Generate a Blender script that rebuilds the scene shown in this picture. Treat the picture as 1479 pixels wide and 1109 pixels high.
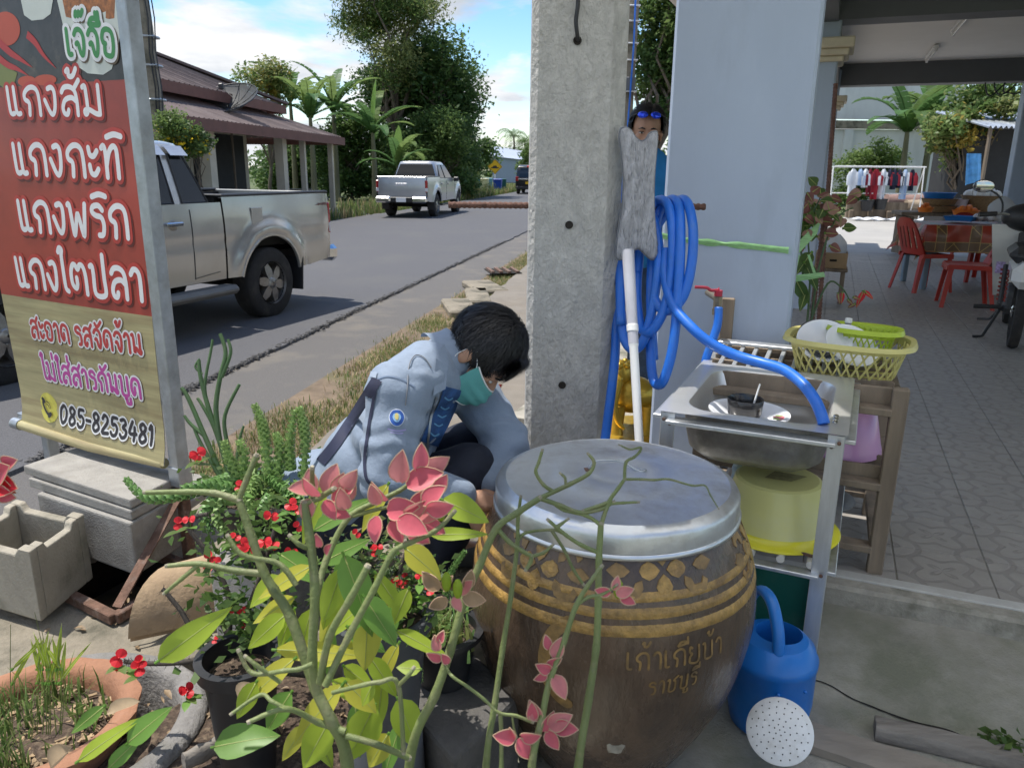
import bpy, math, random
import numpy as np
from mathutils import Vector, Matrix, noise as mnoise
from mathutils.geometry import tessellate_polygon
for _o in list(bpy.data.objects): bpy.data.objects.remove(_o)
SC = bpy.context.scene
COL = SC.collection
rnd = random.Random(7)
rad = math.radians
FPX = 1111.0
PITCH = math.atan((554.5-245)/FPX)
ROLL = 0.011
CAM = Vector((0, 0, 1.6))
_F = Vector((0, math.cos(PITCH), -math.sin(PITCH)))
_U0 = Vector((0, math.sin(PITCH), math.cos(PITCH)))
_R0 = Vector((1, 0, 0))
_R = _R0*math.cos(ROLL)+_U0*math.sin(ROLL)
_U = _U0*math.cos(ROLL)-_R0*math.sin(ROLL)
cd = bpy.data.cameras.new('camera'); cam = bpy.data.objects.new('camera', cd); COL.objects.link(cam)
cd.sensor_width = 36; cd.lens = FPX/1479*36; cd.clip_start = .02; cd.clip_end = 2000
cam.matrix_world = Matrix(((_R.x, _U.x, -_F.x, CAM.x), (_R.y, _U.y, -_F.y, CAM.y), (_R.z, _U.z, -_F.z, CAM.z), (0, 0, 0, 1)))
cd.dof.use_dof = True; cd.dof.focus_distance = 2.1; cd.dof.aperture_fstop = 13
SC.camera = cam
SUN_EL, SUN_AZ = rad(71), rad(-70)
W = bpy.data.worlds.new("World"); SC.world = W; W.use_nodes = True
nt = W.node_tree; nt.nodes.clear()
def wn(t, **k):
 n = nt.nodes.new(t)
 for a, b in k.items(): setattr(n, a, b)
 return n
out = wn('ShaderNodeOutputWorld'); sky = wn('ShaderNodeTexSky', sky_type='NISHITA')
sky.sun_disc = False; sky.sun_elevation = SUN_EL; sky.sun_rotation = SUN_AZ; sky.air_density = 1.0; sky.dust_density = .6; sky.ozone_density = 2
bg1 = wn('ShaderNodeBackground'); bg1.inputs[1].default_value = .082
bg2 = wn('ShaderNodeBackground')
tc = wn('ShaderNodeTexCoord'); sx = wn('ShaderNodeSeparateXYZ'); L = nt.links.new
L(tc.outputs['Generated'], sx.inputs[0])
mx = wn('ShaderNodeMath', operation='MAXIMUM'); mx.inputs[1].default_value = 0.0; L(sx.outputs[2], mx.inputs[0])
ad = wn('ShaderNodeMath', operation='ADD'); ad.inputs[1].default_value = .14; L(mx.outputs[0], ad.inputs[0])
dv = wn('ShaderNodeVectorMath', operation='DIVIDE'); L(tc.outputs['Generated'], dv.inputs[0])
cx = wn('ShaderNodeCombineXYZ'); cx.inputs[2].default_value = 1
L(ad.outputs[0], cx.inputs[0]); L(ad.outputs[0], cx.inputs[1]); L(cx.outputs[0], dv.inputs[1])
mp = wn('ShaderNodeMapping'); mp.inputs['Location'].default_value = (1.15, 2.1, 0); mp.inputs['Scale'].default_value = (.85, .85, 2.2)
L(dv.outputs[0], mp.inputs[0])
n1 = wn('ShaderNodeTexNoise'); n1.inputs['Scale'].default_value = .95; n1.inputs['Detail'].default_value = 11; n1.inputs['Roughness'].default_value = .56; n1.inputs['Distortion'].default_value = .25
L(mp.outputs[0], n1.inputs['Vector'])
cr = wn('ShaderNodeValToRGB'); cr.color_ramp.elements[0].position = .465; cr.color_ramp.elements[1].position = .545
L(n1.outputs[0], cr.inputs[0])
mp2 = wn('ShaderNodeMapping'); mp2.inputs['Location'].default_value = (1.22, 2.18, .16); mp2.inputs['Scale'].default_value = (.85, .85, 2.2); L(dv.outputs[0], mp2.inputs[0])
n2 = wn('ShaderNodeTexNoise'); n2.inputs['Scale'].default_value = 1.5; n2.inputs['Detail'].default_value = 8; n2.inputs['Roughness'].default_value = .6
L(mp2.outputs[0], n2.inputs['Vector'])
cc = wn('ShaderNodeValToRGB'); cc.color_ramp.elements[0].position = .36; cc.color_ramp.elements[0].color = (1, 1, 1, 1)
cc.color_ramp.elements[1].position = .72; cc.color_ramp.elements[1].color = (.50, .55, .63, 1)
L(n2.outputs[0], cc.inputs[0]); L(cc.outputs[0], bg2.inputs[0]); bg2.inputs[1].default_value = .41
ms = wn('ShaderNodeMixShader'); hs = wn('ShaderNodeHueSaturation'); hs.inputs['Saturation'].default_value = 1.3; hs.inputs['Value'].default_value = .95; L(sky.outputs[0], hs.inputs['Color']); L(hs.outputs[0], bg1.inputs[0]); L(cr.outputs[0], ms.inputs[0]); L(bg1.outputs[0], ms.inputs[1]); L(bg2.outputs[0], ms.inputs[2]); L(ms.outputs[0], out.inputs[0])
sd = bpy.data.lights.new('sun', 'SUN'); sun = bpy.data.objects.new('sun', sd); COL.objects.link(sun)
sd.energy = 2.0; sd.angle = rad(.55); sd.color = (1, .955, .88)
SUN_DIR = Vector((math.sin(SUN_AZ)*math.cos(SUN_EL), math.cos(SUN_AZ)*math.cos(SUN_EL), math.sin(SUN_EL)))
sun.rotation_euler = SUN_DIR.to_track_quat('Z', 'Y').to_euler(); sun.location = (0, 0, 30)
SC.view_settings.view_transform = 'Standard'; SC.view_settings.look = 'None'; SC.view_settings.exposure = 1.5; SC.view_settings.gamma = 1
SC.view_settings.use_curve_mapping = False
SC.cycles.max_bounces = 7; SC.cycles.transparent_max_bounces = 12; SC.cycles.use_denoising = True
SC.cycles.sample_clamp_indirect = 6
def ray(u, v): return _F+_R*((u-739.5)/FPX)-_U*((v-554.5)/FPX)
def pt(u, v, t): return CAM+ray(u, v)*t
def pz(u, v, z):
 d = ray(u, v); return CAM+d*((z-CAM.z)/d.z)
def py(u, v, y):
 d = ray(u, v); return CAM+d*(y/d.y)
WM = {}
def tagit(o, label=None, cat=None, group=None, kind=None):
 if label: o['label'] = label
 if cat: o['category'] = cat
 if group: o['group'] = group
 if kind: o['kind'] = kind
 return o
def thing(name, label, cat, loc=(0, 0, 0), rz=0, group=None, scale=1):
 o = bpy.data.objects.new(name, None); COL.objects.link(o); o.empty_display_size = .1
 M = Matrix.Translation(Vector(loc)) @ Matrix.Rotation(rz, 4, 'Z') @ Matrix.Scale(scale, 4)
 o.location = loc; o.rotation_euler = (0, 0, rz); o.scale = (scale,)*3
 WM[o.name] = M
 return tagit(o, label, cat, group)
def frame(z, x=None):
 z = Vector(z).normalized()
 x = Vector(x) if x is not None else (Vector((0, 0, 1)) if abs(z.z) < .9 else Vector((1, 0, 0)))
 x = (x-z*x.dot(z)).normalized(); y = z.cross(x)
 return x, y, z
class MB:
 def __init__(s): s.v = []; s.f = []; s.m = []
 def add(s, vs, fs, m=0):
  b = len(s.v); s.v.extend([tuple(p) for p in vs])
  for k, f in enumerate(fs): s.f.append(tuple(b+i for i in f)); s.m.append(m[k] if isinstance(m, (list, tuple)) else m)
  return s
 def box(s, c, d, R=None, m=0, taper=1.0):
  vs = []
  for z in (-.5, .5):
   k = taper if z > 0 else 1
   for x, y in ((-.5, -.5), (.5, -.5), (.5, .5), (-.5, .5)):
    p = Vector((x*d[0]*k, y*d[1]*k, z*d[2]))
    if R is not None: p = R @ p
    vs.append(p+Vector(c))
  return s.add(vs, [(3, 2, 1, 0), (4, 5, 6, 7), (0, 1, 5, 4), (1, 2, 6, 5), (2, 3, 7, 6), (3, 0, 4, 7)], m)
 def cbox(s, c, d, bev, R=None, m=0):
  hx, hy, hz = d[0]/2, d[1]/2, d[2]/2; b = min(bev, hx*.9, hy*.9, hz*.9); vs = []; idx = {}
  def V(p):
   k = tuple(round(q, 6) for q in p)
   if k not in idx:
    idx[k] = len(vs); q = Vector(p)
    if R is not None: q = R @ q
    vs.append(q+Vector(c))
   return idx[k]
  fs = []
  S = (-1, 1)
  P = lambda a, sx, sy, sz: V((sx*(hx-(0 if a == 0 else b)), sy*(hy-(0 if a == 1 else b)), sz*(hz-(0 if a == 2 else b))))
  for a in range(3):
   for sg in S:
    q = []
    for u, w in ((-1, -1), (1, -1), (1, 1), (-1, 1)):
     t = [0, 0, 0]; t[a] = sg; t[(a+1) % 3] = u; t[(a+2) % 3] = w; q.append(P(a, *t))
    fs.append(q if sg > 0 else q[::-1])
  for a in range(3):
   b1, c1 = (a+1) % 3, (a+2) % 3
   for u in S:
    for w in S:
     t = [0, 0, 0]; t[b1] = u; t[c1] = w; q = []
     t[a] = -1; q.append(P(b1, *t)); t[a] = 1; q.append(P(b1, *t)); q.append(P(c1, *t)); t[a] = -1; q.append(P(c1, *t))
     fs.append(q if u*w > 0 else q[::-1])
  for x in S:
   for y in S:
    for z in S:
     q = [P(0, x, y, z), P(1, x, y, z), P(2, x, y, z)]
     fs.append(q if x*y*z > 0 else q[::-1])
  return s.add(vs, fs, m)
 def beam(s, a, b, w, h, m=0, up=None, bev=0):
  a, b = Vector(a), Vector(b); x, y, z = frame(b-a, up)
  R = Matrix((y, x, z)).transposed()
  if bev: return s.cbox((a+b)/2, (w, h, (b-a).length), bev, R, m)
  return s.box((a+b)/2, (w, h, (b-a).length), R, m)
 def tube(s, pts, r, n=8, m=0, caps=True, squash=1.0):
  P = [Vector(p) for p in pts]; N = len(P)
  rs = r if isinstance(r, (list, tuple)) else [r]*N
  T = []
  for i in range(N):
   a = P[max(i-1, 0)]; b = P[min(i+1, N-1)]; d = b-a
   T.append(d.normalized() if d.length > 1e-9 else Vector((0, 0, 1)))
  x, y, z = frame(T[0]); vs = []; fs = []
  for i in range(N):
   x = (x-T[i]*x.dot(T[i])); x = x.normalized() if x.length > 1e-6 else frame(T[i])[0]; y = T[i].cross(x)
   for k in range(n):
    a = 2*math.pi*k/n; vs.append(P[i]+(x*math.cos(a)+y*math.sin(a)*squash)*rs[i])
  for i in range(N-1):
   for k in range(n): fs.append((i*n+k, i*n+(k+1) % n, (i+1)*n+(k+1) % n, (i+1)*n+k))
  if caps: fs.append(tuple(range(n-1, -1, -1))); fs.append(tuple((N-1)*n+k for k in range(n)))
  return s.add(vs, fs, m)
 def lathe(s, prof, n=32, c=(0, 0, 0), m=0, wob=None, axis=None, a0=0, a1=2*math.pi):
  vs = []; fs = []; full = abs(a1-a0-2*math.pi) < 1e-6; cols = n if full else n+1
  if axis is not None: X, Y, Z = frame(axis)
  for j, (r, z) in enumerate(prof):
   for k in range(cols):
    a = a0+(a1-a0)*k/n; q = r*(wob(a, j, z) if wob else 1)
    p = (q*math.cos(a), q*math.sin(a), z)
    p = X*p[0]+Y*p[1]+Z*p[2] if axis is not None else Vector(p)
    vs.append(p+Vector(c))
  for j in range(len(prof)-1):
   mm = m[j] if isinstance(m, (list, tuple)) else m
   for k in range(n):
    k2 = (k+1) % cols; s_ = (j*cols+k, j*cols+k2, (j+1)*cols+k2, (j+1)*cols+k)
    fs.append((s_, mm))
  return s.add(vs, [f for f, _ in fs], [q for _, q in fs])
 def disc(s, c, r, n=24, axis=(0, 0, 1), m=0):
  X, Y, Z = frame(axis); c = Vector(c)
  return s.add([c+X*r*math.cos(2*math.pi*k/n)+Y*r*math.sin(2*math.pi*k/n) for k in range(n)], [tuple(range(n))], m)
 def ball(s, c, r, n=12, k=8, m=0, R=None):
  r = (r, r, r) if not isinstance(r, (tuple, list)) else r; vs = []; fs = []
  for j in range(k+1):
   b = math.pi*j/k
   for i in range(n):
    a = 2*math.pi*i/n; p = Vector((r[0]*math.sin(b)*math.cos(a), r[1]*math.sin(b)*math.sin(a), -r[2]*math.cos(b)))
    if R is not None: p = R @ p
    vs.append(p+Vector(c))
  for j in range(k):
   for i in range(n): fs.append((j*n+i, j*n+(i+1) % n, (j+1)*n+(i+1) % n, (j+1)*n+i))
  return s.add(vs, fs, m)
 def grid(s, fn, nu, nv, m=0, flip=False):
  vs = [fn(i/nu, j/nv) for j in range(nv+1) for i in range(nu+1)]; fs = []
  for j in range(nv):
   for i in range(nu):
    q = (j*(nu+1)+i, j*(nu+1)+i+1, (j+1)*(nu+1)+i+1, (j+1)*(nu+1)+i); fs.append(q[::-1] if flip else q)
  return s.add(vs, fs, m)
 def prism(s, poly, fn0, fn1, m=0, mside=None):
  n = len(poly); vs = [Vector(fn0(*p)) for p in poly]+[Vector(fn1(*p)) for p in poly]
  tr = tessellate_polygon([[Vector((p[0], p[1], 0)) for p in poly]])
  area = sum(poly[i][0]*poly[(i+1) % n][1]-poly[(i+1) % n][0]*poly[i][1] for i in range(n))
  fs = []; ms = []
  for t in tr:
   a, b, c = t
   A = (poly[b][0]-poly[a][0])*(poly[c][1]-poly[a][1])-(poly[b][1]-poly[a][1])*(poly[c][0]-poly[a][0])
   if A < 0: a, b, c = a, c, b
   fs.append((n+a, n+b, n+c)); fs.append((c, b, a)); ms += [m, m]
  for i in range(n):
   j = (i+1) % n; q = (i, j, n+j, n+i); fs.append(q if area > 0 else q[::-1]); ms.append(m if mside is None else mside)
  return s.add(vs, fs, ms)
 def leaf(s, base, d, up, L, w, droop=.2, fold=.15, m=0, n=5, tip=1.0, shape=None, wave=0):
  base = Vector(base); d = Vector(d).normalized(); sd = d.cross(Vector(up)); sd = sd.normalized() if sd.length > 1e-5 else frame(d)[0]
  nn = sd.cross(d); vs = []; fs = []
  for i in range(n+1):
   t = i/n; ww = w*.5*(shape(t) if shape else math.sin(math.pi*min(1, t**.8*.97+.03))**.8)
   c = base+d*(L*t)-nn*(droop*L*t*t); wv = wave*L*math.sin(t*9)
   vs += [c-sd*ww+nn*(fold*ww+wv), c, c+sd*ww+nn*(fold*ww-wv)]
  for i in range(n):
   a = i*3; fs += [(a, a+1, a+4, a+3), (a+1, a+2, a+5, a+4)]
  return s.add(vs, fs, m)
 def build(s, name, mats, parent=None, local=False, smooth=35, label=None, cat=None, group=None, kind=None, bevel=0, sub=0, loc=None):
  V = np.array(s.v, dtype=np.float64) if s.v else np.zeros((0, 3))
  me = bpy.data.meshes.new(name)
  o = bpy.data.objects.new(name, me)
  if parent is not None:
   Mp = WM.get(parent.name, Matrix.Identity(4)); WM[o.name] = Mp
   if not local:
    A = np.array(Mp.inverted()); V = V @ A[:3, :3].T + A[:3, 3]
   o.parent = parent
  else:
   if loc is None: loc = ((V[:, 0].min()+V[:, 0].max())/2, (V[:, 1].min()+V[:, 1].max())/2, V[:, 2].min())
   V = V-np.array(loc); o.location = loc; WM[o.name] = Matrix.Translation(Vector(loc))
  me.from_pydata([tuple(p) for p in V], [], s.f)
  mats = mats if isinstance(mats, (list, tuple)) else [mats]
  for q in mats: me.materials.append(q)
  if len(mats) > 1: me.polygons.foreach_set('material_index', s.m)
  if smooth:
   me.polygons.foreach_set('use_smooth', [True]*len(me.polygons))
   if smooth < 180: me.set_sharp_from_angle(angle=rad(smooth))
  me.update()
  COL.objects.link(o)
  if bevel:
   b = o.modifiers.new('bevel', 'BEVEL'); b.width = bevel; b.segments = 2; b.limit_method = 'ANGLE'
  if sub:
   b = o.modifiers.new('sub', 'SUBSURF'); b.levels = sub; b.render_levels = sub
  return tagit(o, label, cat, group, kind)
def raw(name, V, Fq, mats, parent=None, mi=None, smooth=False, kind=None, label=None, cat=None, group=None, loc=None):
 """numpy verts (N,3) + quads (M,4) or tris, world coordinates"""
 V = np.asarray(V, dtype=np.float32); Fq = np.asarray(Fq, dtype=np.int32); k = Fq.shape[1]
 me = bpy.data.meshes.new(name); o = bpy.data.objects.new(name, me)
 if parent is not None:
  Mp = WM.get(parent.name, Matrix.Identity(4)); WM[o.name] = Mp; A = np.array(Mp.inverted()); V = V @ A[:3, :3].T+A[:3, 3]; o.parent = parent
 elif loc is not None:
  V = V-np.array(loc); o.location = loc; WM[o.name] = Matrix.Translation(Vector(loc))
 me.vertices.add(len(V)); me.vertices.foreach_set('co', np.ascontiguousarray(V, dtype=np.float32).ravel())
 me.loops.add(Fq.size); me.loops.foreach_set('vertex_index', Fq.ravel())
 me.polygons.add(len(Fq)); me.polygons.foreach_set('loop_start', np.arange(0, Fq.size, k, dtype=np.int32))
 mats = mats if isinstance(mats, (list, tuple)) else [mats]
 for q in mats: me.materials.append(q)
 if mi is not None: me.polygons.foreach_set('material_index', np.asarray(mi, dtype=np.int32))
 if smooth: me.polygons.foreach_set('use_smooth', np.ones(len(Fq), dtype=bool))
 me.update(calc_edges=True); me.validate()
 COL.objects.link(o)
 return tagit(o, label, cat, group, kind)
def copy_part(o, parent=None, loc=None, rot=None, scale=None):
 c = o.copy(); COL.objects.link(c)
 if parent is not None: c.parent = parent
 if loc is not None: c.location = loc
 if rot is not None: c.rotation_euler = rot
 if scale is not None: c.scale = scale
 return c
def copy_tree(o, loc, rz=0, label=None, scale=None):
 r = o.copy(); COL.objects.link(r); r.location = loc; r.rotation_euler = (0, 0, rz)
 if scale: r.scale = (scale,)*3
 if label: r['label'] = label
 for ch in list(o.children):
  c = ch.copy(); COL.objects.link(c); c.parent = r
  for g in list(ch.children):
   d = g.copy(); COL.objects.link(d); d.parent = c
 return r
def spline(pts, k=6):
 P = [Vector(p) for p in pts]; out = []
 if len(P) < 3: return P
 for i in range(len(P)-1):
  a = P[max(i-1, 0)]; b = P[i]; c = P[i+1]; d = P[min(i+2, len(P)-1)]
  for j in range(k):
   t = j/k
   out.append(.5*((2*b)+(c-a)*t+(2*a-5*b+4*c-d)*t*t+(3*b-a-3*c+d)*t**3))
 out.append(P[-1]); return out
MATS = {}
def mat(name, col, rough=.6, metal=0, var=.12, scale=7, bump=0., bscale=40, dirt=None, dscale=3, damt=.5, spec=.5, trans=0, coat=0, detail=6, stretch=None, dirt_lo=.5, dirt_hi=.68, rvar=0, alpha=None, sheen=0, coords='Object', bump2=0, b2scale=6):
 if name in MATS: return MATS[name]
 m = bpy.data.materials.new(name); m.use_nodes = True; MATS[name] = m
 t = m.node_tree; N = t.nodes; b = N['Principled BSDF']; lk = t.links.new
 b.inputs['Roughness'].default_value = rough; b.inputs['Metallic'].default_value = metal; b.inputs['Specular IOR Level'].default_value = spec
 if coat: b.inputs['Coat Weight'].default_value = coat; b.inputs['Coat Roughness'].default_value = .06
 if sheen: b.inputs['Sheen Weight'].default_value = sheen
 tc = N.new('ShaderNodeTexCoord'); vec = tc.outputs[coords]
 if stretch:
  mp = N.new('ShaderNodeMapping'); mp.inputs['Scale'].default_value = stretch; lk(vec, mp.inputs[0]); vec = mp.outputs[0]
 def noise(sc, de=6, ro=.6):
  n = N.new('ShaderNodeTexNoise'); n.inputs['Scale'].default_value = sc; n.inputs['Detail'].default_value = de; n.inputs['Roughness'].default_value = ro; lk(vec, n.inputs['Vector']); return n
 c3 = tuple(col[:3])
 lo = tuple(max(0, c*(1-var)) for c in c3)+(1,); hi = tuple(min(1, c*(1+var)) for c in c3)+(1,)
 n = noise(scale, detail, .62)
 rp = N.new('ShaderNodeValToRGB'); rp.color_ramp.elements[0].position = .3; rp.color_ramp.elements[0].color = lo; rp.color_ramp.elements[1].position = .7; rp.color_ramp.elements[1].color = hi
 lk(n.outputs[0], rp.inputs[0]); cs = rp.outputs[0]
 if dirt is not None:
  nd = noise(dscale, 8, .65); r2 = N.new('ShaderNodeValToRGB'); r2.color_ramp.elements[0].position = dirt_lo; r2.color_ramp.elements[1].position = dirt_hi
  r2.color_ramp.elements[1].color = (damt,)*3+(1,)
  lk(nd.outputs[0], r2.inputs[0]); mxn = N.new('ShaderNodeMix'); mxn.data_type = 'RGBA'; lk(r2.outputs[0], mxn.inputs[0]); lk(cs, mxn.inputs[6]); mxn.inputs[7].default_value = tuple(dirt)+(1,); cs = mxn.outputs[2]
 lk(cs, b.inputs['Base Color'])
 if rvar:
  mr = N.new('ShaderNodeMapRange'); mr.inputs[3].default_value = max(0, rough-rvar); mr.inputs[4].default_value = min(1, rough+rvar); lk(n.outputs[0], mr.inputs[0]); lk(mr.outputs[0], b.inputs['Roughness'])
 nrm = None
 if bump:
  nb = noise(bscale, 5, .6); bp = N.new('ShaderNodeBump'); bp.inputs['Strength'].default_value = min(1, bump); bp.inputs['Distance'].default_value = .01*max(1, bump)
  lk(nb.outputs[0], bp.inputs['Height']); nrm = bp.outputs[0]
 if bump2:
  nb = noise(b2scale, 3, .5); bp2 = N.new('ShaderNodeBump'); bp2.inputs['Strength'].default_value = bump2; bp2.inputs['Distance'].default_value = .03
  lk(nb.outputs[0], bp2.inputs['Height'])
  if nrm: lk(nrm, bp2.inputs['Normal'])
  nrm = bp2.outputs[0]
 if nrm: lk(nrm, b.inputs['Normal'])
 if trans:
  tr = N.new('ShaderNodeBsdfTranslucent'); mm = N.new('ShaderNodeMixShader'); mm.inputs[0].default_value = trans
  g = N.new('ShaderNodeGamma'); g.inputs[1].default_value = .8; lk(cs, g.inputs[0]); lk(g.outputs[0], tr.inputs[0])
  if nrm: lk(nrm, tr.inputs['Normal'])
  o = N['Material Output']; lk(b.outputs[0], mm.inputs[1]); lk(tr.outputs[0], mm.inputs[2]); lk(mm.outputs[0], o.inputs[0])
 if alpha is not None: b.inputs['Alpha'].default_value = alpha
 return m
def glass_mat(name, col, alpha=.35, rough=.03):
 m = mat(name, col, rough, var=.02, spec=.8); m.node_tree.nodes['Principled BSDF'].inputs['Alpha'].default_value = alpha; return m
# ================================================================== MATERIALS
m_asph = mat('asphalt', (.098, .097, .102), .82, var=.42, scale=130, bump=.5, bscale=160, dirt=(.125, .121, .113), dscale=.7, damt=.5, spec=.35)
m_asph2 = mat('asphalt_shoulder', (.115, .108, .102), .9, var=.35, scale=110, bump=.6, bscale=120, dirt=(.2, .175, .14), dscale=1.6, damt=.6)
m_rubble = mat('broken_asphalt', (.10, .096, .093), .95, var=.5, scale=60, bump=.8, bscale=90)
m_earth = mat('earth', (.17, .125, .085), .95, var=.35, scale=6, bump=.8, bscale=50, dirt=(.09, .1, .035), dscale=2, damt=.6)
m_grassland = mat('field_grass', (.075, .10, .03), .95, var=.45, scale=1.5, bump=.6, bscale=30, dirt=(.16, .13, .07), dscale=.5, damt=.6)
m_pave = mat('concrete_pavement', (.20, .177, .148), .88, var=.13, scale=4, bump=.35, bscale=140, dirt=(.17, .14, .105), dscale=1.8, damt=.6)
m_yard = mat('yard_concrete', (.33, .31, .265), .9, var=.22, scale=5, bump=.45, bscale=120, dirt=(.17, .175, .12), dscale=2.2, damt=.85, dirt_lo=.44, dirt_hi=.62)
m_kerb = mat('kerb_concrete', (.36, .335, .285), .9, var=.2, scale=14, bump=.5, bscale=90, dirt=(.08, .085, .05), dscale=6, damt=.7)
m_conc = mat('concrete_block', (.33, .315, .29), .92, var=.16, scale=12, bump=.75, bscale=150, dirt=(.17, .155, .125), dscale=4, damt=.6)
m_conc_old = mat('old_concrete', (.27, .235, .18), .95, var=.28, scale=9, bump=.8, bscale=60, dirt=(.05, .05, .035), dscale=4.5, damt=.8, dirt_lo=.46, dirt_hi=.64)
m_trough = mat('stained_concrete', (.34, .31, .25), .93, var=.18, scale=10, bump=.5, bscale=90, dirt=(.11, .105, .075), dscale=5, damt=.7)
m_pole = mat('cast_concrete', (.47, .46, .44), .95, var=.16, scale=30, bump=.9, bscale=80, dirt=(.38, .37, .35), dscale=14, damt=.6, stretch=(1, 1, .6), bump2=.22, b2scale=40)
m_wall = mat('blue_grey_paint', (.41, .48, .60), .55, var=.035, scale=3, bump=.12, bscale=45, dirt=(.31, .355, .44), dscale=2.4, damt=.6, stretch=(1, 1, .3))
m_wall_d = mat('grey_trim_paint', (.25, .28, .335), .55, var=.05, scale=3, bump=.1, bscale=45)
m_beam = mat('dark_grey_beam_paint', (.13, .137, .15), .6, var=.06, scale=2, bump=.1, bscale=30)
m_ceil = mat('white_ceiling_paint', (.84, .83, .80), .8, var=.03, scale=2)
m_cream = mat('cream_paint', (.66, .58, .43), .6, var=.08, scale=5, dirt=(.4, .34, .25), dscale=3, damt=.4)
m_steel = mat('galvanised_steel', (.40, .43, .46), .42, metal=.75, var=.2, scale=18, bump=.12, bscale=60, dirt=(.3, .3, .29), dscale=8, damt=.6, rvar=.1)
m_alu = mat('aluminium', (.62, .64, .66), .38, metal=.75, var=.1, scale=30, bump=.1, bscale=80, stretch=(1, 1, .15), dirt=(.36, .36, .35), dscale=9, damt=.5)
m_inox = mat('stainless_steel', (.74, .74, .73), .34, metal=.72, var=.08, scale=8, dirt=(.58, .56, .52), dscale=4, damt=.5, rvar=.08)
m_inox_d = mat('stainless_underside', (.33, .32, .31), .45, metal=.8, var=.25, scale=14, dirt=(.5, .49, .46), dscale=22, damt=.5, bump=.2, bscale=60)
m_lid = mat('tin_lid', (.70, .72, .74), .38, metal=.85, var=.16, scale=5, bump=.25, bscale=14, dirt=(.42, .40, .37), dscale=5, damt=.85, rvar=.12, bump2=.35, b2scale=5)
m_rust = mat('rusty_steel', (.15, .085, .06), .85, metal=.2, var=.4, scale=30, bump=.5, bscale=90, dirt=(.34, .29, .25), dscale=11, damt=.6)
m_rebar = mat('rusty_rebar', (.13, .065, .048), .85, var=.35, scale=60, bump=.4, bscale=120)
m_black = mat('black_plastic', (.018, .019, .022), .45, var=.2, scale=12, dirt=(.07, .065, .06), dscale=5, damt=.5)
m_pit = mat('recess_shade', (.02, .017, .014), 1, var=.5, scale=30, bump=.6, bscale=40)  # near-black holds the shade inside pits and holes; also fills cracks
m_soil = mat('potting_soil', (.07, .048, .034), 1, var=.6, scale=70, bump=1, bscale=60, dirt=(.2, .15, .1), dscale=60, damt=.8)
m_terra = mat('terracotta', (.31, .15, .085), .85, var=.2, scale=10, bump=.4, bscale=70, dirt=(.25, .16, .115), dscale=5, damt=.7)
m_wood = mat('weathered_wood', (.235, .185, .135), .85, var=.3, scale=9, bump=.5, bscale=30, stretch=(1, 1, .12), dirt=(.1, .075, .055), dscale=6, damt=.7)
m_wood_g = mat('grey_driftwood', (.24, .215, .185), .9, var=.3, scale=14, bump=.8, bscale=36, stretch=(.1, 1, 1), dirt=(.075, .062, .05), dscale=9, damt=.8)
m_blue = mat('blue_hose_plastic', (.014, .14, .60), .38, var=.12, scale=9, spec=.5, dirt=(.05, .17, .48), dscale=14, damt=.5)
m_rooftile = mat('roof_sheet', (.135, .10, .092), .85, var=.22, scale=2.2, bump=.3, bscale=20, dirt=(.2, .16, .145), dscale=.8, damt=.7)
m_fascia = mat('red_brown_fascia', (.16, .065, .048), .7, var=.15, scale=3)
m_stem_dark = mat('bark', (.12, .095, .07), .9, var=.35, scale=8, bump=.7, bscale=20, stretch=(1, 1, .3))
def leafmat(n, c, tr=.45, var=.35, sc=3.0, rough=.5): return mat(n, c, rough, var=var, scale=sc, trans=tr, spec=.35)
m_l_dark = leafmat('dark_foliage', (.055, .11, .028)); m_l_mid = leafmat('mid_foliage', (.08, .14, .032)); m_l_lite = leafmat('light_foliage', (.13, .20, .05))
m_l_olive = leafmat('olive_foliage', (.21, .24, .075)); m_l_yel = leafmat('yellow_leaf', (.36, .27, .05))
m_ban = leafmat('banana_leaf', (.07, .15, .04), .35, .3, 2); m_ban_y = leafmat('young_banana_leaf', (.17, .29, .06), .45, .2, 2)
m_bark_ban = mat('banana_stem', (.14, .13, .075), .8, var=.35, scale=6, stretch=(1, 1, .2), bump=.4, bscale=20)
m_white_paint = mat('white_paint', (.78, .78, .77), .5, var=.04, scale=4)
m_wallwhite = mat('old_white_wall', (.62, .63, .62), .85, var=.08, scale=1.2, dirt=(.38, .385, .37), dscale=.5, damt=.6, stretch=(1, 1, .35))
# ================================================================== GROUND AND ROAD
def sheet(name, poly, z, m, label=None, thick=.0):
 b = MB()
 b.prism([(p[0], p[1]) for p in poly], lambda x, y: (x, y, z-max(thick, .03)), lambda x, y: (x, y, z))
 return b.build(name, m, smooth=0, kind='structure')
b = MB(); b.grid(lambda u, v: Vector((-700+1400*u, -300+1500*v, -.06)), 20, 20); b.build('ground', m_grassland, smooth=0, kind='structure', loc=(0, 0, -.06))
def roadx(y):
 if y < 22: return -2.43+(y-5.48)*.1785
 return .52+(y-22)*.172-max(0, y-45)**2*.0012
def edge_noise(y, a=.05): return a*mnoise.noise(Vector((y*2.3, 1.7, 0)))+a*.6*mnoise.noise(Vector((y*8.1, 4.2, 0)))
ys = [-25+i*.125 for i in range(440)]+[30+i*2.5 for i in range(60)]
b = MB(); vs = []; fs = []
for i, y in enumerate(ys):
 x1 = roadx(y)+edge_noise(y)*(1 if y < 30 else 0); x0 = roadx(y)-6.55
 for x, z in ((x0, 0), (x1-2.2, .03), (x1-.12, .012), (x1, .004), (x1+.015, -.05)): vs.append((x, y, z))
 if i:
  for k in range(4): fs.append((5*(i-1)+k, 5*(i-1)+k+1, 5*i+k+1, 5*i+k))
b.add(vs, fs); b.build('road', m_asph, smooth=60, kind='structure')
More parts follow.
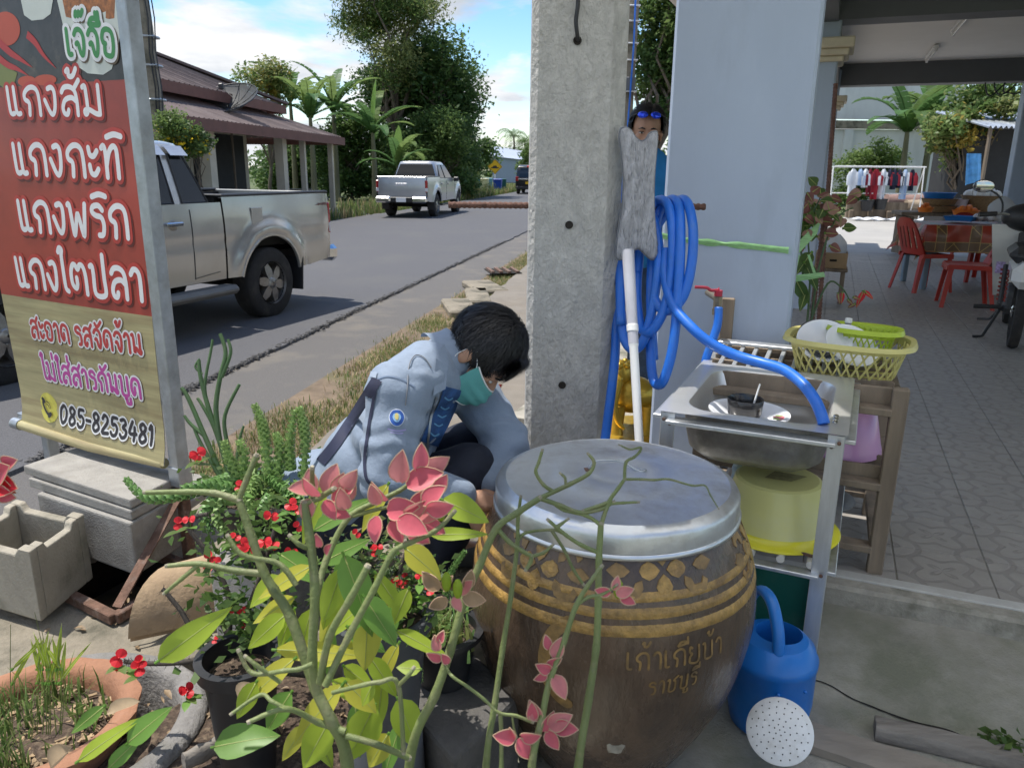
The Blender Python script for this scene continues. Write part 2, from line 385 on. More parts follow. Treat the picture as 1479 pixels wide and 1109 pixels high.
b = MB(); vs = []; fs = []
for i, y in enumerate(ys):
 w = 1.0+.12*mnoise.noise(Vector((y*.7, 9, 0)))
 for x, z in ((roadx(y)-.3, -.022), (roadx(y)+w, -.022)): vs.append((x, y, z))
 if i: fs.append((2*i-2, 2*i-1, 2*i+1, 2*i))
b.add(vs, fs); b.build('road_shoulder', m_asph2, smooth=0, kind='structure')
b = MB()
for i in range(1500):
 y = 4+14*rnd.random()**1.3; x = roadx(y)+rnd.gauss(.01, .022)-.01; s = .006+.013*rnd.random()
 b.box((x, y, .003), (s*2, s*1.6, s*1.2), Matrix.Rotation(rnd.random()*6, 3, 'Z'), 0, .6)
b.build('loose_gravel', m_rubble, smooth=0, kind='stuff')
b = MB(); vs = []; fs = []
for i, y in enumerate([0+i*.5 for i in range(140)]):
 for x in (roadx(y)+.85, roadx(y)+2.4): vs.append((x, y, -.008))
 if i: fs.append((2*i-2, 2*i-1, 2*i+1, 2*i))
b.add(vs, fs); b.build('earth_verge', m_earth, smooth=0, kind='structure')
def pavex(y): return -1.25+(y-3.5)*.155+.04*mnoise.noise(Vector((y*3, 2, 2)))
pts = [(pavex(y), y) for y in [2.6+i*.2 for i in range(110)]]+[(5.0, 24.5), (5.0, 14.5), (.95, 2.6)]
sheet('pavement', pts, .055, m_pave, thick=.12)
pts = [(-.62, 2.7), (.0, 2.62), (.62, 2.62), (5, 2.62), (5, -2), (-1.2, -2), (-1.2, 1.55)]
AX = Vector((math.sin(rad(22)), math.cos(rad(22)), 0))
def yz(x, y): return .12+.085*min(1, max(0, ((x-1.098)*AX.x+(y-3.007)*AX.y+1.30)/.65))
def pyard(u, v):
 p = pz(u, v, .12)
 for _ in range(6): p = pz(u, v, yz(p.x, p.y))
 return p
b = MB(); b.grid(lambda u, v: (lambda x, y: Vector((x, y, yz(x, y))))((-.62-.58*(1-v)*1.6 if v > .4 else -1.2)*(1-u)+5*u, -2+4.68*v), 60, 70); b.build('concrete_yard', m_yard, smooth=180, kind='structure')
pts = [(-5, 2.05), (-1.72, 2.05), (-1.5, 2.2), (-1.2, 1.54), (-1.2, -2), (-5, -2)]
sheet('left_planting_bed', pts, .05, m_earth, thick=.15)
for i, (u, v, w, l, a) in enumerate([(700, 412, .42, .55, .3), (690, 425, .3, .6, .1), (664, 440, .35, .5, .2)]):
 p = pz(u, v, .06)
 MB().cbox((p.x, p.y, .02), (w, l*1.8, .09), .02, Matrix.Rotation(a, 3, 'Z')).build('kerb_slab', m_conc_old, bevel=0, label=['broken concrete kerb slab farthest along the verge, beside the drain grate', 'middle broken concrete kerb slab between the grass and the pavement', 'nearest broken concrete kerb slab beside the grass strip'][i], cat='kerb slab', group='kerb slabs along the pavement')
p = pz(726, 391, .07); t = thing('drain_grate', 'small iron drain grate at the edge of the pavement left of the concrete pole', 'drain grate', (p.x, p.y, .06), .2)
for k in range(4): MB().box((-.2+k*.13, 0, .02), (.05, .55, .03)).build('bar', m_rust, t, local=True)
MB().box((0, 0, .004), (.5, .6, .008)).build('pit_shade', m_pit, t, local=True)  # dark sheet under the bars in place of the shade below them
AX = Vector((math.sin(rad(22)), math.cos(rad(22)), 0)); BX = Vector((AX.y, -AX.x, 0))
O0 = Vector((1.098, 3.007, 0))
def G(s, a, z=0): return O0+BX*s+AX*a+Vector((0, 0, z))
def sa(p):
 d = Vector(p)-O0; return d.dot(BX), d.dot(AX)
FZ = .27
th1 = pz(1195, 825, FZ); A0 = sa(th1)[1]-.07
tilecol = (.33, .307, .28)
def tile_material(name, plain=False):
 m = mat(name, tilecol, .5, var=.14, scale=5, dirt=(.23, .21, .19), dscale=2.2, damt=.55, spec=.45, coords='Object' if not plain else 'Object')
 return m
m_tile = tile_material('garage_tile')
t = m_tile.node_tree; N = t.nodes; bs = N['Principled BSDF']
tcn = N.new('ShaderNodeTexCoord'); mp_ = N.new('ShaderNodeMapping'); mp_.inputs['Scale'].default_value = (3.33, 3.33, 0); t.links.new(tcn.outputs['Object'], mp_.inputs[0])
sep = N.new('ShaderNodeSeparateXYZ'); t.links.new(mp_.outputs[0], sep.inputs[0])
def mth(op, a, b=None):
 n = N.new('ShaderNodeMath'); n.operation = op
 for i, q in enumerate((a, b)):
  if q is None: continue
  if isinstance(q, (int, float)): n.inputs[i].default_value = q
  else: t.links.new(q, n.inputs[i])
 return n.outputs[0]
axx = mth('ABSOLUTE', sep.outputs[0]); ayy = mth('ABSOLUTE', sep.outputs[1])
r1 = mth('POWER', mth('ADD', mth('POWER', mth('SUBTRACT', axx, .5), 2), mth('POWER', mth('SUBTRACT', ayy, .5), 2)), .5)
r2 = mth('POWER', mth('ADD', mth('POWER', axx, 2), mth('POWER', ayy, 2)), .5)
ang = mth('ARCTAN2', sep.outputs[1], sep.outputs[0])
pet = mth('ADD', r2, mth('MULTIPLY', mth('COSINE', mth('MULTIPLY', ang, 4)), .09))
wv = mth('MAXIMUM', mth('MULTIPLY', mth('SINE', mth('MULTIPLY', pet, 24)), mth('LESS_THAN', r2, .46)), mth('MULTIPLY', mth('SINE', mth('MULTIPLY', r1, 27)), mth('LESS_THAN', r1, .34)))
rmp = N.new('ShaderNodeMapRange'); rmp.inputs[1].default_value = .35; rmp.inputs[2].default_value = .8; t.links.new(wv, rmp.inputs[0])
old = bs.inputs['Base Color'].links[0].from_socket; mxt = N.new('ShaderNodeMix'); mxt.data_type = 'RGBA'; mxt.blend_type = 'MIX'
fm = mth('MULTIPLY', rmp.outputs[0], .38); t.links.new(fm, mxt.inputs[0]); t.links.new(old, mxt.inputs[6]); mxt.inputs[7].default_value = (.17, .155, .14, 1); t.links.new(mxt.outputs[2], bs.inputs['Base Color'])
bpn = N.new('ShaderNodeBump'); bpn.inputs['Strength'].default_value = .5; bpn.inputs['Distance'].default_value = .004; bpn.invert = True; t.links.new(rmp.outputs[0], bpn.inputs['Height']); t.links.new(bpn.outputs[0], bs.inputs['Normal'])
m_grout = mat('grout', (.30, .285, .26), .9, var=.15, scale=10)
m_tile_far = mat('far_tile_floor', tilecol, .5, var=.2, scale=2.5, dirt=(.17, .155, .14), dscale=3.5, damt=.5)
b = MB(); q = [G(-.56, A0), G(7, A0), G(7, 11.5), G(-.56, 11.5)]
b.prism([(p.x, p.y) for p in q], lambda x, y: (x, y, .05), lambda x, y: (x, y, FZ-.002)); floor = b.build('garage_floor', m_grout, smooth=0, kind='structure', loc=(0, 0, 0))
TS = .30; cells = []
for i in range(0, 40):
 for j in range(-3, 20):
  c = G(j*TS, A0+.075+(i+.5)*TS, FZ); d = c-CAM; tt = d.dot(_F)
  u = 739.5+FPX*d.dot(_R)/tt; v = 554.5-FPX*d.dot(_U)/tt
  if 1100 < u < 1530 and v < 900 and sa(c)[0] > -.5: cells.append((tt, c, i, j))
cells.sort(key=lambda q: q[0]); near = cells[:296]
bt = MB(); bt.cbox((0, 0, -.004), (TS-.006, TS-.006, .014), .0015); tile0 = None
for k, (tt, c, i, j) in enumerate(near):
 if tile0 is None:
  tile0 = bt.build('tile', m_tile, floor, local=True, smooth=20); tile0.location = c; tile0.rotation_euler = (0, 0, -rad(22))
 else:
  copy_part(tile0, floor, c+Vector((0, 0, rnd.uniform(-.0008, .0008))), (rnd.uniform(-.0015, .0015), rnd.uniform(-.0015, .0015), -rad(22)+rnd.choice((0, 1, 2, 3))*math.pi/2))
imax = near[-1][1]; a_far = sa(near[-1][1])[1]
b = MB(); done = {(i, j) for _, _, i, j in near}
for i in range(0, 40):
 for j in range(-1, 20):
  if (i, j) in done: continue
  c = G(j*TS, A0+.075+(i+.5)*TS, FZ); b.cbox(c+Vector((0, 0, -.004)), (TS-.006, TS-.006, .014), .0015, Matrix.Rotation(-rad(22), 3, 'Z'))
b.build('far_tiles', m_tile_far, floor, smooth=0, kind='stuff')
b = MB(); b.beam(G(-.56, A0+.03, FZ-.07), G(7, A0+.03, FZ-.07), .11, .145, bev=.012); b.beam(G(-.56, A0-.045, .14), G(7, A0-.045, .14), .045, .045, bev=.015)
b.build('floor_kerb', m_kerb, floor, smooth=30)
b = MB(); b.beam(G(-.56, A0+.06, FZ+.004), G(7, A0+.06, FZ+.004), .05, .012, bev=.003); b.build('threshold_strip', mat('pale_trim', (.48, .47, .44), .6, dirt=(.3, .28, .25), dscale=9), floor, smooth=30)
b = MB(); q = [G(-3, 11.6), G(18, 11.6), G(18, 24), G(-3, 24)]
b.prism([(p.x, p.y) for p in q], lambda x, y: (x, y, .02), lambda x, y: (x, y, FZ-.02)); b.build('back_yard', mat('pale_yard_concrete', (.36, .345, .32), .9, var=.12, scale=1.2, dirt=(.25, .24, .22), dscale=.6, damt=.6), smooth=0, kind='structure', loc=(0, 0, 0))
def crack(pxs, z, w=.007, name='slab_crack'):
 P = [pyard(u, v) for u, v in pxs]; P = spline(P, 7); b = MB(); n = len(P)
 vs = []
 for i, p in enumerate(P):
  d = (P[min(i+1, n-1)]-P[max(i-1, 0)]).normalized(); s = Vector((-d.y, d.x, 0)); k = w*(.35+1.0*abs(mnoise.noise(p*14)))+.001; j = .012*mnoise.noise(p*9)
  vs += [p+s*(k+j)+Vector((0, 0, .003)), p-s*(k-j)+Vector((0, 0, .003))]
 b.add(vs, [(2*i, 2*i+1, 2*i+3, 2*i+2) for i in range(n-1)]); b.build(name, m_pit, smooth=0, kind='structure')
b = MB(); b.prism([(-.98, 1.02), (-.08, 1.02), (-.10, 1.42), (-.34, 1.80), (-.78, 1.86), (-1.0, 1.5)], lambda x, y: (x, y, .1), lambda x, y: (x, y, .235+.012*mnoise.noise(Vector((x*9, y*9, 0))))); b.build('planting_bed', m_soil, smooth=0, kind='structure')
crack([(1172, 982), (1200, 992), (1235, 1012), (1268, 1026)], .12, .004)
crack([(1268, 1026), (1330, 1046), (1370, 1058), (1420, 1075), (1479, 1090)], .12, .005)
crack([(1196, 842), (1240, 858), (1290, 866), (1330, 874), (1400, 888)], .122, .008)
# ================================================================== BUILDING
CZ = 3.27
bld = thing('open_garage_house', 'blue grey house with an open tiled garage, white ceiling and dark beams', 'house', G(0, 0, 0))
def pillar(name, s0, a0, w, d, z1, m, cap=None):
 b = MB(); c = G(s0-w/2, a0+d/2, z1/2+.05); b.cbox(c, (w, d, z1-.1), .012, Matrix.Rotation(-rad(22), 3, 'Z')); o = b.build(name, m, bld, smooth=20)
 if cap:
  b = MB(); R = Matrix.Rotation(-rad(22), 3, 'Z')
  for z, e, h in ((cap, .05, .05), (cap+.055, .09, .06), (cap+.13, .13, .09)): b.cbox(G(s0-w/2, a0+d/2, z), (w+2*e, d+2*e, h), .012, R)
  b.build('capital', m_cream, o, smooth=20)
 return o
pillar('pillar', 0, 0, .53, .20, 5.3, m_wall)
pillar('pillar', 0, 5.05, .36, .36, 3.2, m_wall, 2.62)
pillar('pillar', 0, 11.0, .36, .36, 3.2, m_wall, 2.62)
rp = sa(py(1437, 280, 13.2)); s_r = rp[0]
pillar('pillar', s_r+.42, 11.0, .42, .36, 3.2, m_wall)
Rb = Matrix.Rotation(-rad(22), 3, 'Z')
b = MB(); b.beam(G(-.18, .22, 3.12), G(-.18, 14, 3.12), .3, .36); b.build('side_beam', m_beam, bld, smooth=0)
b = MB(); b.beam(G(-.03, 5.2, 3.13), G(9, 5.2, 3.13), .34, .36); b.build('cross_beam', m_beam, bld, smooth=0)
b = MB(); b.beam(G(-.03, 11.2, 3.135), G(9, 11.2, 3.135), .34, .36); b.build('cross_beam', m_beam, bld, smooth=0)
b = MB(); b.beam(G(-.03, .1, 3.20), G(9, .1, 3.20), .3, .5); b.build('cross_beam', m_beam, bld, smooth=0)
b = MB(); c = G(4, 6.3, CZ+.06); b.box(c, (9.2, 12.9, .1), Rb); b.build('ceiling', m_ceil, bld, smooth=0)
b = MB(); b.box(G(4.1, 6.3, CZ+1.7), (9.6, 13.2, 3.1), Rb); up = b.build('upper_storey', m_wall, bld, smooth=0)
m_shade_sheet = mat('added_shade_film', (.88, .88, .86), .7, var=.03, scale=2, trans=.75)
b = MB(); b.prism([(-.5, .2), (-.66, 1.6), (-.82, 2.36), (.30, 2.36), (.30, 3.08), (.62, 3.15), (7.86, .23)], lambda x, y: (x, y, 2.97+.03*y), lambda x, y: (x, y, 2.98+.03*y))  # unseen translucent sheet added overhead to shade jar, sink and yard
b.build('added_shade_sheet', m_shade_sheet, bld, smooth=0)
b = MB(); b.beam((-.48, .2, 2.95), (-.8, 2.34, 3.0), .04, .04); b.beam((-.8, 2.34, 3.0), (.8, 2.34, 3.0), .04, .04); b.build('added_sheet_frame', m_steel, bld, smooth=0)  # rails of the added sheet, out of view as well
b = MB(); q = [G(-1.45, .6), G(-.57, .6), G(-.57, 3.2), G(-1.45, 3.2)]; b.prism([(p.x, p.y) for p in q], lambda x, y: (x, y, .03), lambda x, y: (x, y, FZ-.004)); b.build('side_step', m_kerb, bld, smooth=0)
b = MB(); b.box(G(-1.05, 6.78, 3.42), (1.37, 13.4, .16), Rb); b.build('added_side_shade', m_ceil, bld, smooth=0)  # unseen slab added to keep the sun off the garage floor
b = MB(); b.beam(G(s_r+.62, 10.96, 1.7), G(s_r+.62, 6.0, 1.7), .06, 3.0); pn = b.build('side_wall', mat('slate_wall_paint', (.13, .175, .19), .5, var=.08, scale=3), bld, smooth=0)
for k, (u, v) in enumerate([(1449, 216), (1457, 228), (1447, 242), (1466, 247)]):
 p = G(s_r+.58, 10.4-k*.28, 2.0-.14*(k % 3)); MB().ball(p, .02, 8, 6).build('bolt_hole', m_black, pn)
for (u, v, lab) in ((1346, 73, 'fluorescent tube fitting in the middle of the white garage ceiling'), (1388, 28, 'fluorescent tube fitting nearest the front beam, cut by it')):
 p = pz(u, v, CZ); t = thing('ceiling_light', lab, 'ceiling light', (p.x, p.y, CZ), -rad(22), 'ceiling lights')
 MB().cbox((0, 0, -.03), (.07, 1.2, .04), .006).build('housing', m_white_paint, t, local=True, smooth=30)
 b = MB(); b.tube([(0, -.57, -.075), (0, .57, -.075)], .016, 10); b.build('tube', mat('lamp_glass', (.82, .82, .80), .25), t, local=True)
 for y in (-.58, .58): MB().cbox((0, y, -.065), (.035, .03, .06), .004).build('tube_holder', m_white_paint, t, local=True, smooth=30)
b = MB()
for k in range(3):
 a = py(1430+k*14, 96+k*3, 12.6); pts = [a, a+Vector((-.04, 0, -.18-.05*k)), a+Vector((.05, 0, -.42+.05*k)), a+Vector((.22, 0, -.3)), a+Vector((.5, 0, .05+.02*k))]
 b.tube(spline(pts, 6), .011, 5)
b.build('electric_wires', m_black, label='loose black wires hanging from the back beam of the garage', cat='wires', smooth=60, kind='stuff')
# ================================================================== FAR SIDE OF THE ROAD: HOUSE
NPR = np.random.RandomState(3)
def corrugated(name, fn, nu, nv, waves, amp, m, parent, thick=.02):
 """fn(u,v)->point; waves ribs across u"""
 b = MB(); nrm = (Vector(fn(.51, .5))-Vector(fn(.5, .5))).cross(Vector(fn(.5, .51))-Vector(fn(.5, .5))).normalized()
 if nrm.z < 0: nrm = -nrm
 f = lambda u, v, o=0: Vector(fn(u, v))+nrm*(amp*math.sin(u*waves*2*math.pi)+o)
 b.grid(lambda u, v: f(u, v), nu, nv); b.grid(lambda u, v: f(u, v, -thick), nu, nv, flip=True)
 return b.build(name, m, parent, smooth=50)
hx, hy = -7.0, 30.0
HD = Vector((-.085, -.9964, 0)).normalized(); HL = Vector((-.9964, .085, 0))
H0 = py(493, 199, 29.0); H0 = Vector((H0.x, H0.y, 0)); EZ = py(493, 199, 29.0).z
def Hh(a, l, z): return H0+HD*a+HL*l+Vector((0, 0, z))
house = thing('road_house', 'low cream house with brown corrugated roofs on the far side of the road', 'house', Hh(6, 4, 0))
Llen = 15.0; Wd = 9.0
corrugated('lower_roof', lambda u, v: Hh(v*2.6+u*(Llen-v*2.6), v*2.6, EZ+v*.95), 380, 4, 62, .035, m_rooftile, house)
corrugated('lower_roof', lambda u, v: Hh(v*2.6, v*2.6+u*(Wd-v*2.6), EZ+v*.95), 220, 4, 36, .035, m_rooftile, house)
b = MB(); b.beam(Hh(-.06, -.08, EZ-.13), Hh(Llen, -.08, EZ-.13), .06, .26); b.beam(Hh(-.08, -.05, EZ-.13), Hh(-.08, Wd, EZ-.13), .06, .26); b.build('fascia', m_fascia, house, smooth=0)
UZ = EZ+.92; R0 = (3.0, 1.9)
ridge_a, ridge_l, ridge_z = 8.6, 4.6, UZ+1.6
def up_front(u, v):
 e = Vector((R0[0]-.8+u*(Llen-R0[0]+.8), R0[1]-.6, UZ)); r = Vector((ridge_a+u*(Llen-ridge_a), ridge_l, ridge_z)); p = e.lerp(r, v); return Hh(*p)
def up_end(u, v):
 e = Vector((R0[0]-.8, R0[1]-.6+u*6.4, UZ)); r = Vector((ridge_a, ridge_l, ridge_z)); p = e.lerp(r, v*.999); return Hh(*p)
corrugated('upper_roof', up_front, 330, 4, 50, .035, m_rooftile, house); corrugated('upper_roof', up_end, 180, 4, 26, .035, m_rooftile, house)
b = MB(); b.beam(Hh(2.1, 1.2, UZ-.14), Hh(Llen, 1.2, UZ-.14), .05, .26); b.beam(Hh(2.1, 1.2, UZ-.14), Hh(2.1, 7.6, UZ-.14), .05, .26); b.build('fascia', m_fascia, house, smooth=0)
b = MB(); b.beam(Hh(2.15, 1.15, UZ+.06), Hh(ridge_a, ridge_l, ridge_z+.05), .22, .07); b.build('hip_cap', m_rooftile, house, smooth=0)
m_hwall = mat('house_cream_wall', (.52, .47, .37), .7, var=.07, scale=2, dirt=(.34, .3, .23), dscale=1.4, damt=.5)
m_dark = mat('interior_shade', (.025, .026, .028), .8, var=.3, scale=2)  # near-black colour stands in for shade inside openings and the hut
b = MB(); b.beam(Hh(2.4, 2.4, 1.45), Hh(Llen, 2.4, 1.45), .2, 3.0, up=(0, 0, 1)) if False else b.box(Hh((2.4+Llen)/2, 2.6, 1.45), (.2, Llen-2.4, 2.9), Matrix.Rotation(math.atan2(-HD.x, HD.y), 3, 'Z'))
b.box(Hh(2.5, 5.6, 1.45), (6.0, .2, 2.9), Matrix.Rotation(math.atan2(-HD.x, HD.y), 3, 'Z')); b.box(Hh(6, 5.6, EZ+1.2), (6.2, 7, .1), Matrix.Rotation(math.atan2(-HD.x, HD.y), 3, 'Z')); b.build('wall', m_hwall, house, smooth=0)
Rh = Matrix.Rotation(math.atan2(-HD.x, HD.y), 3, 'Z')
b = MB(); b.box(Hh(4.5, 2.47, 1.3), (.06, 3.4, 2.6), Rh); dr = b.build('shop_opening', m_dark, house, smooth=0)
b = MB(); b.box(Hh(4.5, 2.43, 2.62), (.08, 3.6, .12), Rh); b.build('arch_band', m_hwall, dr, smooth=0)
b = MB(); b.box(Hh(11.6, 2.47, 1.5), (.06, 2.0, 1.4), Rh); b.build('window', m_dark, house, smooth=0)
def arch(a0, a1):
 b = MB(); n = 10; top = EZ-.15
 pl = [(a0, 0), (a0, top), (a1, top), (a1, 0), (a1-.22, 0)]+[((a0+a1)/2+math.cos(math.pi*k/n)*((a1-a0)/2-.22), top-.75+math.sin(math.pi*k/n)*.55) for k in range(n+1)]+[(a0+.22, 0)]
 b.prism(pl, lambda a, z: Hh(a, .45, z), lambda a, z: Hh(a, .62, z)); return b.build('arch', m_hwall, house, smooth=0)
for a in (.25, 3.1): b = MB(); b.box(Hh(a, .35, EZ/2-.2), (.16, .16, EZ), Rh); b.build('post', m_hwall, house, smooth=0)
for a in (4.6, 9.4, 12.9): b = MB(); b.box(Hh(a, .5, EZ/2-.2), (.26, .34, EZ), Rh); b.build('post', m_hwall, house, smooth=0)
b = MB(); b.box(Hh(7, 4, .06), (7.2, 15, .14), Rh); b.build('plinth', m_conc, house, smooth=0)
dp = py(331, 150, 22.5); t = thing('satellite_dish', 'round black mesh satellite dish on a mast in front of the brown roof', 'satellite dish', (dp.x, dp.y, 0))
m_dish = mat('dark_mesh', (.045, .05, .05), .6, var=.2, alpha=.82)
ax = Vector((-.12, -.5, .86)).normalized(); X, Y, Z = frame(ax); c = Vector((dp.x, dp.y, dp.z-.12)); Rr = .88
MB().lathe([(.02, 0)]+[(Rr*k/6, .30*(k/6)**2) for k in range(1, 7)], 28, c, axis=ax).build('mesh_bowl', m_dish, t, smooth=60)
b = MB()
for k in range(12):
 a = k*math.pi/6; b.tube([c+(X*math.cos(a)+Y*math.sin(a))*Rr*q+Z*(.30*q*q+.004) for q in (.03, .4, .7, 1)], .010, 4)
b.tube([c+(X*math.cos(k*math.pi/14)+Y*math.sin(k*math.pi/14))*Rr+Z*.3 for k in range(29)], .016, 5, caps=False); b.build('rib_frame', m_black, t)
b = MB()
for k in range(3):
 a = k*2.1; b.tube([c+(X*math.cos(a)+Y*math.sin(a))*Rr*.9+Z*.24, c+Z*.62], .009, 4)
b.cbox(c+Z*.62, (.12, .12, .16), .02); b.build('feed_horn', m_black, t)
MB().tube([(dp.x, dp.y, 0), c], .035, 8).build('mast', m_stem_dark, t)
p = py(430, 268, 28.5)
t = thing('stone_table', 'small dark round table under the eave of the road house', 'table', (p.x, p.y, .12)); MB().lathe([(.01, 0), (.2, 0), (.12, .1), (.1, .6), (.5, .65), (.5, .72), (.01, .72)], 16, (p.x, p.y, .12)).build('pedestal_top', m_conc_old, t)
p2 = py(455, 273, 28.5); t = thing('stone_bench', 'low dark bench beside the round table under the eave', 'bench', (p2.x, p2.y, .1)); MB().cbox((p2.x, p2.y, .5), (.9, .35, .08), .02).build('seat', m_conc_old, t)
for s in (-.3, .3): MB().cbox((p2.x+s, p2.y, .28), (.12, .28, .37), .02).build('leg', m_conc_old, t)
# ================================================================== TREES
def leaf_cloud(C, S, L, aspect=.5, up=.35, droop=0, rs=NPR):
 """quads: C (N,3) centres, L (N) lengths; diamond shaped bent leaves (2 quads)"""
 N = len(C); d = rs.normal(size=(N, 3)); d[:, 2] = d[:, 2]*.55-droop; d /= np.linalg.norm(d, axis=1)[:, None]
 n = rs.normal(size=(N, 3)); n[:, 2] += up*3; s = np.cross(d, n); s /= np.linalg.norm(s, axis=1)[:, None]+1e-9; nn = np.cross(s, d)
 L = np.asarray(L)[:, None]; w = L*aspect*.5
 p0 = C-d*L*.5; p2 = C+d*L*.5-nn*L*.12; a = C+s*w+nn*L*.06; b_ = C-s*w+nn*L*.06
 V = np.stack([p0, a, p2, b_], axis=1).reshape(-1, 3)
 F = np.arange(N*4).reshape(-1, 4); return V, F
def blob_points(blobs, n, rs=NPR, shell=.55):
 """n points spread through ellipsoid clumps (cx,cy,cz,rx,ry,rz,weight)"""
 B = np.array(blobs, dtype=float); w = B[:, 6]/B[:, 6].sum(); k = rs.choice(len(B), n, p=w)
 d = rs.normal(size=(n, 3)); d /= np.linalg.norm(d, axis=1)[:, None]; r = shell+(1-shell)*rs.rand(n)**.6; r = np.where(rs.rand(n) < .2, rs.rand(n), r)*(1+.18*rs.normal(size=n))
 return B[k, :3]+d*r[:, None]*B[k, 3:6], k
def limb(b, a, c, r0, r1, n=6, wig=.08):
 a, c = Vector(a), Vector(c); P = []
 for i in range(6):
  t = i/5; p = a.lerp(c, t)+Vector((rnd.gauss(0, 1), rnd.gauss(0, 1), 0))*wig*(c-a).length*.3*math.sin(t*math.pi); P.append(p)
 b.tube(P, [r0+(r1-r0)*i/5 for i in range(6)], n)
def tree(name, label, base, blobs, nleaf, size, mats, trunk_r, cat='tree', group=None, droop=0, aspect=.5, shell=.5, forks=None, bare=0):
 base = Vector(base); t = thing(name, label, cat, base, group=group)
 P, k = blob_points(blobs, nleaf, shell=shell)
 V, F = leaf_cloud(P, None, size*(.6+.8*NPR.rand(nleaf)), aspect, droop=droop)
 rb = NPR.randint(0, len(mats)*2, len(blobs)); mi = (rb[k]//2+(NPR.rand(nleaf) < .25)*NPR.randint(0, len(mats), nleaf)) % len(mats)
 raw('crown', V, F, mats, t, mi=mi, kind='stuff')
 b = MB(); top = max(q[2] for q in blobs)
 cen = Vector((sum(q[0] for q in blobs)/len(blobs), sum(q[1] for q in blobs)/len(blobs), base.z+(top-base.z)*.6))
 fork = base.lerp(cen, .45); limb(b, base, fork, trunk_r, trunk_r*.75, 8)
 for q in (blobs if forks is None else blobs[:forks]): limb(b, fork, Vector(q[:3])+Vector((0, 0, q[5]*.3)), trunk_r*.5, trunk_r*.08, 5, .25)
 b.build('trunk', m_stem_dark, t, smooth=60); return t
def rblobs(c, R, n, r, flat=.8, w=1):
 o = []
 for _ in range(n):
  d = Vector((rnd.gauss(0, 1), rnd.gauss(0, 1), rnd.gauss(0, .8))); d = d.normalized()*(rnd.random()**.5)
  rr = r*rnd.uniform(.7, 1.3); o.append((c[0]+d.x*R[0], c[1]+d.y*R[1], c[2]+d.z*R[2], rr, rr, rr*flat, rr*rr*w))
 return o
def tri_at(u, v, y): return py(u, v, y)
c = py(565, 60, 46); sc = 46/FPX
tree('airy_tree', 'tall airy light green tree rising highest behind the banana plants', (c.x+.3, 46, 0), rblobs((c.x, 46, c.z+1.2), (78*sc, 3.0, 118*sc), 60, 1.05), 30000, .21, [m_l_olive, m_l_mid, m_l_olive], .24, droop=.5, aspect=.32, shell=.15, forks=12)
c = py(640, 130, 47)
tree('dense_tree', 'dense dark green tree beside the tall airy tree, above the silver pickup', (c.x, 47, 0), rblobs((c.x, 47, c.z+.2), (46*sc, 2.0, 80*sc), 26, 1.25)+rblobs((c.x-1, 46, c.z-3), (2.6, 2, 2.2), 10, 1.2), 15000, .26, [m_l_dark, m_l_mid, m_l_dark], .26, aspect=.5, droop=.2)
c = py(592, 130, 47.5)
tree('dense_tree', 'dark leafy tree standing behind the tall airy tree', (c.x, 48, 0), rblobs((c.x, 48, c.z-.6), (2.6, 1.6, 3.4), 22, 1.2), 11000, .26, [m_l_dark, m_l_mid], .25)
for (u, v, y, ru, rv, n, lab, ms) in (
 (642, 200, 44, 42, 42, 9000, 'big leafy bush directly behind the cab of the silver pickup', [m_l_mid, m_l_dark, m_l_lite]),
 (664, 215, 50, 20, 52, 8000, 'drooping dark roadside bush left of the yellow road sign', [m_l_dark, m_l_mid]),
 (590, 225, 43, 40, 32, 6000, 'broad leaved shrub behind the tailgate of the silver pickup', [m_l_mid, m_l_lite]),
 (405, 230, 45, 34, 34, 6000, 'dark bush behind the doorway end of the road house', [m_l_dark, m_l_mid]),
 (438, 228, 46, 44, 30, 7000, 'low bushes seen between the posts of the road house', [m_l_dark, m_l_mid]),
 (505, 205, 42, 58, 48, 11000, 'shrubs under the banana plants right of the road house', [m_l_dark, m_l_mid])):
 c = py(u, v, y); k = y/FPX
 tree('roadside_bush', lab, (c.x, y, -.05), rblobs((c.x, y, c.z), (ru*k, 1.6, rv*k), 16, .8)+rblobs((c.x, y, .9), (ru*k, 1.4, .7), 8, .8), n, .2, ms, .09, 'bush', 'bushes along the far roadside', aspect=.55)
c = py(712, 252, 56); tree('roadside_bush', 'light green shrub at the foot of the yellow road sign', (c.x-2.3, 57, 0), rblobs((c.x-2.3, 57, 1.0), (1.2, .8, .9), 9, .5), 3500, .14, [m_l_lite, m_l_olive], .05, 'bush', 'bushes along the far roadside')
c = py(672, 283, 45); tree('dry_shrub', 'dry yellowish weeds on the bank in front of the silver pickup', (c.x, 44, 0), rblobs((c.x, 44, .5), (1.5, .6, .45), 9, .4), 3000, .13, [m_l_olive, m_l_lite, m_l_yel], .03, 'weeds', droop=-.4, aspect=.2)
c = py(378, 118, 38); tree('small_tree', 'yellowish small tree behind the upper brown roof', (c.x, 38, 0), rblobs((c.x, 38, c.z), (1.0, 1, 1.0), 12, .55), 4000, .17, [m_l_olive, m_l_lite, m_l_yel], .10)
c = py(935, 60, 26); tree('dense_tree', 'tall green tree seen between the concrete pole and the blue grey pillar', (c.x, 26, 0), rblobs((c.x+.3, 26, c.z-.2), (1.5, 1.3, 2.5), 24, .6), 15000, .17, [m_l_mid, m_l_lite, m_l_dark], .16)
c = py(762, 235, 75); tree('far_tree', 'far leafy tree just left of the concrete pole', (c.x, 75, 0), rblobs((c.x+.6, 75, 2.6), (1.2, 1, 2.4), 12, .9), 4000, .3, [m_l_lite, m_l_mid], .15)
c = py(715, 225, 80)
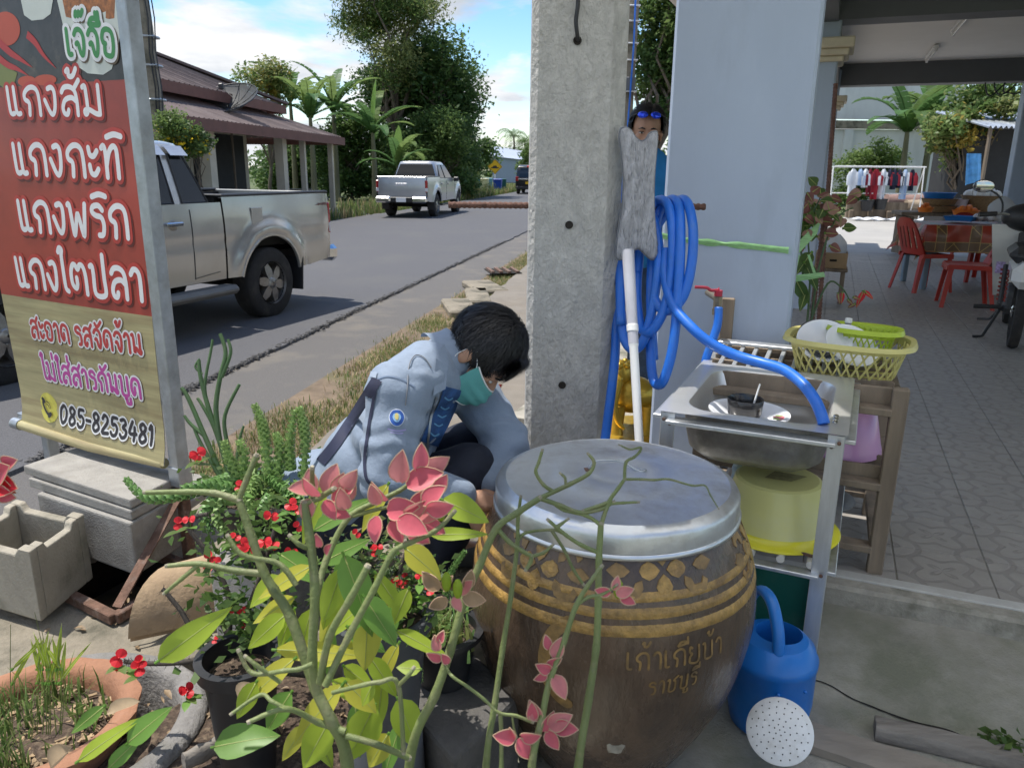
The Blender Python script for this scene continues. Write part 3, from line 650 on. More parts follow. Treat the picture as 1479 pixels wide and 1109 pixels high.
tree('far_tree', 'far dark trees closing the view beyond the road sign', (c.x-4, 88, 0), rblobs((c.x-3, 88, 2.4), (4, 1.5, 2.2), 16, 1.3), 5000, .4, [m_l_dark, m_l_mid], .2)
Pn, kk = blob_points(rblobs((-8, 125, 2.5), (38, 6, 1.5), 40, 3.0)+rblobs((40, 105, 3), (40, 8, 2), 30, 3.2)+rblobs((-15, 60, 1.4), (7, 1.5, 1.0), 16, 1.5), 16000); V, F = leaf_cloud(Pn, None, .7*(.6+.8*NPR.rand(16000)))
raw('far_tree_line', V, F, [m_l_dark, m_l_mid], mi=NPR.randint(0, 2, 16000), kind='stuff')
def blade(b, base, az, el0, L, w, bend, n=9, m=0, tears=0, twist=0, cup=.25):
 """long drooping blade with a midrib; tears>0 leaves notches"""
 p = Vector(base); a = el0; pts = []; seg = L/n; h = Vector((math.sin(az), math.cos(az), 0))
 for i in range(n+1):
  d = h*math.cos(a)+Vector((0, 0, math.sin(a))); nn = -h*math.sin(a)+Vector((0, 0, math.cos(a))); pts.append((p.copy(), d, nn)); p = p+d*seg; a -= bend/n*(.5+1.0*i/n)
 sd = Vector((math.cos(az), -math.sin(az), 0))
 vs = []; fs = []
 for i in range(n):
  t0, t1 = i/n, (i+1)/n
  def W(t): return w*.5*max(.03, math.sin(math.pi*min(1, t*.92+.08))**.55)
  for sgn in (-1, 1):
   g = 0
   if tears: g = rnd.uniform(0, tears)*seg
   q0, d0, n0 = pts[i]; q1, d1, n1 = pts[i+1]; s_ = sd*sgn
   dr = rnd.uniform(.1, .5)*cup if tears else cup*.5
   e0 = q0+d0*g*.5+s_*W(t0)-n0*W(t0)*(-cup+dr); e1 = q1-d1*g+s_*W(t1)-n1*W(t1)*(-cup+dr)
   k = len(vs); vs += [q0, e0, e1, q1]; fs.append((k, k+1, k+2, k+3) if sgn > 0 else (k+3, k+2, k+1, k))
 b.add(vs, fs, m); return pts
def banana(label, base, h, L, nl, mats, group='banana plants', w=.55, seed=0, parts=True, young=0):
 base = Vector(base); t = thing('banana_plant', label, 'banana plant', base, group=group)
 b = MB(); b.tube([base, base+Vector((.03, 0, h*.5)), base+Vector((.0, 0, h))], [.16, .13, .08], 10); b.build('stem', m_bark_ban, t, smooth=60)
 for k in range(nl):
  az = k*2.4+seed+rnd.uniform(-.3, .3); e = rad(rnd.uniform(28, 78)); b = MB(); m = mats[rnd.randrange(len(mats))]
  pts = blade(b, base+Vector((0, 0, h-.12*rnd.random())), az, e, L*rnd.uniform(.75, 1.1), w*rnd.uniform(.8, 1.1), rad(rnd.uniform(60, 125)), 14, tears=.22)
  b.tube([q[0]-q[2]*.008 for q in pts], [.03-.027*i/len(pts) for i in range(len(pts))], 5); b.build('leaf', m, t, smooth=0)
 for k in range(young):
  b = MB(); blade(b, base+Vector((0, 0, h)), seed+k, rad(86), L*.8, w*.75, rad(8), 8); b.build('leaf', m_ban_y, t, smooth=60, label='upright pale young leaf')
 return t
for (u, y, h, L, nl, sd, yg, lab) in ((452, 38, 3.9, 2.9, 10, .3, 0, 'banana plant just behind the right end of the lower brown roof'), (485, 40, 4.3, 3.0, 10, 1.3, 0, 'banana plant second from the roof end, against the sky'),
 (425, 42, 4.9, 3.0, 9, 2.2, 0, 'banana plant rising over the corner of the brown roof'), (540, 39, 3.3, 3.0, 11, .9, 1, 'banana plant with one tall upright leaf left of the silver pickup'),
 (515, 43, 3.6, 2.8, 10, 3.0, 0, 'banana plant lowest among the shrubs right of the house'), (575, 36.5, 1.7, 2.2, 8, 2.6, 1, 'banana plant with a bright pale leaf behind the silver pickup tailgate')):
 c = py(u, 240, y); banana(lab, (c.x, y, 0), h, L, nl, [m_ban, m_ban, m_l_lite], 'banana plants beside the road house', seed=sd, young=yg, w=.6)
def palm(label, base, h, L, n, group):
 t = thing('coconut_palm', label, 'palm tree', base, group=group); base = Vector(base); MB().tube([base, base+Vector((.2, 0, h*.5)), base+Vector((0, 0, h))], [.2, .15, .12], 7).build('trunk', m_stem_dark, t)
 b = MB()
 for k in range(n):
  az = k*2.4; p = base+Vector((0, 0, h)); a = rad(rnd.uniform(5, 75)); hh = Vector((math.sin(az), math.cos(az), 0)); sd = Vector((hh.y, -hh.x, 0))
  for i in range(14):
   d = hh*math.cos(a)+Vector((0, 0, math.sin(a))); q = p+d*L/14
   for sg in (-1, 1):
    e = p+sd*sg*L*.17*math.sin(.3+2.6*i/14)-Vector((0, 0, L*.10)); b.add([p, p+d*L/26, e], [(0, 1, 2)])
   p = q; a -= rad(9)
 b.build('fronds', m_l_mid, t, smooth=0, kind='stuff')
c = py(742, 190, 115); palm('coconut palm farthest down the road, left of the concrete pole', (c.x, 115, 0), 6.2, 3.2, 16, 'coconut palms at the end of the road'); c = py(750, 200, 118); palm('coconut palm standing nearer the concrete pole at the end of the road', (c.x+.8, 118, 0), 5.6, 3.0, 14, 'coconut palms at the end of the road')
def grass(name, pts, hgt, w, mats, lean=.5, parent=None):
 P = np.array(pts, dtype=np.float32); N = len(P); az = NPR.rand(N)*6.283; h = hgt*(.4+.9*NPR.rand(N)); ln = lean*NPR.rand(N)*h
 d = np.stack([np.cos(az), np.sin(az), 0*az], 1); s = np.stack([-np.sin(az), np.cos(az), 0*az], 1)*w*(.6+.8*NPR.rand(N))[:, None]; up = np.array([0, 0, 1.])
 mid = P+d*(ln*.35)[:, None]+up*(h*.62)[:, None]; tip = P+d*ln[:, None]+up*(h*(1-.25*NPR.rand(N)))[:, None]
 V = np.stack([P-s, P+s, mid+s*.7, mid-s*.7, tip+s*.08, tip-s*.08], 1).reshape(-1, 3); i = np.arange(N)*6
 F = np.concatenate([np.stack([i, i+1, i+2, i+3], 1), np.stack([i+3, i+2, i+4, i+5], 1)]); mi = np.tile(NPR.randint(0, len(mats), N), 2)
 return raw(name, V, F, mats, parent, mi=mi, kind='stuff')
m_g1 = leafmat('verge_grass', (.13, .16, .045)); m_g2 = leafmat('dry_grass', (.34, .26, .13), .25); m_g3 = leafmat('green_grass', (.07, .13, .025))
pts = []
for i in range(9000):
 y = 18+62*rnd.random()**1.2; x = roadx(y)-6.7-rnd.random()**1.6*3.2
 if y < 31 and x < roadx(y)-7.4: continue
 pts.append((x, y, -.05))
grass('far_verge_grass', pts, .42, .02, [m_g1, m_g3, m_g1, m_g2])
pts = []
while len(pts) < 16000:
 y = 3.0+15*rnd.random()**1.5; x = roadx(y)+.95+(pavex(y)-roadx(y)-.95)*rnd.random()
 if pavex(y) < roadx(y)+.9: x = roadx(y)+.9+.25*rnd.random()
 if mnoise.noise(Vector((x*2.5, y*1.3, 3)))+.28 < rnd.random()*.6: continue
 pts.append((x+.06*rnd.gauss(0, 1), y, -.01))
grass('roadside_grass', pts, .055, .0035, [m_g2, m_g1, m_g2, m_g1, m_g3], lean=1.3)
b = MB(); q = [(-11, 19), (roadx(19)-6.5, 19), (roadx(29)-6.5, 29), (-11, 29)]
b.prism(q, lambda x, y: (x, y, -.1), lambda x, y: (x, y, -.012)); b.build('driveway', m_asph2, smooth=0, kind='structure')
c = py(228, 185, 14); t = tree('flowering_shrub', 'green shrub with yellow flowers above the roof of the near pickup', (c.x, 14.5, 0), rblobs((c.x, 14.5, c.z-.2), (.42, .3, .5), 10, .22), 2600, .075, [m_l_mid, m_l_lite], .03, 'shrub')
P, _ = blob_points(rblobs((c.x, 14.4, c.z-.1), (.45, .3, .4), 8, .2), 160); V, F = leaf_cloud(P, None, .06*(.7+.6*NPR.rand(160)), 1); raw('flowers', V, F, leafmat('yellow_petal', (.75, .52, .02)), t, kind='stuff')
c = py(268, 195, 14.5); t = tree('flowering_shrub', 'smaller yellow flowered shrub right of the sign post, over the pickup roof', (c.x, 15, 0), rblobs((c.x, 15, c.z-.15), (.33, .3, .3), 8, .18), 1600, .075, [m_l_mid, m_l_lite], .03, 'shrub')
P, _ = blob_points(rblobs((c.x, 14.9, c.z-.1), (.33, .3, .25), 6, .18), 110); V, F = leaf_cloud(P, None, .06*(.7+.6*NPR.rand(110)), 1); raw('flowers', V, F, MATS['yellow_petal'], t, kind='stuff')
c = py(220, 100, 15.5); t = thing('utility_pole', 'weathered grey utility pole with wires beside the brown roof', 'utility pole', (c.x, 15.5, 0))
b = MB(); b.beam((c.x+.1, 15.5, 0), (c.x-.18, 15.5, 7), .24, .24, bev=.03); b.build('shaft', m_conc_old, t, smooth=30)
b = MB()
for k in range(3): b.tube([(c.x+.16-.06*k+.04*(i % 2), 15.36, 2.4+i*.6) for i in range(8)], .012, 5)
b.build('cables', m_black, t, smooth=60, kind='stuff'); b = MB()
for z in (2.8, 3.4, 3.9): b.cbox((c.x, 15.5, z), (.31, .31, .05), .02)
b.build('straps', m_steel, t, kind='stuff')
c = py(907, 100, 12); t = thing('utility_pole', 'narrow concrete utility pole with a blue wire seen right of the near pole', 'utility pole', (c.x, 12, 0))
b = MB(); b.beam((c.x-.02, 12, 0), (c.x+.05, 12, 7), .13, .18, bev=.02); b.build('shaft', m_conc_old, t, smooth=30)
MB().tube([(c.x+.02, 11.88, 2.2), (c.x+.05, 11.88, 3.3), (c.x+.03, 11.86, 5)], .013, 6).build('blue_wire', m_blue, t); MB().cbox((c.x+.02, 12, py(905, 123, 12).z), (.17, .22, .2), .01).build('dark_band', m_beam, t, smooth=30)
b = MB()
for v in (10, 32, 64, 88, 133): b.cbox((c.x+.03, 12, py(905, v, 12).z), (.19, .22, .018), .004)
b.build('wire_ties', m_white_paint, t, kind='stuff')
c = py(715, 241, 59); t = thing('road_sign', 'yellow diamond speed bump warning sign on a white post by the road', 'road sign', (c.x, 59, 0))
m_sy = mat('sign_yellow', (.80, .46, .01), .5, var=.03); MB().tube([(c.x, 59.03, 0), (c.x, 59.03, c.z+.1)], .05, 8).build('post', m_white_paint, t)
q = .55*1.0; pl = [(-q, 0), (0, -q), (q, 0), (0, q)]
pn = MB().prism(pl, lambda x, z: (c.x+x, 59, c.z+z), lambda x, z: (c.x+x, 58.97, c.z+z)).build('plate', m_sy, t, smooth=0)
b = MB(); b.prism([(-.3, -.12), (.3, -.12), (.26, -.05), (.17, -.05), (.1, .07), (.03, .09), (-.03, .06), (-.08, .09), (-.14, .02), (-.2, -.05), (-.27, -.05)][::-1], lambda x, z: (c.x+x, 58.966, c.z+z), lambda x, z: (c.x+x, 58.962, c.z+z)); b.build('bump_symbol', m_black, pn, smooth=0)
b = MB(); q2 = .50
for i in range(4):
 a = [(-q2, 0), (0, -q2), (q2, 0), (0, q2)][i]; e = [(0, -q2), (q2, 0), (0, q2), (-q2, 0)][i]; b.beam((c.x+a[0], 58.965, c.z+a[1]), (c.x+e[0], 58.965, c.z+e[1]), .02, .006, up=(0, 1, 0))
b.build('border', m_black, pn, smooth=0)
def bin_(u, v, y, m, lab, w=.62, h=.95):
 p = py(u, v, y); t = thing('wheelie_bin', lab, 'bin', (p.x, y, 0), rnd.uniform(-.2, .2), 'bins by the road sign')
 MB().box((0, 0, h*.45), (w*.8, w*.8, h*.9), None, 0, 1.2).build('bin_body', m, t, local=True, smooth=0); MB().cbox((0, -.02, h*.93), (w, w*1.05, .09), .03).build('lid', m, t, local=True, smooth=30)
m_bb = mat('bin_blue', (.01, .06, .42), .4); m_bg = mat('bin_green', (.01, .11, .10), .4); m_bc = mat('bin_cream', (.55, .52, .33), .5); m_bt = mat('bin_teal', (.13, .32, .42), .5)
bin_(719, 262, 58, m_bb, 'blue wheelie bin right of the road sign post'); bin_(725.5, 262, 59.5, m_bg, 'dark green wheelie bin beside the blue bin', .6)
bin_(700, 262, 61, m_bc, 'cream bin left of the road sign'); bin_(694, 262, 62, m_bt, 'pale teal bin leftmost of the roadside bins'); bin_(706, 260, 63, m_bt, 'pale blue bin between the cream bin and the sign post')
t = thing('metal_shed', 'blue grey metal shed with a pale sloping roof at the end of the road', 'shed', (8, 105, 0)); m_shed = mat('shed_sheet', (.26, .32, .42), .5, var=.06)
cs_ = py(744, 235, 100); MB().prism([(-3.4, 0), (3.4, 0), (3.4, 2.3), (-3.4, 3.3)], lambda x, z: (cs_.x+x+.6, 103, z), lambda x, z: (cs_.x+x+.6, 100, z)).build('wall', m_shed, t, smooth=0)
b = MB(); b.add([(cs_.x-3.2, 99.6, 3.2), (cs_.x+4.3, 99.6, 2.45), (cs_.x+4.3, 106, 3.4), (cs_.x-3.2, 106, 4.6)], [(0, 1, 2, 3)]); b.build('roof', mat('pale_sheet_roof', (.38, .42, .50), .5), t, smooth=0)
# ================================================================== BACK YARD BEHIND THE GARAGE
a = py(1196, 200, 37); c = py(1330, 200, 37)
t = thing('boundary_wall', 'tall stained white wall with a grey band behind the banana plant', 'wall', (a.x, 37, 0))
wb = py(1250, 182, 37).z
MB().box(((a.x+c.x)/2+.2, 37.2, wb/2), (c.x-a.x+3.0, .3, wb-.3)).build('wall_panel', m_wallwhite, t, smooth=0)
MB().box(((a.x+c.x)/2+.2, 37.2, wb+2.4), (c.x-a.x+3.0, .3, 4.2)).build('wall_panel', m_wallwhite, t, smooth=0)
MB().box(((a.x+c.x)/2+.2, 37.15, wb+.05), (c.x-a.x+3.1, .5, .34)).build('band', m_conc_old, t, smooth=0)
MB().box((a.x+.9, 37.12, wb/2), (.4, .45, wb-.35)).build('column', m_wallwhite, t, smooth=0)
c = py(1312, 180, 31); banana('large banana plant with wide ragged leaves in front of the white wall', (c.x, 31, .1), c.z-.3, 2.9, 13, [m_ban, m_ban, m_l_mid], 'banana plants in the back yard', seed=1.1, w=.72)
c = py(1330, 160, 33); banana('second banana plant behind the large one in the back yard', (c.x+.5, 33, .1), c.z-.2, 2.7, 10, [m_ban, m_l_mid], 'banana plants in the back yard', seed=.3, w=.66)
c = py(1365, 190, 34); banana('banana plant farthest right, behind the yellowing tree', (c.x, 34, .1), c.z, 2.5, 8, [m_ban, m_l_mid], 'banana plants in the back yard', seed=2.3)
c = py(1255, 232, 33); k = 33/FPX; tree('leafy_shrub', 'light green shrub below the white wall behind the clothes rack', (c.x, 33, 0), rblobs((c.x, 33, c.z-.1), (46*k, .8, 26*k), 18, .55)+rblobs((c.x, 32.8, .8), (1.3, .6, .6), 8, .5), 8000, .14, [m_l_lite, m_l_lite, m_l_mid], .06, 'shrub')
c = py(1392, 190, 20); k = 20/FPX; tree('yellowing_tree', 'small tree with round yellow green leaves behind the table', (py(1388, 300, 20).x, 20, .25), rblobs((c.x+.1, 20, c.z), (58*k, .7, 52*k), 26, .34), 5200, .115, [m_l_olive, m_l_lite, m_l_mid, m_l_olive, m_l_yel], .07, aspect=.75, shell=.1)
c = py(1445, 160, 24); k = 24/FPX; tree('leafy_tree', 'green tree crown at the right end of the back opening', (c.x, 25, .2), rblobs((c.x, 25, c.z), (50*k, .8, 46*k), 18, .5), 5200, .14, [m_l_olive, m_l_mid], .08, aspect=.7)
for (u, lab, w) in ((1349, 'leftmost thin bare trunk behind the baskets', .05), (1358, 'second thin bare trunk behind the baskets', .06), (1366, 'third thin bare trunk behind the baskets', .045), (1376, 'leaning thin trunk nearest the yellowing tree', .05)):
 c = py(u, 225, 26); g = py(u-2, 300, 26); t = thing('thin_tree', lab, 'tree trunk', (g.x, 26, .2), group='thin trunks in the back yard'); MB().tube([(g.x, 26, .15), ((g.x+c.x)/2+.04, 26, 1.5), (c.x, 26, c.z+.6)], [w*1.3, w*1.1, w*.8], 7).build('trunk', m_bark_ban, t)
 P, _ = blob_points(rblobs((c.x, 26, c.z+1.0), (.5, .4, .5), 7, .3), 700); V, F = leaf_cloud(P, None, .13*(.7+.6*NPR.rand(700)), .7); raw('crown', V, F, [m_l_mid, m_l_olive], t, mi=NPR.randint(0, 2, 700), kind='stuff')
Pn, kk = blob_points(rblobs((24, 42, 1.6), (11, 2, 1.2), 30, 1.2), 14000); V, F = leaf_cloud(Pn, None, .28*(.6+.8*NPR.rand(14000))); raw('yard_hedge', V, F, [m_l_dark, m_l_mid], mi=NPR.randint(0, 2, 14000), kind='stuff')
c = py(1452, 186, 19); t = thing('tin_hut', 'dark open hut with a grey corrugated roof at the right of the back yard', 'hut', (c.x+.6, 20, .2))
corrugated('roof', lambda u, v: Vector((c.x-.5+u*2.2, 18.8+v*2.5, c.z+.02+v*.5)), 120, 2, 18, .03, m_steel, t)
MB().box((c.x+.6, 20.6, (c.z+.2)/2+.1), (2.0, 1.4, c.z-.3)).build('dark_room', m_dark, t, smooth=0)
b = MB(); b.tube([(c.x-.4, 18.9, .2), (c.x-.4, 18.9, c.z)], .05, 6); b.build('post', m_wood, t)
L0 = py(1206, 241, 24); R0_ = py(1338, 241, 24); t = thing('clothes_rack', 'white tubular clothes rack standing on the concrete of the back yard', 'clothes rack', ((L0.x+R0_.x)/2, 24, .25))
zt = (L0.z+R0_.z)/2
b = MB(); b.tube([(L0.x, 24, zt), (R0_.x, 24, zt)], .022, 7); b.tube([(L0.x, 24.25, zt-.015), (R0_.x, 24.25, zt-.015)], .018, 7); b.build('top_rail', m_white_paint, t)
MB().tube([(L0.x, 24.1, zt-.78), (R0_.x, 24.1, zt-.78)], .018, 7).build('middle_rail', m_white_paint, t)
for x in (L0.x, R0_.x):
 for dy in (-.25, .4): MB().tube([(x, 24.1, zt), (x-.08, 24.1+dy, .25)], .02, 6).build('leg', m_white_paint, t)
def cloth_mat(n, col, stripe=None):
 m = mat(n, col, .85, var=.1, scale=4, bump=.2, bscale=12, trans=.12)
 return m
def garment(u0, u1, vb, m, lab, trim=None, sl=.5):
 x0 = py(u0, 246, 24.1).x; x1 = py(u1, 246, 24.1).x; zb = py((u0+u1)/2, vb, 24.1).z; cxm = (x0+x1)/2; w = max(.16, x1-x0); t = thing('hanging_shirt', lab, 'shirt', (cxm, 24.1, zb), 0, 'washing on the clothes rack')
 ph = rnd.random()*6; ztop = zt-.07
 def f(u, v):
  z = ztop+(zb-ztop)*v; ww = w*(.35+.65*min(1, v*6)) if v < .17 else w*(1.0-.12*v); x = cxm+(u-.5)*ww
  return Vector((x, 24.1+.05*math.sin(u*9+ph)*(.3+v)-.05*math.cos((u-.5)*3), z))
 b = MB(); b.grid(f, 10, 8); b.grid(lambda u, v: f(u, v)+Vector((0, .12*math.sin(math.pi*u)+.01, 0)), 10, 8, flip=True); b.build('shirt_body', m, t, smooth=60)
 for s in (-1, 1):
  b = MB(); b.tube([(cxm+s*w*.34, 24.08, ztop-.1), (cxm+s*w*.52, 24.04, ztop-.24), (cxm+s*w*.5, 24.03, ztop-.1-sl*.75)], [.06, .08, .075], 7, squash=.5); b.build('sleeve', trim or m, t)
 MB().tube([(cxm, 24.1, ztop-.02), (cxm+.02, 24.1, zt+.02), (cxm-.03, 24.1, zt+.03)], .008, 5).build('hanger', m_steel, t)
cw = cloth_mat('white_cotton', (.74, .78, .84)); clb = cloth_mat('pale_blue_cotton', (.42, .55, .76)); cr_ = cloth_mat('red_cotton', (.34, .02, .035)); cn = cloth_mat('navy_cotton', (.018, .022, .05)); cdr = cloth_mat('dark_red_cotton', (.2, .015, .03))
for g in ((1227, 1239, 283, cw, 'leftmost white shirt on the clothes rack, half behind the reddish plant'), (1240, 1247, 268, clb, 'short pale blue shirt between two white ones at the left of the rack'), (1247, 1255, 271, cw, 'short white shirt left of the dark red one'), (1254, 1261, 283, cdr, 'narrow dark red shirt beside the bright red one'), (1259, 1273, 288, cr_, 'wide red shirt in the middle of the rack'), (1272, 1282, 288, cw, 'long white shirt right of the red one'),
  (1283, 1289, 268, cn, 'narrow navy shirt right of the white one'), (1288, 1298, 274, cn, 'wide navy shirt with a red sleeve', cr_), (1297, 1304, 272, cn, 'navy shirt left of the pale blue striped one'), (1304, 1313, 288, clb, 'long pale blue and white shirt near the right end', cw), (1314, 1323, 276, cn, 'last dark shirt at the right end of the rack', cr_)):
 garment(*g)
def log(name, lab, u0, u1, v, y, r, m, tilt=0):
 p0 = py(u0, v, y); p1 = py(u1, v, y); p1.z += tilt; c = (p0+p1)/2; n = 8
 b = MB(); b.tube([p0.lerp(p1, i/n)+Vector((0, 0, rnd.gauss(0, r*.05))) for i in range(n+1)], [r*rnd.uniform(.93, 1.07) for _ in range(n+1)], 14)
 b.build(name, m, label=lab, cat='log', group='logs in the back yard', smooth=50)
m_log = mat('pinkish_log', (.27, .17, .145), .85, var=.2, scale=6, bump=.5, bscale=20)
log('log', 'thick pinkish brown log on the low bench under the clothes rack', 1278, 1334, 293, 25, .26, m_log)
log('log', 'pale rounded log lying at the right of the rack', 1308, 1345, 297, 24.6, .17, mat('pale_log', (.36, .28, .2), .9, bump=.5))
p0 = py(1222, 302, 24.5); p1 = py(1345, 306, 24.5); t = thing('plank_bench', 'long low brown plank bench under the washing', 'bench', ((p0.x+p1.x)/2, 24.5, .25)); b = MB(); b.beam(p0, p1, .5, .09, up=(0, 1, 0)); b.build('plank', m_wood, t, smooth=0)
for k in range(5):
 q = p0.lerp(p1, .05+.22*k); MB().cbox((q.x, q.y, (q.z+.25)/2), (.14, .3, q.z-.28), .02).build('leg', m_wood, t)
for (u, v, lab) in ((1252, 300, 'black plant pot on the ground left under the washing'), (1271, 298, 'black plant pot under the white shirt of the rack')):
 p = py(u, v, 24.2); MB().lathe([(.01, 0), (.15, 0), (.2, .3), (.22, .31), (.2, .32), (.17, .26), (.01, .25)], 14, (p.x, p.y, p.z-.1)).build('plant_pot', m_black, label=lab, cat='plant pot', group='pots in the back yard')
p = py(1290, 319, 23.2); b = MB(); b.grid(lambda u, v: Vector((p.x-1.2+2.6*u, 23.0+.5*v, .31+.05*math.sin(u*17)*math.sin(v*5)+.02*math.sin(u*41))), 40, 8); b.build('white_sheet', cw, label='crumpled white sheet lying on the ground below the clothes rack', cat='sheet')
def basket(u, v, y, r, h, m, lab, name='wicker_basket', cat='basket', fill=None, fname='contents', z0=None):
 p = py(u, v, y); z0 = p.z-h if z0 is None else z0; t = thing(name, lab, cat, (p.x, p.y, z0), group='baskets and basins behind the table')
 MB().lathe([(.01, 0), (r*.82, 0), (r, h), (r*1.05, h*.99), (r*1.05, h*1.03), (r*.93, h), (r*.76, h*.2), (.01, h*.15)], 20, (p.x, p.y, z0)).build('bowl', m, t)
 if fill:
  b = MB()
  for k in range(9): b.ball((p.x+rnd.uniform(-.5, .5)*r, p.y+rnd.uniform(-.5, .5)*r, z0+h+rnd.uniform(-.02, .05)), r*.28, 7, 5)
  b.build(fname, fill, t, kind='stuff')
m_wick = mat('wicker', (.27, .17, .08), .8, var=.4, scale=30, bump=.8, bscale=40, stretch=(1, 1, 4)); m_pinkw = mat('pinkish_white_plastic', (.62, .52, .54), .4); m_bbas = mat('blue_basin', (.02, .17, .5), .4); m_or = mat('orange_fruit', (.75, .2, .02), .5)
t = thing('low_bench', 'low wooden bench carrying the baskets behind the table', 'bench', py(1378, 312, 13.2)*1.0); p = py(1378, 306, 13.2)
MB().cbox((p.x+.1, 13.3, p.z-.04), (1.9, .6, .06), .01, Matrix.Rotation(-rad(10), 3, 'Z')).build('seat', m_wood, t)
for s in (-.7, .8): MB().cbox((p.x+s, 13.3-.17*s, (p.z-.08+.27)/2), (.08, .5, p.z-.36), .01).build('leg', m_wood, t)
basket(1356, 303, 13.2, .27, .10, m_wick, 'flat wicker basket at the bottom of the left stack', z0=p.z); basket(1356, 295, 13.2, .28, .10, m_wick, 'wicker basket under the blue basin', z0=p.z+.11); basket(1356, 284, 13.2, .26, .09, m_bbas, 'blue plastic basin on the wicker baskets', 'plastic_basin', 'basin', z0=p.z+.215)
basket(1381, 281, 13.3, .20, .20, m_pinkw, 'pinkish white bucket beside the blue basin', 'bucket', 'bucket', z0=p.z); basket(1423, 278, 13.3, .34, .26, m_wick, 'wide wicker basket with a white sack on top', z0=p.z, fill=m_white_paint, fname='white_sack')
basket(1337, 300, 12.8, .12, .07, m_or, 'small orange dish left of the wicker baskets', 'dish', 'dish', m_or, 'oranges'); basket(1395, 304, 12.8, .2, .09, m_or, 'orange tray right of the tree stem', 'tray', 'tray', m_or, 'oranges')
p = py(1408, 222, 18); b = MB(); b.grid(lambda u, v: Vector((p.x-.18+.36*u+.08*v, 18+.06*math.sin(u*8), p.z-.7*v*(1-.2*u))), 8, 8); b.build('blue_cloth', mat('bright_blue_cloth', (.10, .34, .68), .8, var=.3, scale=6, trans=.2), label='bright blue cloth hanging by the tree near the dark hut', cat='cloth')
# ================================================================== TABLE, CHAIRS, THINGS ON THE TABLE
TZ = 1.03; P1 = pz(1340, 325, TZ); TR = rad(-9); Rt = Matrix.Rotation(TR, 3, 'Z')
def T(x, y, z=0): return P1+Rt @ Vector((x, y, 0))+Vector((0, 0, z))
TLx, TLy = 1.5, .85
tb = thing('dining_table', 'table with blue grey legs under a red and brown tablecloth', 'table', T(TLx/2, TLy/2, FZ-TZ))
m_leg = mat('blue_grey_leg', (.16, .22, .28), .5)
MB().beam(T(0, TLy/2, -.025), T(TLx, TLy/2, -.025), TLy, .03, up=(0, 0, 1)) if False else None
b = MB(); b.box(T(TLx/2, TLy/2, -.025), (TLx-.02, TLy-.02, .03), Rt); b.build('table_top', m_wood, tb, smooth=0)
for x in (.07, TLx-.07):
 for y in (.07, TLy-.07): b = MB(); b.beam(T(x, y, FZ-TZ), T(x, y, -.05), .06, .06, bev=.008); b.build('leg', m_leg, tb, smooth=30)
b = MB(); b.beam(T(.1, .1, -.36), T(.42, .1, -.07), .035, .05); b.build('brace', m_leg, tb, smooth=0)
m_tc = mat('tablecloth', (.34, .035, .012), .35, var=.2, scale=7, coat=.15); tn = m_tc.node_tree; N = tn.nodes; bs = N['Principled BSDF']
tcn = N.new('ShaderNodeTexCoord'); sp = N.new('ShaderNodeSeparateXYZ'); tn.links.new(tcn.outputs['UV'], sp.inputs[0])
def mk(op, a_, b_=None):
 n = N.new('ShaderNodeMath'); n.operation = op
 for i, q in enumerate((a_, b_)):
  if q is None: continue
  if isinstance(q, (int, float)): n.inputs[i].default_value = q
  else: tn.links.new(q, n.inputs[i])
 return n.outputs[0]
def band(s, off, w): return mk('LESS_THAN', mk('ABSOLUTE', mk('SUBTRACT', mk('FRACT', mk('ADD', mk('DIVIDE', s, .38), off)), .5)), w/.38/2)
X_, Y_ = sp.outputs[0], sp.outputs[1]; bd = mk('MAXIMUM', band(X_, .1, .10), band(Y_, .2, .10))
dg = mk('MAXIMUM', band(mk('ADD', X_, Y_), .3, .012), band(mk('SUBTRACT', X_, Y_), .1, .012)); ln = mk('MAXIMUM', mk('SUBTRACT', band(X_, .1, .115), band(X_, .1, .10)), mk('SUBTRACT', band(Y_, .2, .115), band(Y_, .2, .10)))
gold = mk('MAXIMUM', ln, mk('MULTIPLY', dg, bd)); o_ = bs.inputs['Base Color'].links[0].from_socket
m1 = N.new('ShaderNodeMix'); m1.data_type = 'RGBA'; tn.links.new(bd, m1.inputs[0]); tn.links.new(o_, m1.inputs[6]); m1.inputs[7].default_value = (.14, .075, .035, 1)
m2 = N.new('ShaderNodeMix'); m2.data_type = 'RGBA'; tn.links.new(gold, m2.inputs[0]); tn.links.new(m1.outputs[2], m2.inputs[6]); m2.inputs[7].default_value = (.42, .27, .09, 1); tn.links.new(m2.outputs[2], bs.inputs['Base Color'])
E_ = .012; DR = .33
def clothpt(x, y):
 ox = min(max(x, -E_), TLx+E_); oy = min(max(y, -E_), TLy+E_); dx = x-ox; dy = y-oy; d = math.hypot(dx, dy)
 if d < 1e-6: return T(x, y, .004)
 s = (abs(dx) < 1e-6)*x+(abs(dx) > 1e-6)*y; cn_ = min(abs(dx), abs(dy))
 fl = (.02+.03*math.sin(s*11))*min(1, d/.1)+cn_*.5
 return T(ox+dx/d*fl, oy+dy/d*fl, .004-d*.98+cn_*.1)
xs = sorted(set([-DR+DR*i/6 for i in range(6)]+[-E_]+[TLx*i/24 for i in range(25)]+[TLx+E_]+[TLx+E_+DR*i/6 for i in range(1, 7)])); ysl = sorted(set([-DR+DR*i/6 for i in range(6)]+[-E_]+[TLy*i/14 for i in range(15)]+[TLy+E_]+[TLy+E_+DR*i/6 for i in range(1, 7)]))
b = MB(); b.add([clothpt(x, y) for y in ysl for x in xs], [(j*len(xs)+i, j*len(xs)+i+1, (j+1)*len(xs)+i+1, (j+1)*len(xs)+i) for j in range(len(ysl)-1) for i in range(len(xs)-1)])
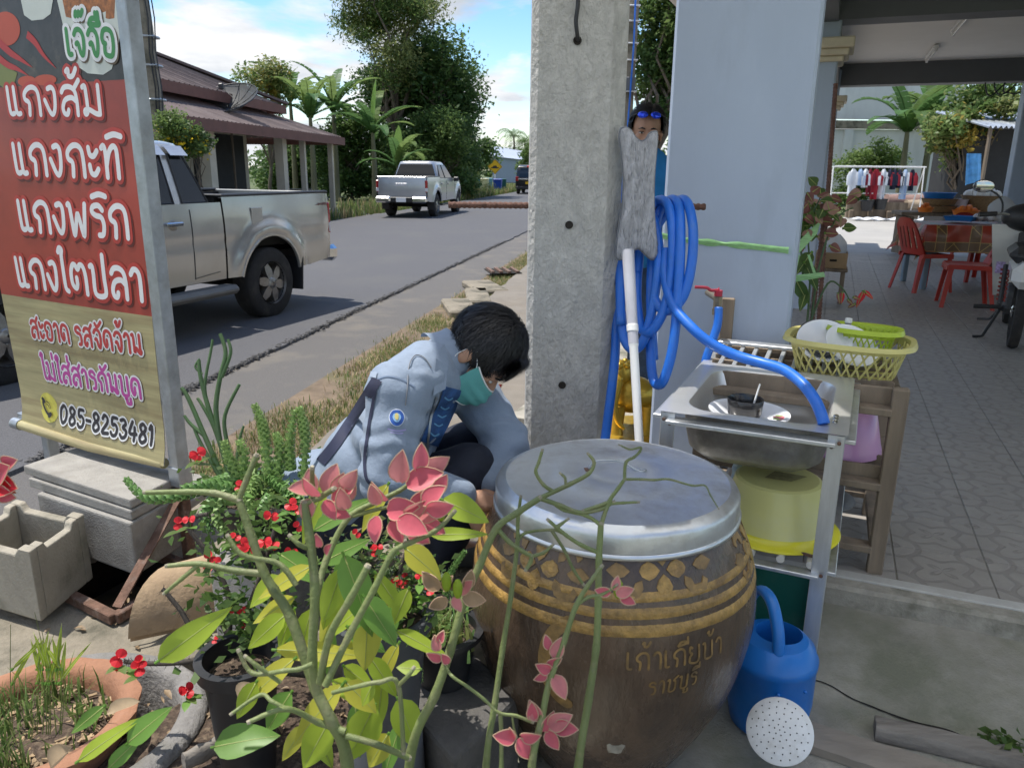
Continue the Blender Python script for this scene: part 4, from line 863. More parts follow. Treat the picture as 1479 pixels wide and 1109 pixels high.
tcl = b.build('tablecloth', m_tc, label='red tablecloth with brown lattice bands draped over the dining table', cat='tablecloth', smooth=60)
uv = tcl.data.uv_layers.new(name='uv');
for lp in tcl.data.loops: q = lp.vertex_index; uv.data[lp.index].uv = (xs[q % len(xs)], ysl[q//len(xs)])
p = T(.55, .5, .03); MB().lathe([(.01, 0), (.2, 0), (.23, .05), (.24, .055), (.2, .03), (.01, .02)], 4, p, axis=(0, 0, 1)).build('blue_tray', m_bbas, label='flat blue tray on the dining table', cat='tray', smooth=20)
b = MB(); b.grid(lambda u, v: T(.95, .45, .16)+Vector((.15*math.cos(u*6.283)*(math.sin(math.pi*v)**.7), .12*math.sin(u*6.283)*(math.sin(math.pi*v)**.7), -.15+.32*v))+.02*Vector(mnoise.noise_vector(Vector((u*5, v*4, 1)))), 16, 10); m_bag = mat('clear_plastic_bag', (.75, .77, .78), .2, var=.05, trans=.5, alpha=.55); b.build('plastic_bag', m_bag, label='knotted clear plastic bag on the dining table beside the mirror', cat='bag')
p = T(.75, .42, .02); b = MB()
for k in range(7): b.ball((p.x+rnd.uniform(-.09, .09), p.y+rnd.uniform(-.07, .07), p.z+.045+.03*rnd.random()), .045, 8, 6)
b.build('wrapped_food', mat('wrapped_food_film', (.55, .56, .6), .3, var=.4, scale=12), label='small heap of wrapped food on the dining table', cat='food', kind='stuff')
m_red = mat('red_plastic', (.40, .035, .022), .42, var=.06, scale=6, dirt=(.3, .03, .025), dscale=4, damt=.4)
def chair(lab, loc, rz):
 t = thing('plastic_chair', lab, 'chair', loc, rz, 'red plastic chairs round the table')
 b = MB(); b.grid(lambda u, v: Vector(((u-.5)*.42*(1-.05*v), -.2+.42*v, .44-.025*math.sin(math.pi*u)*math.sin(math.pi*v)-(.03*max(0, v-.85)/.15))), 10, 10); b.grid(lambda u, v: Vector(((u-.5)*.42*(1-.05*v), -.2+.42*v, .415-.025*math.sin(math.pi*u)*math.sin(math.pi*v)-(.03*max(0, v-.85)/.15))), 10, 10, flip=True)
 b.beam((-.2, .2, .41), (.2, .2, .41), .02, .05); b.beam((-.21, -.2, .42), (-.2, .2, .42), .02, .045); b.beam((.21, -.2, .42), (.2, .2, .42), .02, .045); b.build('seat', m_red, t, local=True)
 def bk(u, v, o):
  w = .40*(1-.16*v*v); x = (u-.5)*w; top = .85-.10*abs(2*u-1)**3
  return Vector((x, -.2-.14*v+.045*(2*u-1)**2+o, .43+(top-.43)*v))
 b = MB()
 for (u0, u1) in ((0, .16), (.84, 1), (.24, .36), (.44, .56), (.64, .76)):
  b.grid(lambda u, v: bk(u0+(u1-u0)*u, v*.8, 0), 2, 6); b.grid(lambda u, v: bk(u0+(u1-u0)*u, v*.8, -.016), 2, 6, flip=True)
 b.grid(lambda u, v: bk(u, .76+.24*v, 0), 14, 3); b.grid(lambda u, v: bk(u, .76+.24*v, -.018), 14, 3, flip=True); b.grid(lambda u, v: bk(u, .18*v, 0), 14, 2); b.grid(lambda u, v: bk(u, .18*v, -.018), 14, 2, flip=True)
 b.build('backrest', m_red, t, local=True)
 for sx in (-1, 1):
  for sy, y0, y1 in ((1, .19, .23), (-1, -.19, -.27)):
   b = MB(); vs = []
   for k in range(6):
    q = k/5; x = sx*(.19+.045*q); y = y0+(y1-y0)*q; z = .43*(1-q); w = .05-.012*q
    vs += [(x-sx*w, y, z), (x, y, z), (x, y-sy*w, z), (x-sx*.007, y-sy*w, z), (x-sx*.007, y-sy*.007, z), (x-sx*w, y-sy*.007, z)]
   fs = [(i*6+k, i*6+(k+1) % 6, (i+1)*6+(k+1) % 6, (i+1)*6+k) for i in range(5) for k in range(6)]; fs += [tuple(range(5, -1, -1)), tuple(30+k for k in range(6))]
   b.add(vs, fs); b.build('leg', m_red, t, local=True, smooth=0)
 return t
p = pz(1402, 446, FZ); chair('red plastic chair in front of the table, facing left', (p.x, p.y+.18, FZ), rad(68))
p = pz(1318, 420, FZ); chair('red plastic chair at the left end of the table, half under the cloth', (p.x+.12, p.y+.05, FZ), rad(-80))
p = T(1.0, 1.1); chair('red plastic chair behind the table near the motorcycle', (p.x, p.y, FZ), rad(185))
# ================================================================== MOTORCYCLE (right edge)
p = pz(1482, 500, FZ); mc = thing('motorcycle', 'motorcycle with a white leg shield and round mirror at the right edge', 'motorcycle', (p.x+.02, p.y+.25, FZ), rad(-30))
m_wp = mat('white_bike_plastic', (.72, .72, .70), .25, coat=.4, var=.03); m_tyre = mat('tyre_rubber', (.022, .021, .021), .85, var=.25, scale=20, bump=.4, bscale=60, dirt=(.07, .062, .055), dscale=6, damt=.6); m_chrome = mat('chrome', (.7, .7, .7), .12, metal=1, var=.03); m_eng = mat('engine_metal', (.12, .12, .125), .45, metal=.6, var=.3, scale=15)
for y, nm in ((-.38, 'rear_wheel'), (.84, 'front_wheel')):
 b = MB(); b.lathe([(.235, -.04), (.28, -.035), (.295, 0), (.28, .035), (.235, .04), (.225, 0), (.235, -.04)], 28, (0, y, .295), axis=(1, 0, 0)); w_ = b.build(nm, m_tyre, mc, local=True, smooth=60)
 b = MB(); b.lathe([(.03, -.05), (.05, -.04), (.05, .04), (.03, .05)], 14, (0, y, .295), axis=(1, 0, 0))
 for k in range(12):
  a_ = k*math.pi/6; b.tube([(0, y+.04*math.cos(a_), .295+.04*math.sin(a_)), (0, y+.23*math.cos(a_+.2), .295+.23*math.sin(a_+.2))], .004, 4)
 b.build('spoked_hub', m_chrome, w_, local=True)
b = MB(); b.grid(lambda u, v: Vector(((u-.5)*(.52-.20*v)*1.0, .40+.10*math.cos((u-.5)*2.6)+.10*v-.05, .92-.62*v)), 14, 14); b.grid(lambda u, v: Vector(((u-.5)*(.52-.20*v), .415+.10*math.cos((u-.5)*2.6)+.10*v-.05, .92-.62*v)), 14, 14, flip=True); b.build('leg_shield', m_wp, mc, local=True, smooth=60)
st_ = MB(); st_.box((-.14, .425, .55), (.07, .004, .10)); st_.build('sticker', mat('sticker_print', (.45, .35, .6), .4, var=.6, scale=40), mc, local=True)
b = MB(); b.tube([(-.34, .30, 1.0), (-.2, .36, 1.01), (0, .46, .98), (.2, .36, 1.01), (.34, .30, 1.0)], .012, 8); hb = b.build('handlebar', m_chrome, mc, local=True)
for s in (-1, 1):
 MB().tube([(s*.24, .34, 1.01), (s*.37, .285, 1.0)], .02, 10).build('grip', m_black, mc, local=True); MB().tube([(s*.22, .38, 1.0), (s*.3, .39, .99), (s*.38, .34, .985)], .008, 6).build('lever', m_chrome, mc, local=True)
 b = MB(); b.tube(spline([(s*.2, .38, 1.02), (s*.21, .39, 1.1), (s*.25, .4, 1.16), (s*.31, .4, 1.2)]), .008, 6); mi_ = b.build('mirror', m_black, mc, local=True)
 b = MB(); b.ball((s*.37, .405, 1.235), (.085, .02, .055), 18, 10); b.build('mirror_shell', m_black, mi_, local=True); b = MB(); b.lathe([(.0, .0), (.075, 0), (.08, -.004)], 20, (0, 0, 0), axis=(0, -1, 0)); bb = MB(); bb.add([(s*.37+q[0], .383+q[1]*.2, 1.235+q[2]*.63) for q in b.v], b.f); bb.build('mirror_glass', mat('mirror_glass', (.5, .5, .48), .04, metal=1, var=.02), mi_, local=True)
b = MB(); b.ball((0, .47, .98), (.2, .14, .12), 18, 12); b.build('headlight_cowl', m_black, mc, local=True)
b = MB(); b.cbox((0, -.22, .74), (.26, .66, .12), .05); b.build('seat', m_black, mc, local=True); b = MB(); b.cbox((0, -.3, .6), (.2, .8, .2), .06); b.build('rear_body', m_wp, mc, local=True)
b = MB(); b.tube([(0, .42, .85), (0, .25, .45), (0, -.2, .5)], .05, 8); b.build('frame_tube', m_black, mc, local=True); b = MB(); b.cbox((0, .12, .33), (.24, .3, .24), .05); b.ball((0, .3, .33), (.1, .14, .1), 12, 8); b.build('engine', m_eng, mc, local=True)
for s in (-1, 1):
 b = MB(); b.tube([(s*.13, -.36, .34), (s*.13, -.24, .64)], .018, 8); sh = b.build('shock_absorber', m_black, mc, local=True)
 b = MB(); b.tube([(s*.13+.032*math.cos(k*.7), -.35+.1*k/70+.0, .36+.25*k/70+.032*math.sin(k*.7)*.3) for k in range(71)], .007, 5); b.build('spring', mat('red_spring', (.3, .05, .04), .4), sh, local=True)
 MB().tube([(s*.1, -.02, .27), (s*.3, -.03, .26)], .018, 8).build('footpeg', m_black, mc, local=True)
 b = MB(); b.tube([(s*.06, .84, .3), (s*.07, .58, .85)], .022, 8); b.build('fork', m_black, mc, local=True)
b = MB(); b.tube([(-.1, .02, .26), (-.2, -.06, .02), (-.27, -.08, .01)], .013, 7); b.build('side_stand', m_black, mc, local=True); b = MB(); b.tube([(-.1, .2, .22), (-.16, .25, .12), (-.25, .27, .11)], .011, 6); b.build('gear_pedal', m_black, mc, local=True)
# ================================================================== VEHICLES
def paint(n, col, metal=.55, rough=.3, dirt=None): return mat(n, col, rough, metal=metal, var=.04, scale=3, coat=.7, dirt=dirt, dscale=1.2, damt=.35)
m_tint = mat('tinted_glass', (.012, .014, .017), .05, var=.05, spec=.5); m_trim = mat('black_trim', (.02, .02, .022), .5, var=.1)
m_alloy = mat('alloy_wheel', (.30, .29, .28), .35, metal=.8, var=.12, scale=10, dirt=(.13, .11, .09), dscale=8, damt=.6); m_lamp_r = mat('red_lamp', (.35, .012, .02), .15, var=.1, coat=.6); m_lamp_c = mat('clear_lamp', (.6, .6, .62), .12, var=.1, coat=.6)
m_under = mat('underbody', (.015, .014, .013), .9, var=.2)
def wheel(b_parent, x, y, side, R=.385, w=.25, dusty=m_tyre):
 """axle along local Y, outside face on side*Y"""
 t = MB(); pr = [(R*.62, -w/2), (R*.86, -w/2*1.0), (R*.96, -w/2*.9), (R, -w/2*.72), (R, w/2*.72), (R*.96, w/2*.9), (R*.86, w/2), (R*.62, w/2), (R*.58, w/2*.8), (R*.58, -w/2*.8), (R*.62, -w/2)]
 t.lathe(pr, 40, (x, y, R), axis=(0, 1, 0)); W_ = t.build('wheel', dusty, b_parent, local=True, smooth=50)
 r = MB(); yo = y+side*w*.36; A = (0, side, 0)
 r.lathe([(R*.60, .04), (R*.58, .0), (R*.54, -.03), (R*.53, -.10), (.01, -.10)], 32, (x, yo, R), axis=A)
 r.lathe([(.01, .045), (.05, .04), (.07, .02), (.08, -.02)], 18, (x, yo, R), axis=A)
 for k in range(6):
  a = k*math.pi/3+.2; d = Vector((math.cos(a), 0, math.sin(a))); n = Vector((0, side, 0)); c = Vector((x, yo, R)); s = d.cross(n)
  q = [c+d*.05+s*.035, c+d*R*.34+s*.052, c+d*R*.57+s*.03, c+d*R*.57-s*.03, c+d*R*.34-s*.052, c+d*.05-s*.035]; q2 = [p+n*(.028-.02*(i in (2, 3))) for i, p in enumerate(q)]; q1 = [p-n*.03 for p in q]
  r.add(q2+q1, [(0, 1, 2, 3, 4, 5), (0, 6, 7, 1), (1, 7, 8, 2), (2, 8, 9, 3), (3, 9, 10, 4), (4, 10, 11, 5)])
 for k in range(6):
  a = k*math.pi/3+.72; r.ball((x+.062*math.cos(a), yo+side*.03, R+.062*math.sin(a)), .010, 6, 4)
 r.build('rim', m_alloy, W_, local=True, smooth=40); return W_
def pickup(label, loc, rz, body, double=False, rear=True, vis=True, group='pickup trucks on the road'):
 t = thing('pickup_truck', label, 'pickup truck', loc, rz, group)
 HW = .90; RX, FX = 0.0, 3.085; AR = .47; tail, nose = -1.16, 3.93; cabr = .70 if not double else .42
 def zlo(x):
  z = .52 if tail < x < nose else .52
  for ax, R in ((RX, .49), (FX, .49)):
   d = x-ax
   if abs(d) < R: z = max(z, .40+math.sqrt(max(0, R*R-d*d)))
  if x < -.55: z = max(z, .50+.10*(-.55-x))
  return z
 def zhi(x):
  if x <= cabr: return 1.325
  if x <= 2.55: return 1.275
  q = (x-2.55)/(nose-2.55); return 1.25-.22*q**1.8
 def yside(x, z):
  y = HW-.022*((z-.95)/.45)**2-.03*max(0, z-1.1)
  if x > 3.0: y -= .22*((x-3.0)/.93)**2.2
  if x < -1.0: y -= .05*((-1.0-x)/.16)**2*.5
  for ax in (RX, FX):
   d = math.hypot(x-ax, z-.42); y += .045*math.exp(-((d-.56)/.085)**2)*(z > .45)
  if .86 < z < .92: y -= .006
  return y
 xs = sorted(set([tail+(nose-tail)*i/90 for i in range(91)]+[ax+.49*math.sin(k*math.pi/24) for ax in (RX, FX) for k in range(-12, 13)])); NV = 14
 for s in (1, -1):
  bed = [x for x in xs if x <= cabr]; cab = [x for x in xs if x >= cabr-.03]
  for part, X in (('bed_side', bed), ('cab_side', cab)):
   X = sorted(set(X+([cabr-.012] if part == 'bed_side' else [cabr+.012]))); X = [x for x in X if (x <= cabr-.012 if part == 'bed_side' else x >= cabr+.012)]
   b = MB(); vs = [(x, s*yside(x, zlo(x)+(zhi(x)-zlo(x))*j/NV), zlo(x)+(zhi(x)-zlo(x))*j/NV) for x in X for j in range(NV+1)]
   fs = []
   for i in range(len(X)-1):
    for j in range(NV): q = (i*(NV+1)+j, (i+1)*(NV+1)+j, (i+1)*(NV+1)+j+1, i*(NV+1)+j+1); fs.append(q if s < 0 else q[::-1])
   b.add(vs, fs)
   b.build(part, body, t, local=True, smooth=60)
 b = MB()
 for s in (1, -1): b.cbox(((tail+cabr)/2, s*.835, 1.335), (cabr-tail-.03, .10, .035), .012)
 b.cbox((cabr-.06, 0, 1.335), (.08, 1.6, .035), .012); b.build('bed_rail', m_trim, t, local=True, smooth=30)
 b = MB()
 for s in (1, -1): b.box(((tail+cabr)/2, s*.76, 1.05), (cabr-tail-.1, .05, .52))
 b.box(((tail+cabr)/2, 0, .8), (cabr-tail-.1, 1.5, .05)); b.box((cabr-.05, 0, 1.06), (.05, 1.56, .52)); b.build('bed_liner', m_under, t, local=True, smooth=0)
 b = MB(); b.grid(lambda u, v: Vector((tail-.012-.03*math.sin(math.pi*v)+.03*(abs(2*u-1)**6), (u-.5)*1.66, .63+v*.69)), 12, 8); b.grid(lambda u, v: Vector((tail+.05, (u-.5)*1.66, .63+v*.69)), 2, 2, flip=True); b.cbox((tail+.01, 0, 1.325), (.07, 1.64, .03), .01)
 tg = b.build('tailgate', body, t, local=True, smooth=60)
 b = MB(); b.cbox((tail-.055, 0, 1.08), (.02, .38, .10), .008); b.build('handle', m_lamp_c if double else m_chrome, tg, local=True, smooth=30)
 for s in (1, -1):
  b = MB(); b.cbox((tail+.012, s*.832, 1.03), (.07, .10, .38), .02); lm = b.build('tail_light', m_lamp_r, t, local=True, smooth=30); b = MB(); b.cbox((tail+.006, s*.834, .92), (.07, .102, .14), .02); b.build('clear_lens', m_lamp_c, lm, local=True, smooth=30)
  b = MB(); b.cbox((tail-.10, s*.62, .60), (.16, .52, .20), .05); b.build('bumper_end', m_chrome, t, local=True, smooth=40)
  b = MB(); b.cbox((RX-.50, s*.80, .44), (.02, .26, .38), .005, Matrix.Rotation(rad(-6), 3, 'Y')); b.build('mud_flap', m_trim, t, local=True, smooth=30)
 b = MB(); b.cbox((tail-.06, 0, .60), (.12, 1.0, .17), .02); b.build('bumper_step', m_trim, t, local=True, smooth=30)
 b = MB(); b.cbox((tail-.125, 0, .60), (.01, .34, .15), .003); b.build('number_plate', m_white_paint, t, local=True, smooth=30)
 b = MB(); b.box(((tail+nose)/2, 0, .58), (nose-tail-.2, 1.3, .22)); b.box((RX, 0, .385), (.12, 1.4, .12)); b.box((RX, 0, .86), (1.06, 1.5, .14)); b.box((FX, 0, .8), (1.0, 1.4, .2)); b.build('underbody', m_under, t, local=True, smooth=0)
 for s in (1, -1):
  for ax in (RX, FX):
   b = MB()
   P = [(ax+.505*math.sin(a), s*(yside(ax+.5*math.sin(a), .42+.5*math.cos(a))-.012), .405+.505*math.cos(a)) for a in [rad(-78+156*k/20) for k in range(21)]]
   b.tube(P, .022, 6); b.build('arch_lip', body, t, local=True, smooth=60)
 b = MB()
 def bonnet(u, v):
  x = 2.45+(nose-2.45)*u; y = (v-.5)*2*(yside(x, zhi(x))); return Vector((x, y, zhi(x)+.055*(1-abs(2*v-1)**2.4)*(1-.3*u)))
 b.grid(bonnet, 12, 14); b.build('bonnet', body, t, local=True, smooth=60)
 b = MB(); b.grid(lambda u, v: Vector((nose-.0-.12*abs(2*u-1)**2.5+.03*math.sin(v*3), (u-.5)*1.40, .5+.52*v)), 12, 6); b.build('front_bumper', body, t, local=True, smooth=60); b = MB(); b.cbox((nose, 0, .86), (.05, .8, .18), .02); b.build('grille', m_chrome, t, local=True, smooth=30)
 for s in (1, -1): b = MB(); b.ball((nose-.13, s*.62, .9), (.15, .17, .11), 14, 10); b.build('headlight', m_lamp_c, t, local=True)
 zb, zr = 1.25, 1.80; xr0, xr1 = cabr+.02, 2.62; tr0, tr1 = cabr+.17, 1.92 if not double else 1.75
 def cab(xa, w_, q):
  return xa
 NZ = 8; NU = 40; vs = []; fs = []
 def ring(k):
  q = k/NZ; z = zb+(zr-zb)*q; x0 = xr0+(tr0-xr0)*q**1.2; x1 = xr1+(tr1-xr1)*q**1.02; y = .845-.17*q-.02*q*q; return z, x0, x1, y
 def rpoint(k, a):
  z, x0, x1, y = ring(k); cx_ = (x0+x1)/2; hx = (x1-x0)/2; n = 9 if k < NZ else 7; c_, s_ = math.cos(a), math.sin(a); r = (abs(c_)**n+abs(s_)**n)**(-1/n); return (cx_+hx*r*c_, y*r*s_, z)
 angs = []
 for i in range(NU): angs.append(2*math.pi*i/NU)
 for k in range(NZ+1): vs += [rpoint(k, a) for a in angs]
 for k in range(NZ):
  for i in range(NU): fs.append((k*NU+i, k*NU+(i+1) % NU, (k+1)*NU+(i+1) % NU, (k+1)*NU+i))
 base = len(vs)
 for q_, dz in ((.97, .022), (.86, .042), (.5, .06), (.0, .066)):
  z, x0, x1, y = ring(NZ); cx_ = (x0+x1)/2; vs += [(cx_+(p[0]-cx_)*q_, p[1]*q_, z+dz) for p in [rpoint(NZ, a) for a in angs]]
 for r_ in range(4):
  o0 = NZ*NU if r_ == 0 else base+(r_-1)*NU; o1 = base+r_*NU
  for i in range(NU): fs.append((o0+i, o0+(i+1) % NU, o1+(i+1) % NU, o1+i))
 b = MB(); b.add(vs, fs); b.build('cab_roof', body, t, local=True, smooth=60)
 def sidept(x, q, s, off=.006):
  z, x0, x1, y = ring(q*NZ); return Vector((x, s*(y+off-.0), z))
 def window(name, quad, s, m=m_tint, rnd_=.0):
  b = MB(); b.grid(lambda u, v: sidept(*( (quad[0][0]*(1-u)+quad[1][0]*u)*(1-v)+(quad[3][0]*(1-u)+quad[2][0]*u)*v, (quad[0][1]*(1-u)+quad[1][1]*u)*(1-v)+(quad[3][1]*(1-u)+quad[2][1]*u)*v), s), 6, 6, flip=s > 0)
  w_ = b.build(name, m, t, local=True, smooth=60)
  bo = MB(); q4 = [sidept(p[0], p[1], s, .008) for p in quad]
  bo.tube(q4+[q4[0]], .010, 6, caps=False); bo.build('window_seal', m_trim, w_, local=True); return w_
 for s in (1, -1):
  if double:
   window('side_window', [(cabr+.16, .06), (1.22, .06), (1.17, .86), (cabr+.36, .86)], s); window('side_window', [(1.30, .06), (2.28, .06), (1.78, .86), (1.25, .86)], s)
  else:
   window('side_window', [(cabr+.14, .05), (1.17, .05), (1.15, .86), (cabr+.27, .86)], s); window('side_window', [(1.28, .05), (2.30, .05), (1.82, .86), (1.25, .86)], s)
   for xa, xb in ((cabr+.24, 1.16), (1.22, 2.0)):
    b = MB(); b.grid(lambda u, v: sidept(xa+(xb-xa)*u, .84+.16*v, s, .05*(1-v)+.012), 8, 3, flip=s > 0); b.build('rain_visor', mat('visor_silver', (.55, .56, .58), .25, metal=.6), t, local=True, smooth=60)
  b = MB(); dx = 1.14 if not double else 1.26
  for x, z0, z1 in ((dx, .56, 1.22), (2.50, .75, 1.2)): [b.beam((x, s*(yside(x, z0+(z1-z0)*i/8)+.0025), z0+(z1-z0)*i/8), (x, s*(yside(x, z0+(z1-z0)*(i+1)/8)+.0025), z0+(z1-z0)*(i+1)/8), .008, .004, up=(1, 0, 0)) for i in range(8)]
  if not double: b.beam((cabr+.1, s*(yside(1, .6)+.003), .60), (dx, s*(yside(1, .57)+.003), .57), .004, .008, up=(0, 1, 0))
  b.build('door_gap', m_trim, t, local=True, smooth=0, kind='stuff')
  for x in ((1.37,) if not double else (.62, 1.45)):
   b = MB(); b.cbox((x, s*(yside(x, 1.02)+.03), 1.10), (.20, .025, .035), .01); h_ = b.build('door_handle', m_chrome, t, local=True, smooth=40); b = MB(); b.ball((x, s*(yside(x, 1.0)-.012), 1.085), (.07, .02, .055), 14, 8); b.build('handle_cup', m_alloy, h_, local=True)
  b = MB(); b.cbox((2.28, s*1.0, 1.24), (.10, .20, .16), .035); b.build('door_mirror', m_trim if double else m_chrome, t, local=True, smooth=40)
  if not double: b = MB(); b.cbox((1.55, s*.93, .42), (1.75, .20, .09), .035); b.build('side_step', mat('step_grey', (.15, .145, .135), .6), t, local=True, smooth=40)
  else: b = MB(); b.cbox((1.4, s*.90, .40), (1.9, .12, .06), .02); b.build('side_step', m_trim, t, local=True, smooth=40)
 b = MB(); b.grid(lambda u, v: Vector((ring(v*NZ*.8+NZ*.1)[1]-.004, (u-.5)*2*(ring(v*NZ*.8+NZ*.1)[3]-.10), ring(v*NZ*.8+NZ*.1)[0])), 8, 5, flip=True); b.build('rear_window', m_tint, t, local=True, smooth=60)
 b = MB(); b.grid(lambda u, v: Vector((ring(v*NZ*.86+NZ*.07)[2]+.006, (u-.5)*2*(ring(v*NZ*.86+NZ*.07)[3]-.09), ring(v*NZ*.86+NZ*.07)[0])), 8, 5); b.build('windscreen', m_tint, t, local=True, smooth=60)
 if not double:
  b = MB(); b.cbox((RX+.20+.0, yside(.3, 1.05)+.002, 1.12), (.17, .012, .17), .004); b.build('fuel_cap', body, t, local=True, smooth=30)
  b = MB()
  for x_, y_, z_, l_ in stroke_badge: b.cbox((tail+.24-x_, yside(tail+.2, 1.2)+.008, 1.20+z_), (l_*.75, .008, y_*.7), .002)
  b.build('drive_badge', mat('badge_red', (.22, .10, .09), .35, var=.3, scale=60), t, local=True, smooth=0, kind='stuff')
 R_ = .385
 for x in (RX, FX):
  for s in (1, -1): wheel(t, x, s*.765, s, R_)
 return t
stroke_badge = [(.0, .045, .0, .014), (-.03, .012, -.008, .05), (.03, .03, 0, .012), (.05, .03, .0, .012), (.075, .04, 0, .012), (.10, .04, 0, .012), (.125, .045, 0, .016), (.15, .045, 0, .016), (.04, .01, .0, .03), (.112, .01, .012, .03)]
m_beige = paint('silver_beige_paint', (.50, .495, .475), .6, .24, dirt=(.36, .335, .29)); m_silver = paint('silver_paint', (.47, .48, .50), .55, .3)
pr_, pf_ = pz(397, 458, 0), pz(22, 557, 0)
hd = (pf_-pr_).normalized(); left = Vector((-hd.y, hd.x, 0)); o_ = pr_-left*.87
nearcar = pickup('silver beige extended cab pickup passing close behind the red menu sign', (o_.x, o_.y, 0), math.atan2(hd.y, hd.x), m_beige)
s_ = (pf_-pr_).length/3.085; nearcar.scale = (s_,)*3
for k_ in [nearcar]: WM[k_.name] = Matrix.Translation(Vector((o_.x, o_.y, 0)))
q = pz(590, 313, 0); hd2 = rad(90-9.5); farcar = pickup('silver double cab pickup driving away in the far lane, its tailgate towards us', (q.x+.12, q.y+.2, 0), hd2, m_silver, double=True)
def van(label, loc, rz):
 t = thing('van', label, 'van', loc, rz); m_k = paint('black_paint', (.012, .012, .014), .2, .2)
 prof = [(-2.4, .35), (-2.45, .9), (-2.38, 1.45), (-2.25, 1.80), (-2.0, 1.90), (.6, 1.88), (1.1, 1.7), (1.75, 1.15), (2.4, 1.0), (2.5, .6), (2.45, .35)]
 b = MB()
 def wy(z): return .92 if z < 1.1 else .92-.17*(z-1.1)/.8
 n = len(prof); vs = [(x, -wy(z), z) for x, z in prof]+[(x, wy(z), z) for x, z in prof]; fs = [(i, i+1, n+i+1, n+i) for i in range(n-1)]+[tuple(range(n-1, -1, -1)), tuple(range(n, 2*n))]
 b.add(vs, fs); b.build('body', m_k, t, local=True, smooth=30, bevel=.04)
 b = MB(); b.add([(-2.455, -.68, 1.08), (-2.455, .68, 1.08), (-2.31, .6, 1.7), (-2.31, -.6, 1.7)], [(0, 1, 2, 3)]); b.build('rear_window', m_tint, t, local=True, smooth=0)
 b = MB(); b.cbox((-2.47, 0, .98), (.03, 1.5, .06), .01); b.build('chrome_strip', m_chrome, t, local=True, smooth=30)
 b = MB(); b.cbox((-2.48, 0, .74), (.02, .46, .16), .003); b.build('number_plate', m_sy, t, local=True, smooth=0)
 b = MB(); b.cbox((-2.33, 0, 1.80), (.05, .34, .10), .02); b.build('brake_light', mat('lit_brake_lamp', (.8, .05, .03), .2), t, local=True, smooth=30)
 for s in (1, -1):
  b = MB(); b.cbox((-2.44, s*.80, 1.0), (.08, .2, .28), .02); b.build('tail_light', m_lamp_r, t, local=True, smooth=30)
  for x in (-1.6, 1.5): wheel(t, x, s*.80, s, .34, .22)
  b = MB(); b.add([(-2.0, s*.925, 1.1), (1.2, s*.925, 1.1), (.7, s*.81, 1.74), (-1.95, s*.81, 1.74)], [(0, 1, 2, 3)]); b.build('side_window', m_tint, t, local=True, smooth=0)
 b = MB(); b.cbox((-2.46, 0, .42), (.1, 1.7, .2), .04); b.build('bumper', m_trim, t, local=True, smooth=30)
q = pz(770, 281, 0); van('black van with a lit red brake light far down the road beside the concrete pole', (q.x, q.y+2.4, 0), rad(90-7))
# ================================================================== THE MENU SIGN
PB = Vector((-1.206, 2.612, .16)); BE = Vector((.875, -.483, 0)).normalized(); BN = Vector((-BE.y*-1, 0, 0)); BN = Vector((BE.y, -BE.x, 0)); BN = BN if BN.y < 0 else -BN
BO = PB+BN*.012-BE*.03
def bh(u, v):
 d = ray(u, v); t = (BO-CAM).dot(BN)/d.dot(BN); p = CAM+d*t; return (p-BO).dot(BE), p.z
def BP(x, z, o=0): return Vector((BO.x, BO.y, 0))+BE*x+BN*o+Vector((0, 0, z))
x0b = bh(36, 612)[0]; zbL = bh(36, 611)[1]; zbR = bh(243, 668)[1]; zm = bh(28, 428)[1]; zm2 = bh(226, 457)[1]; ztp = bh(100, 120)[1]
sign = thing('menu_sign', 'tall red and wood patterned menu banner on a grey steel frame with a rusty foot', 'sign', PB, 0)
m_bred = mat('printed_red', (.36, .045, .028), .45, var=.22, scale=2.6, dirt=(.22, .03, .02), dscale=2.2, damt=.6, coat=.15)
m_bwood = mat('printed_wood', (.42, .37, .19), .45, var=.22, scale=5, stretch=(.6, .6, 9), dirt=(.2, .13, .06), dscale=1.6, damt=.7, coat=.15, dirt_lo=.47)
m_bdark = mat('printed_dark_photo', (.035, .032, .03), .45, var=.5, scale=16, dirt=(.16, .13, .09), dscale=9, damt=.5, dirt_lo=.56, coat=.15)
b = MB(); TOP = 2.32; zz = [(zbL+zbR)/2, (zm+zm2)/2, ztp, TOP]
bulge = lambda x, z: .012*math.sin(z*2.2+x*2)+.02*math.exp(-((z-zz[0])/.06)**2)
for k, nv in ((0, 8), (1, 16), (2, 10)):
 b.grid(lambda u, v: BP(x0b*(1-u), zz[k]+(zz[k+1]-zz[k])*v, bulge(x0b*(1-u), zz[k]+(zz[k+1]-zz[k])*v)), 14, nv, m=k)
 b.grid(lambda u, v: BP(x0b*(1-u), zz[k]+(zz[k+1]-zz[k])*v, bulge(x0b*(1-u), zz[k]+(zz[k+1]-zz[k])*v)-.003), 14, nv, m=3, flip=True)
banner = b.build('banner', [m_bwood, m_bred, m_bdark, m_white_paint], sign, smooth=60)
def BS(x, z, o): return BP(x, z, bulge(x, z)+o)
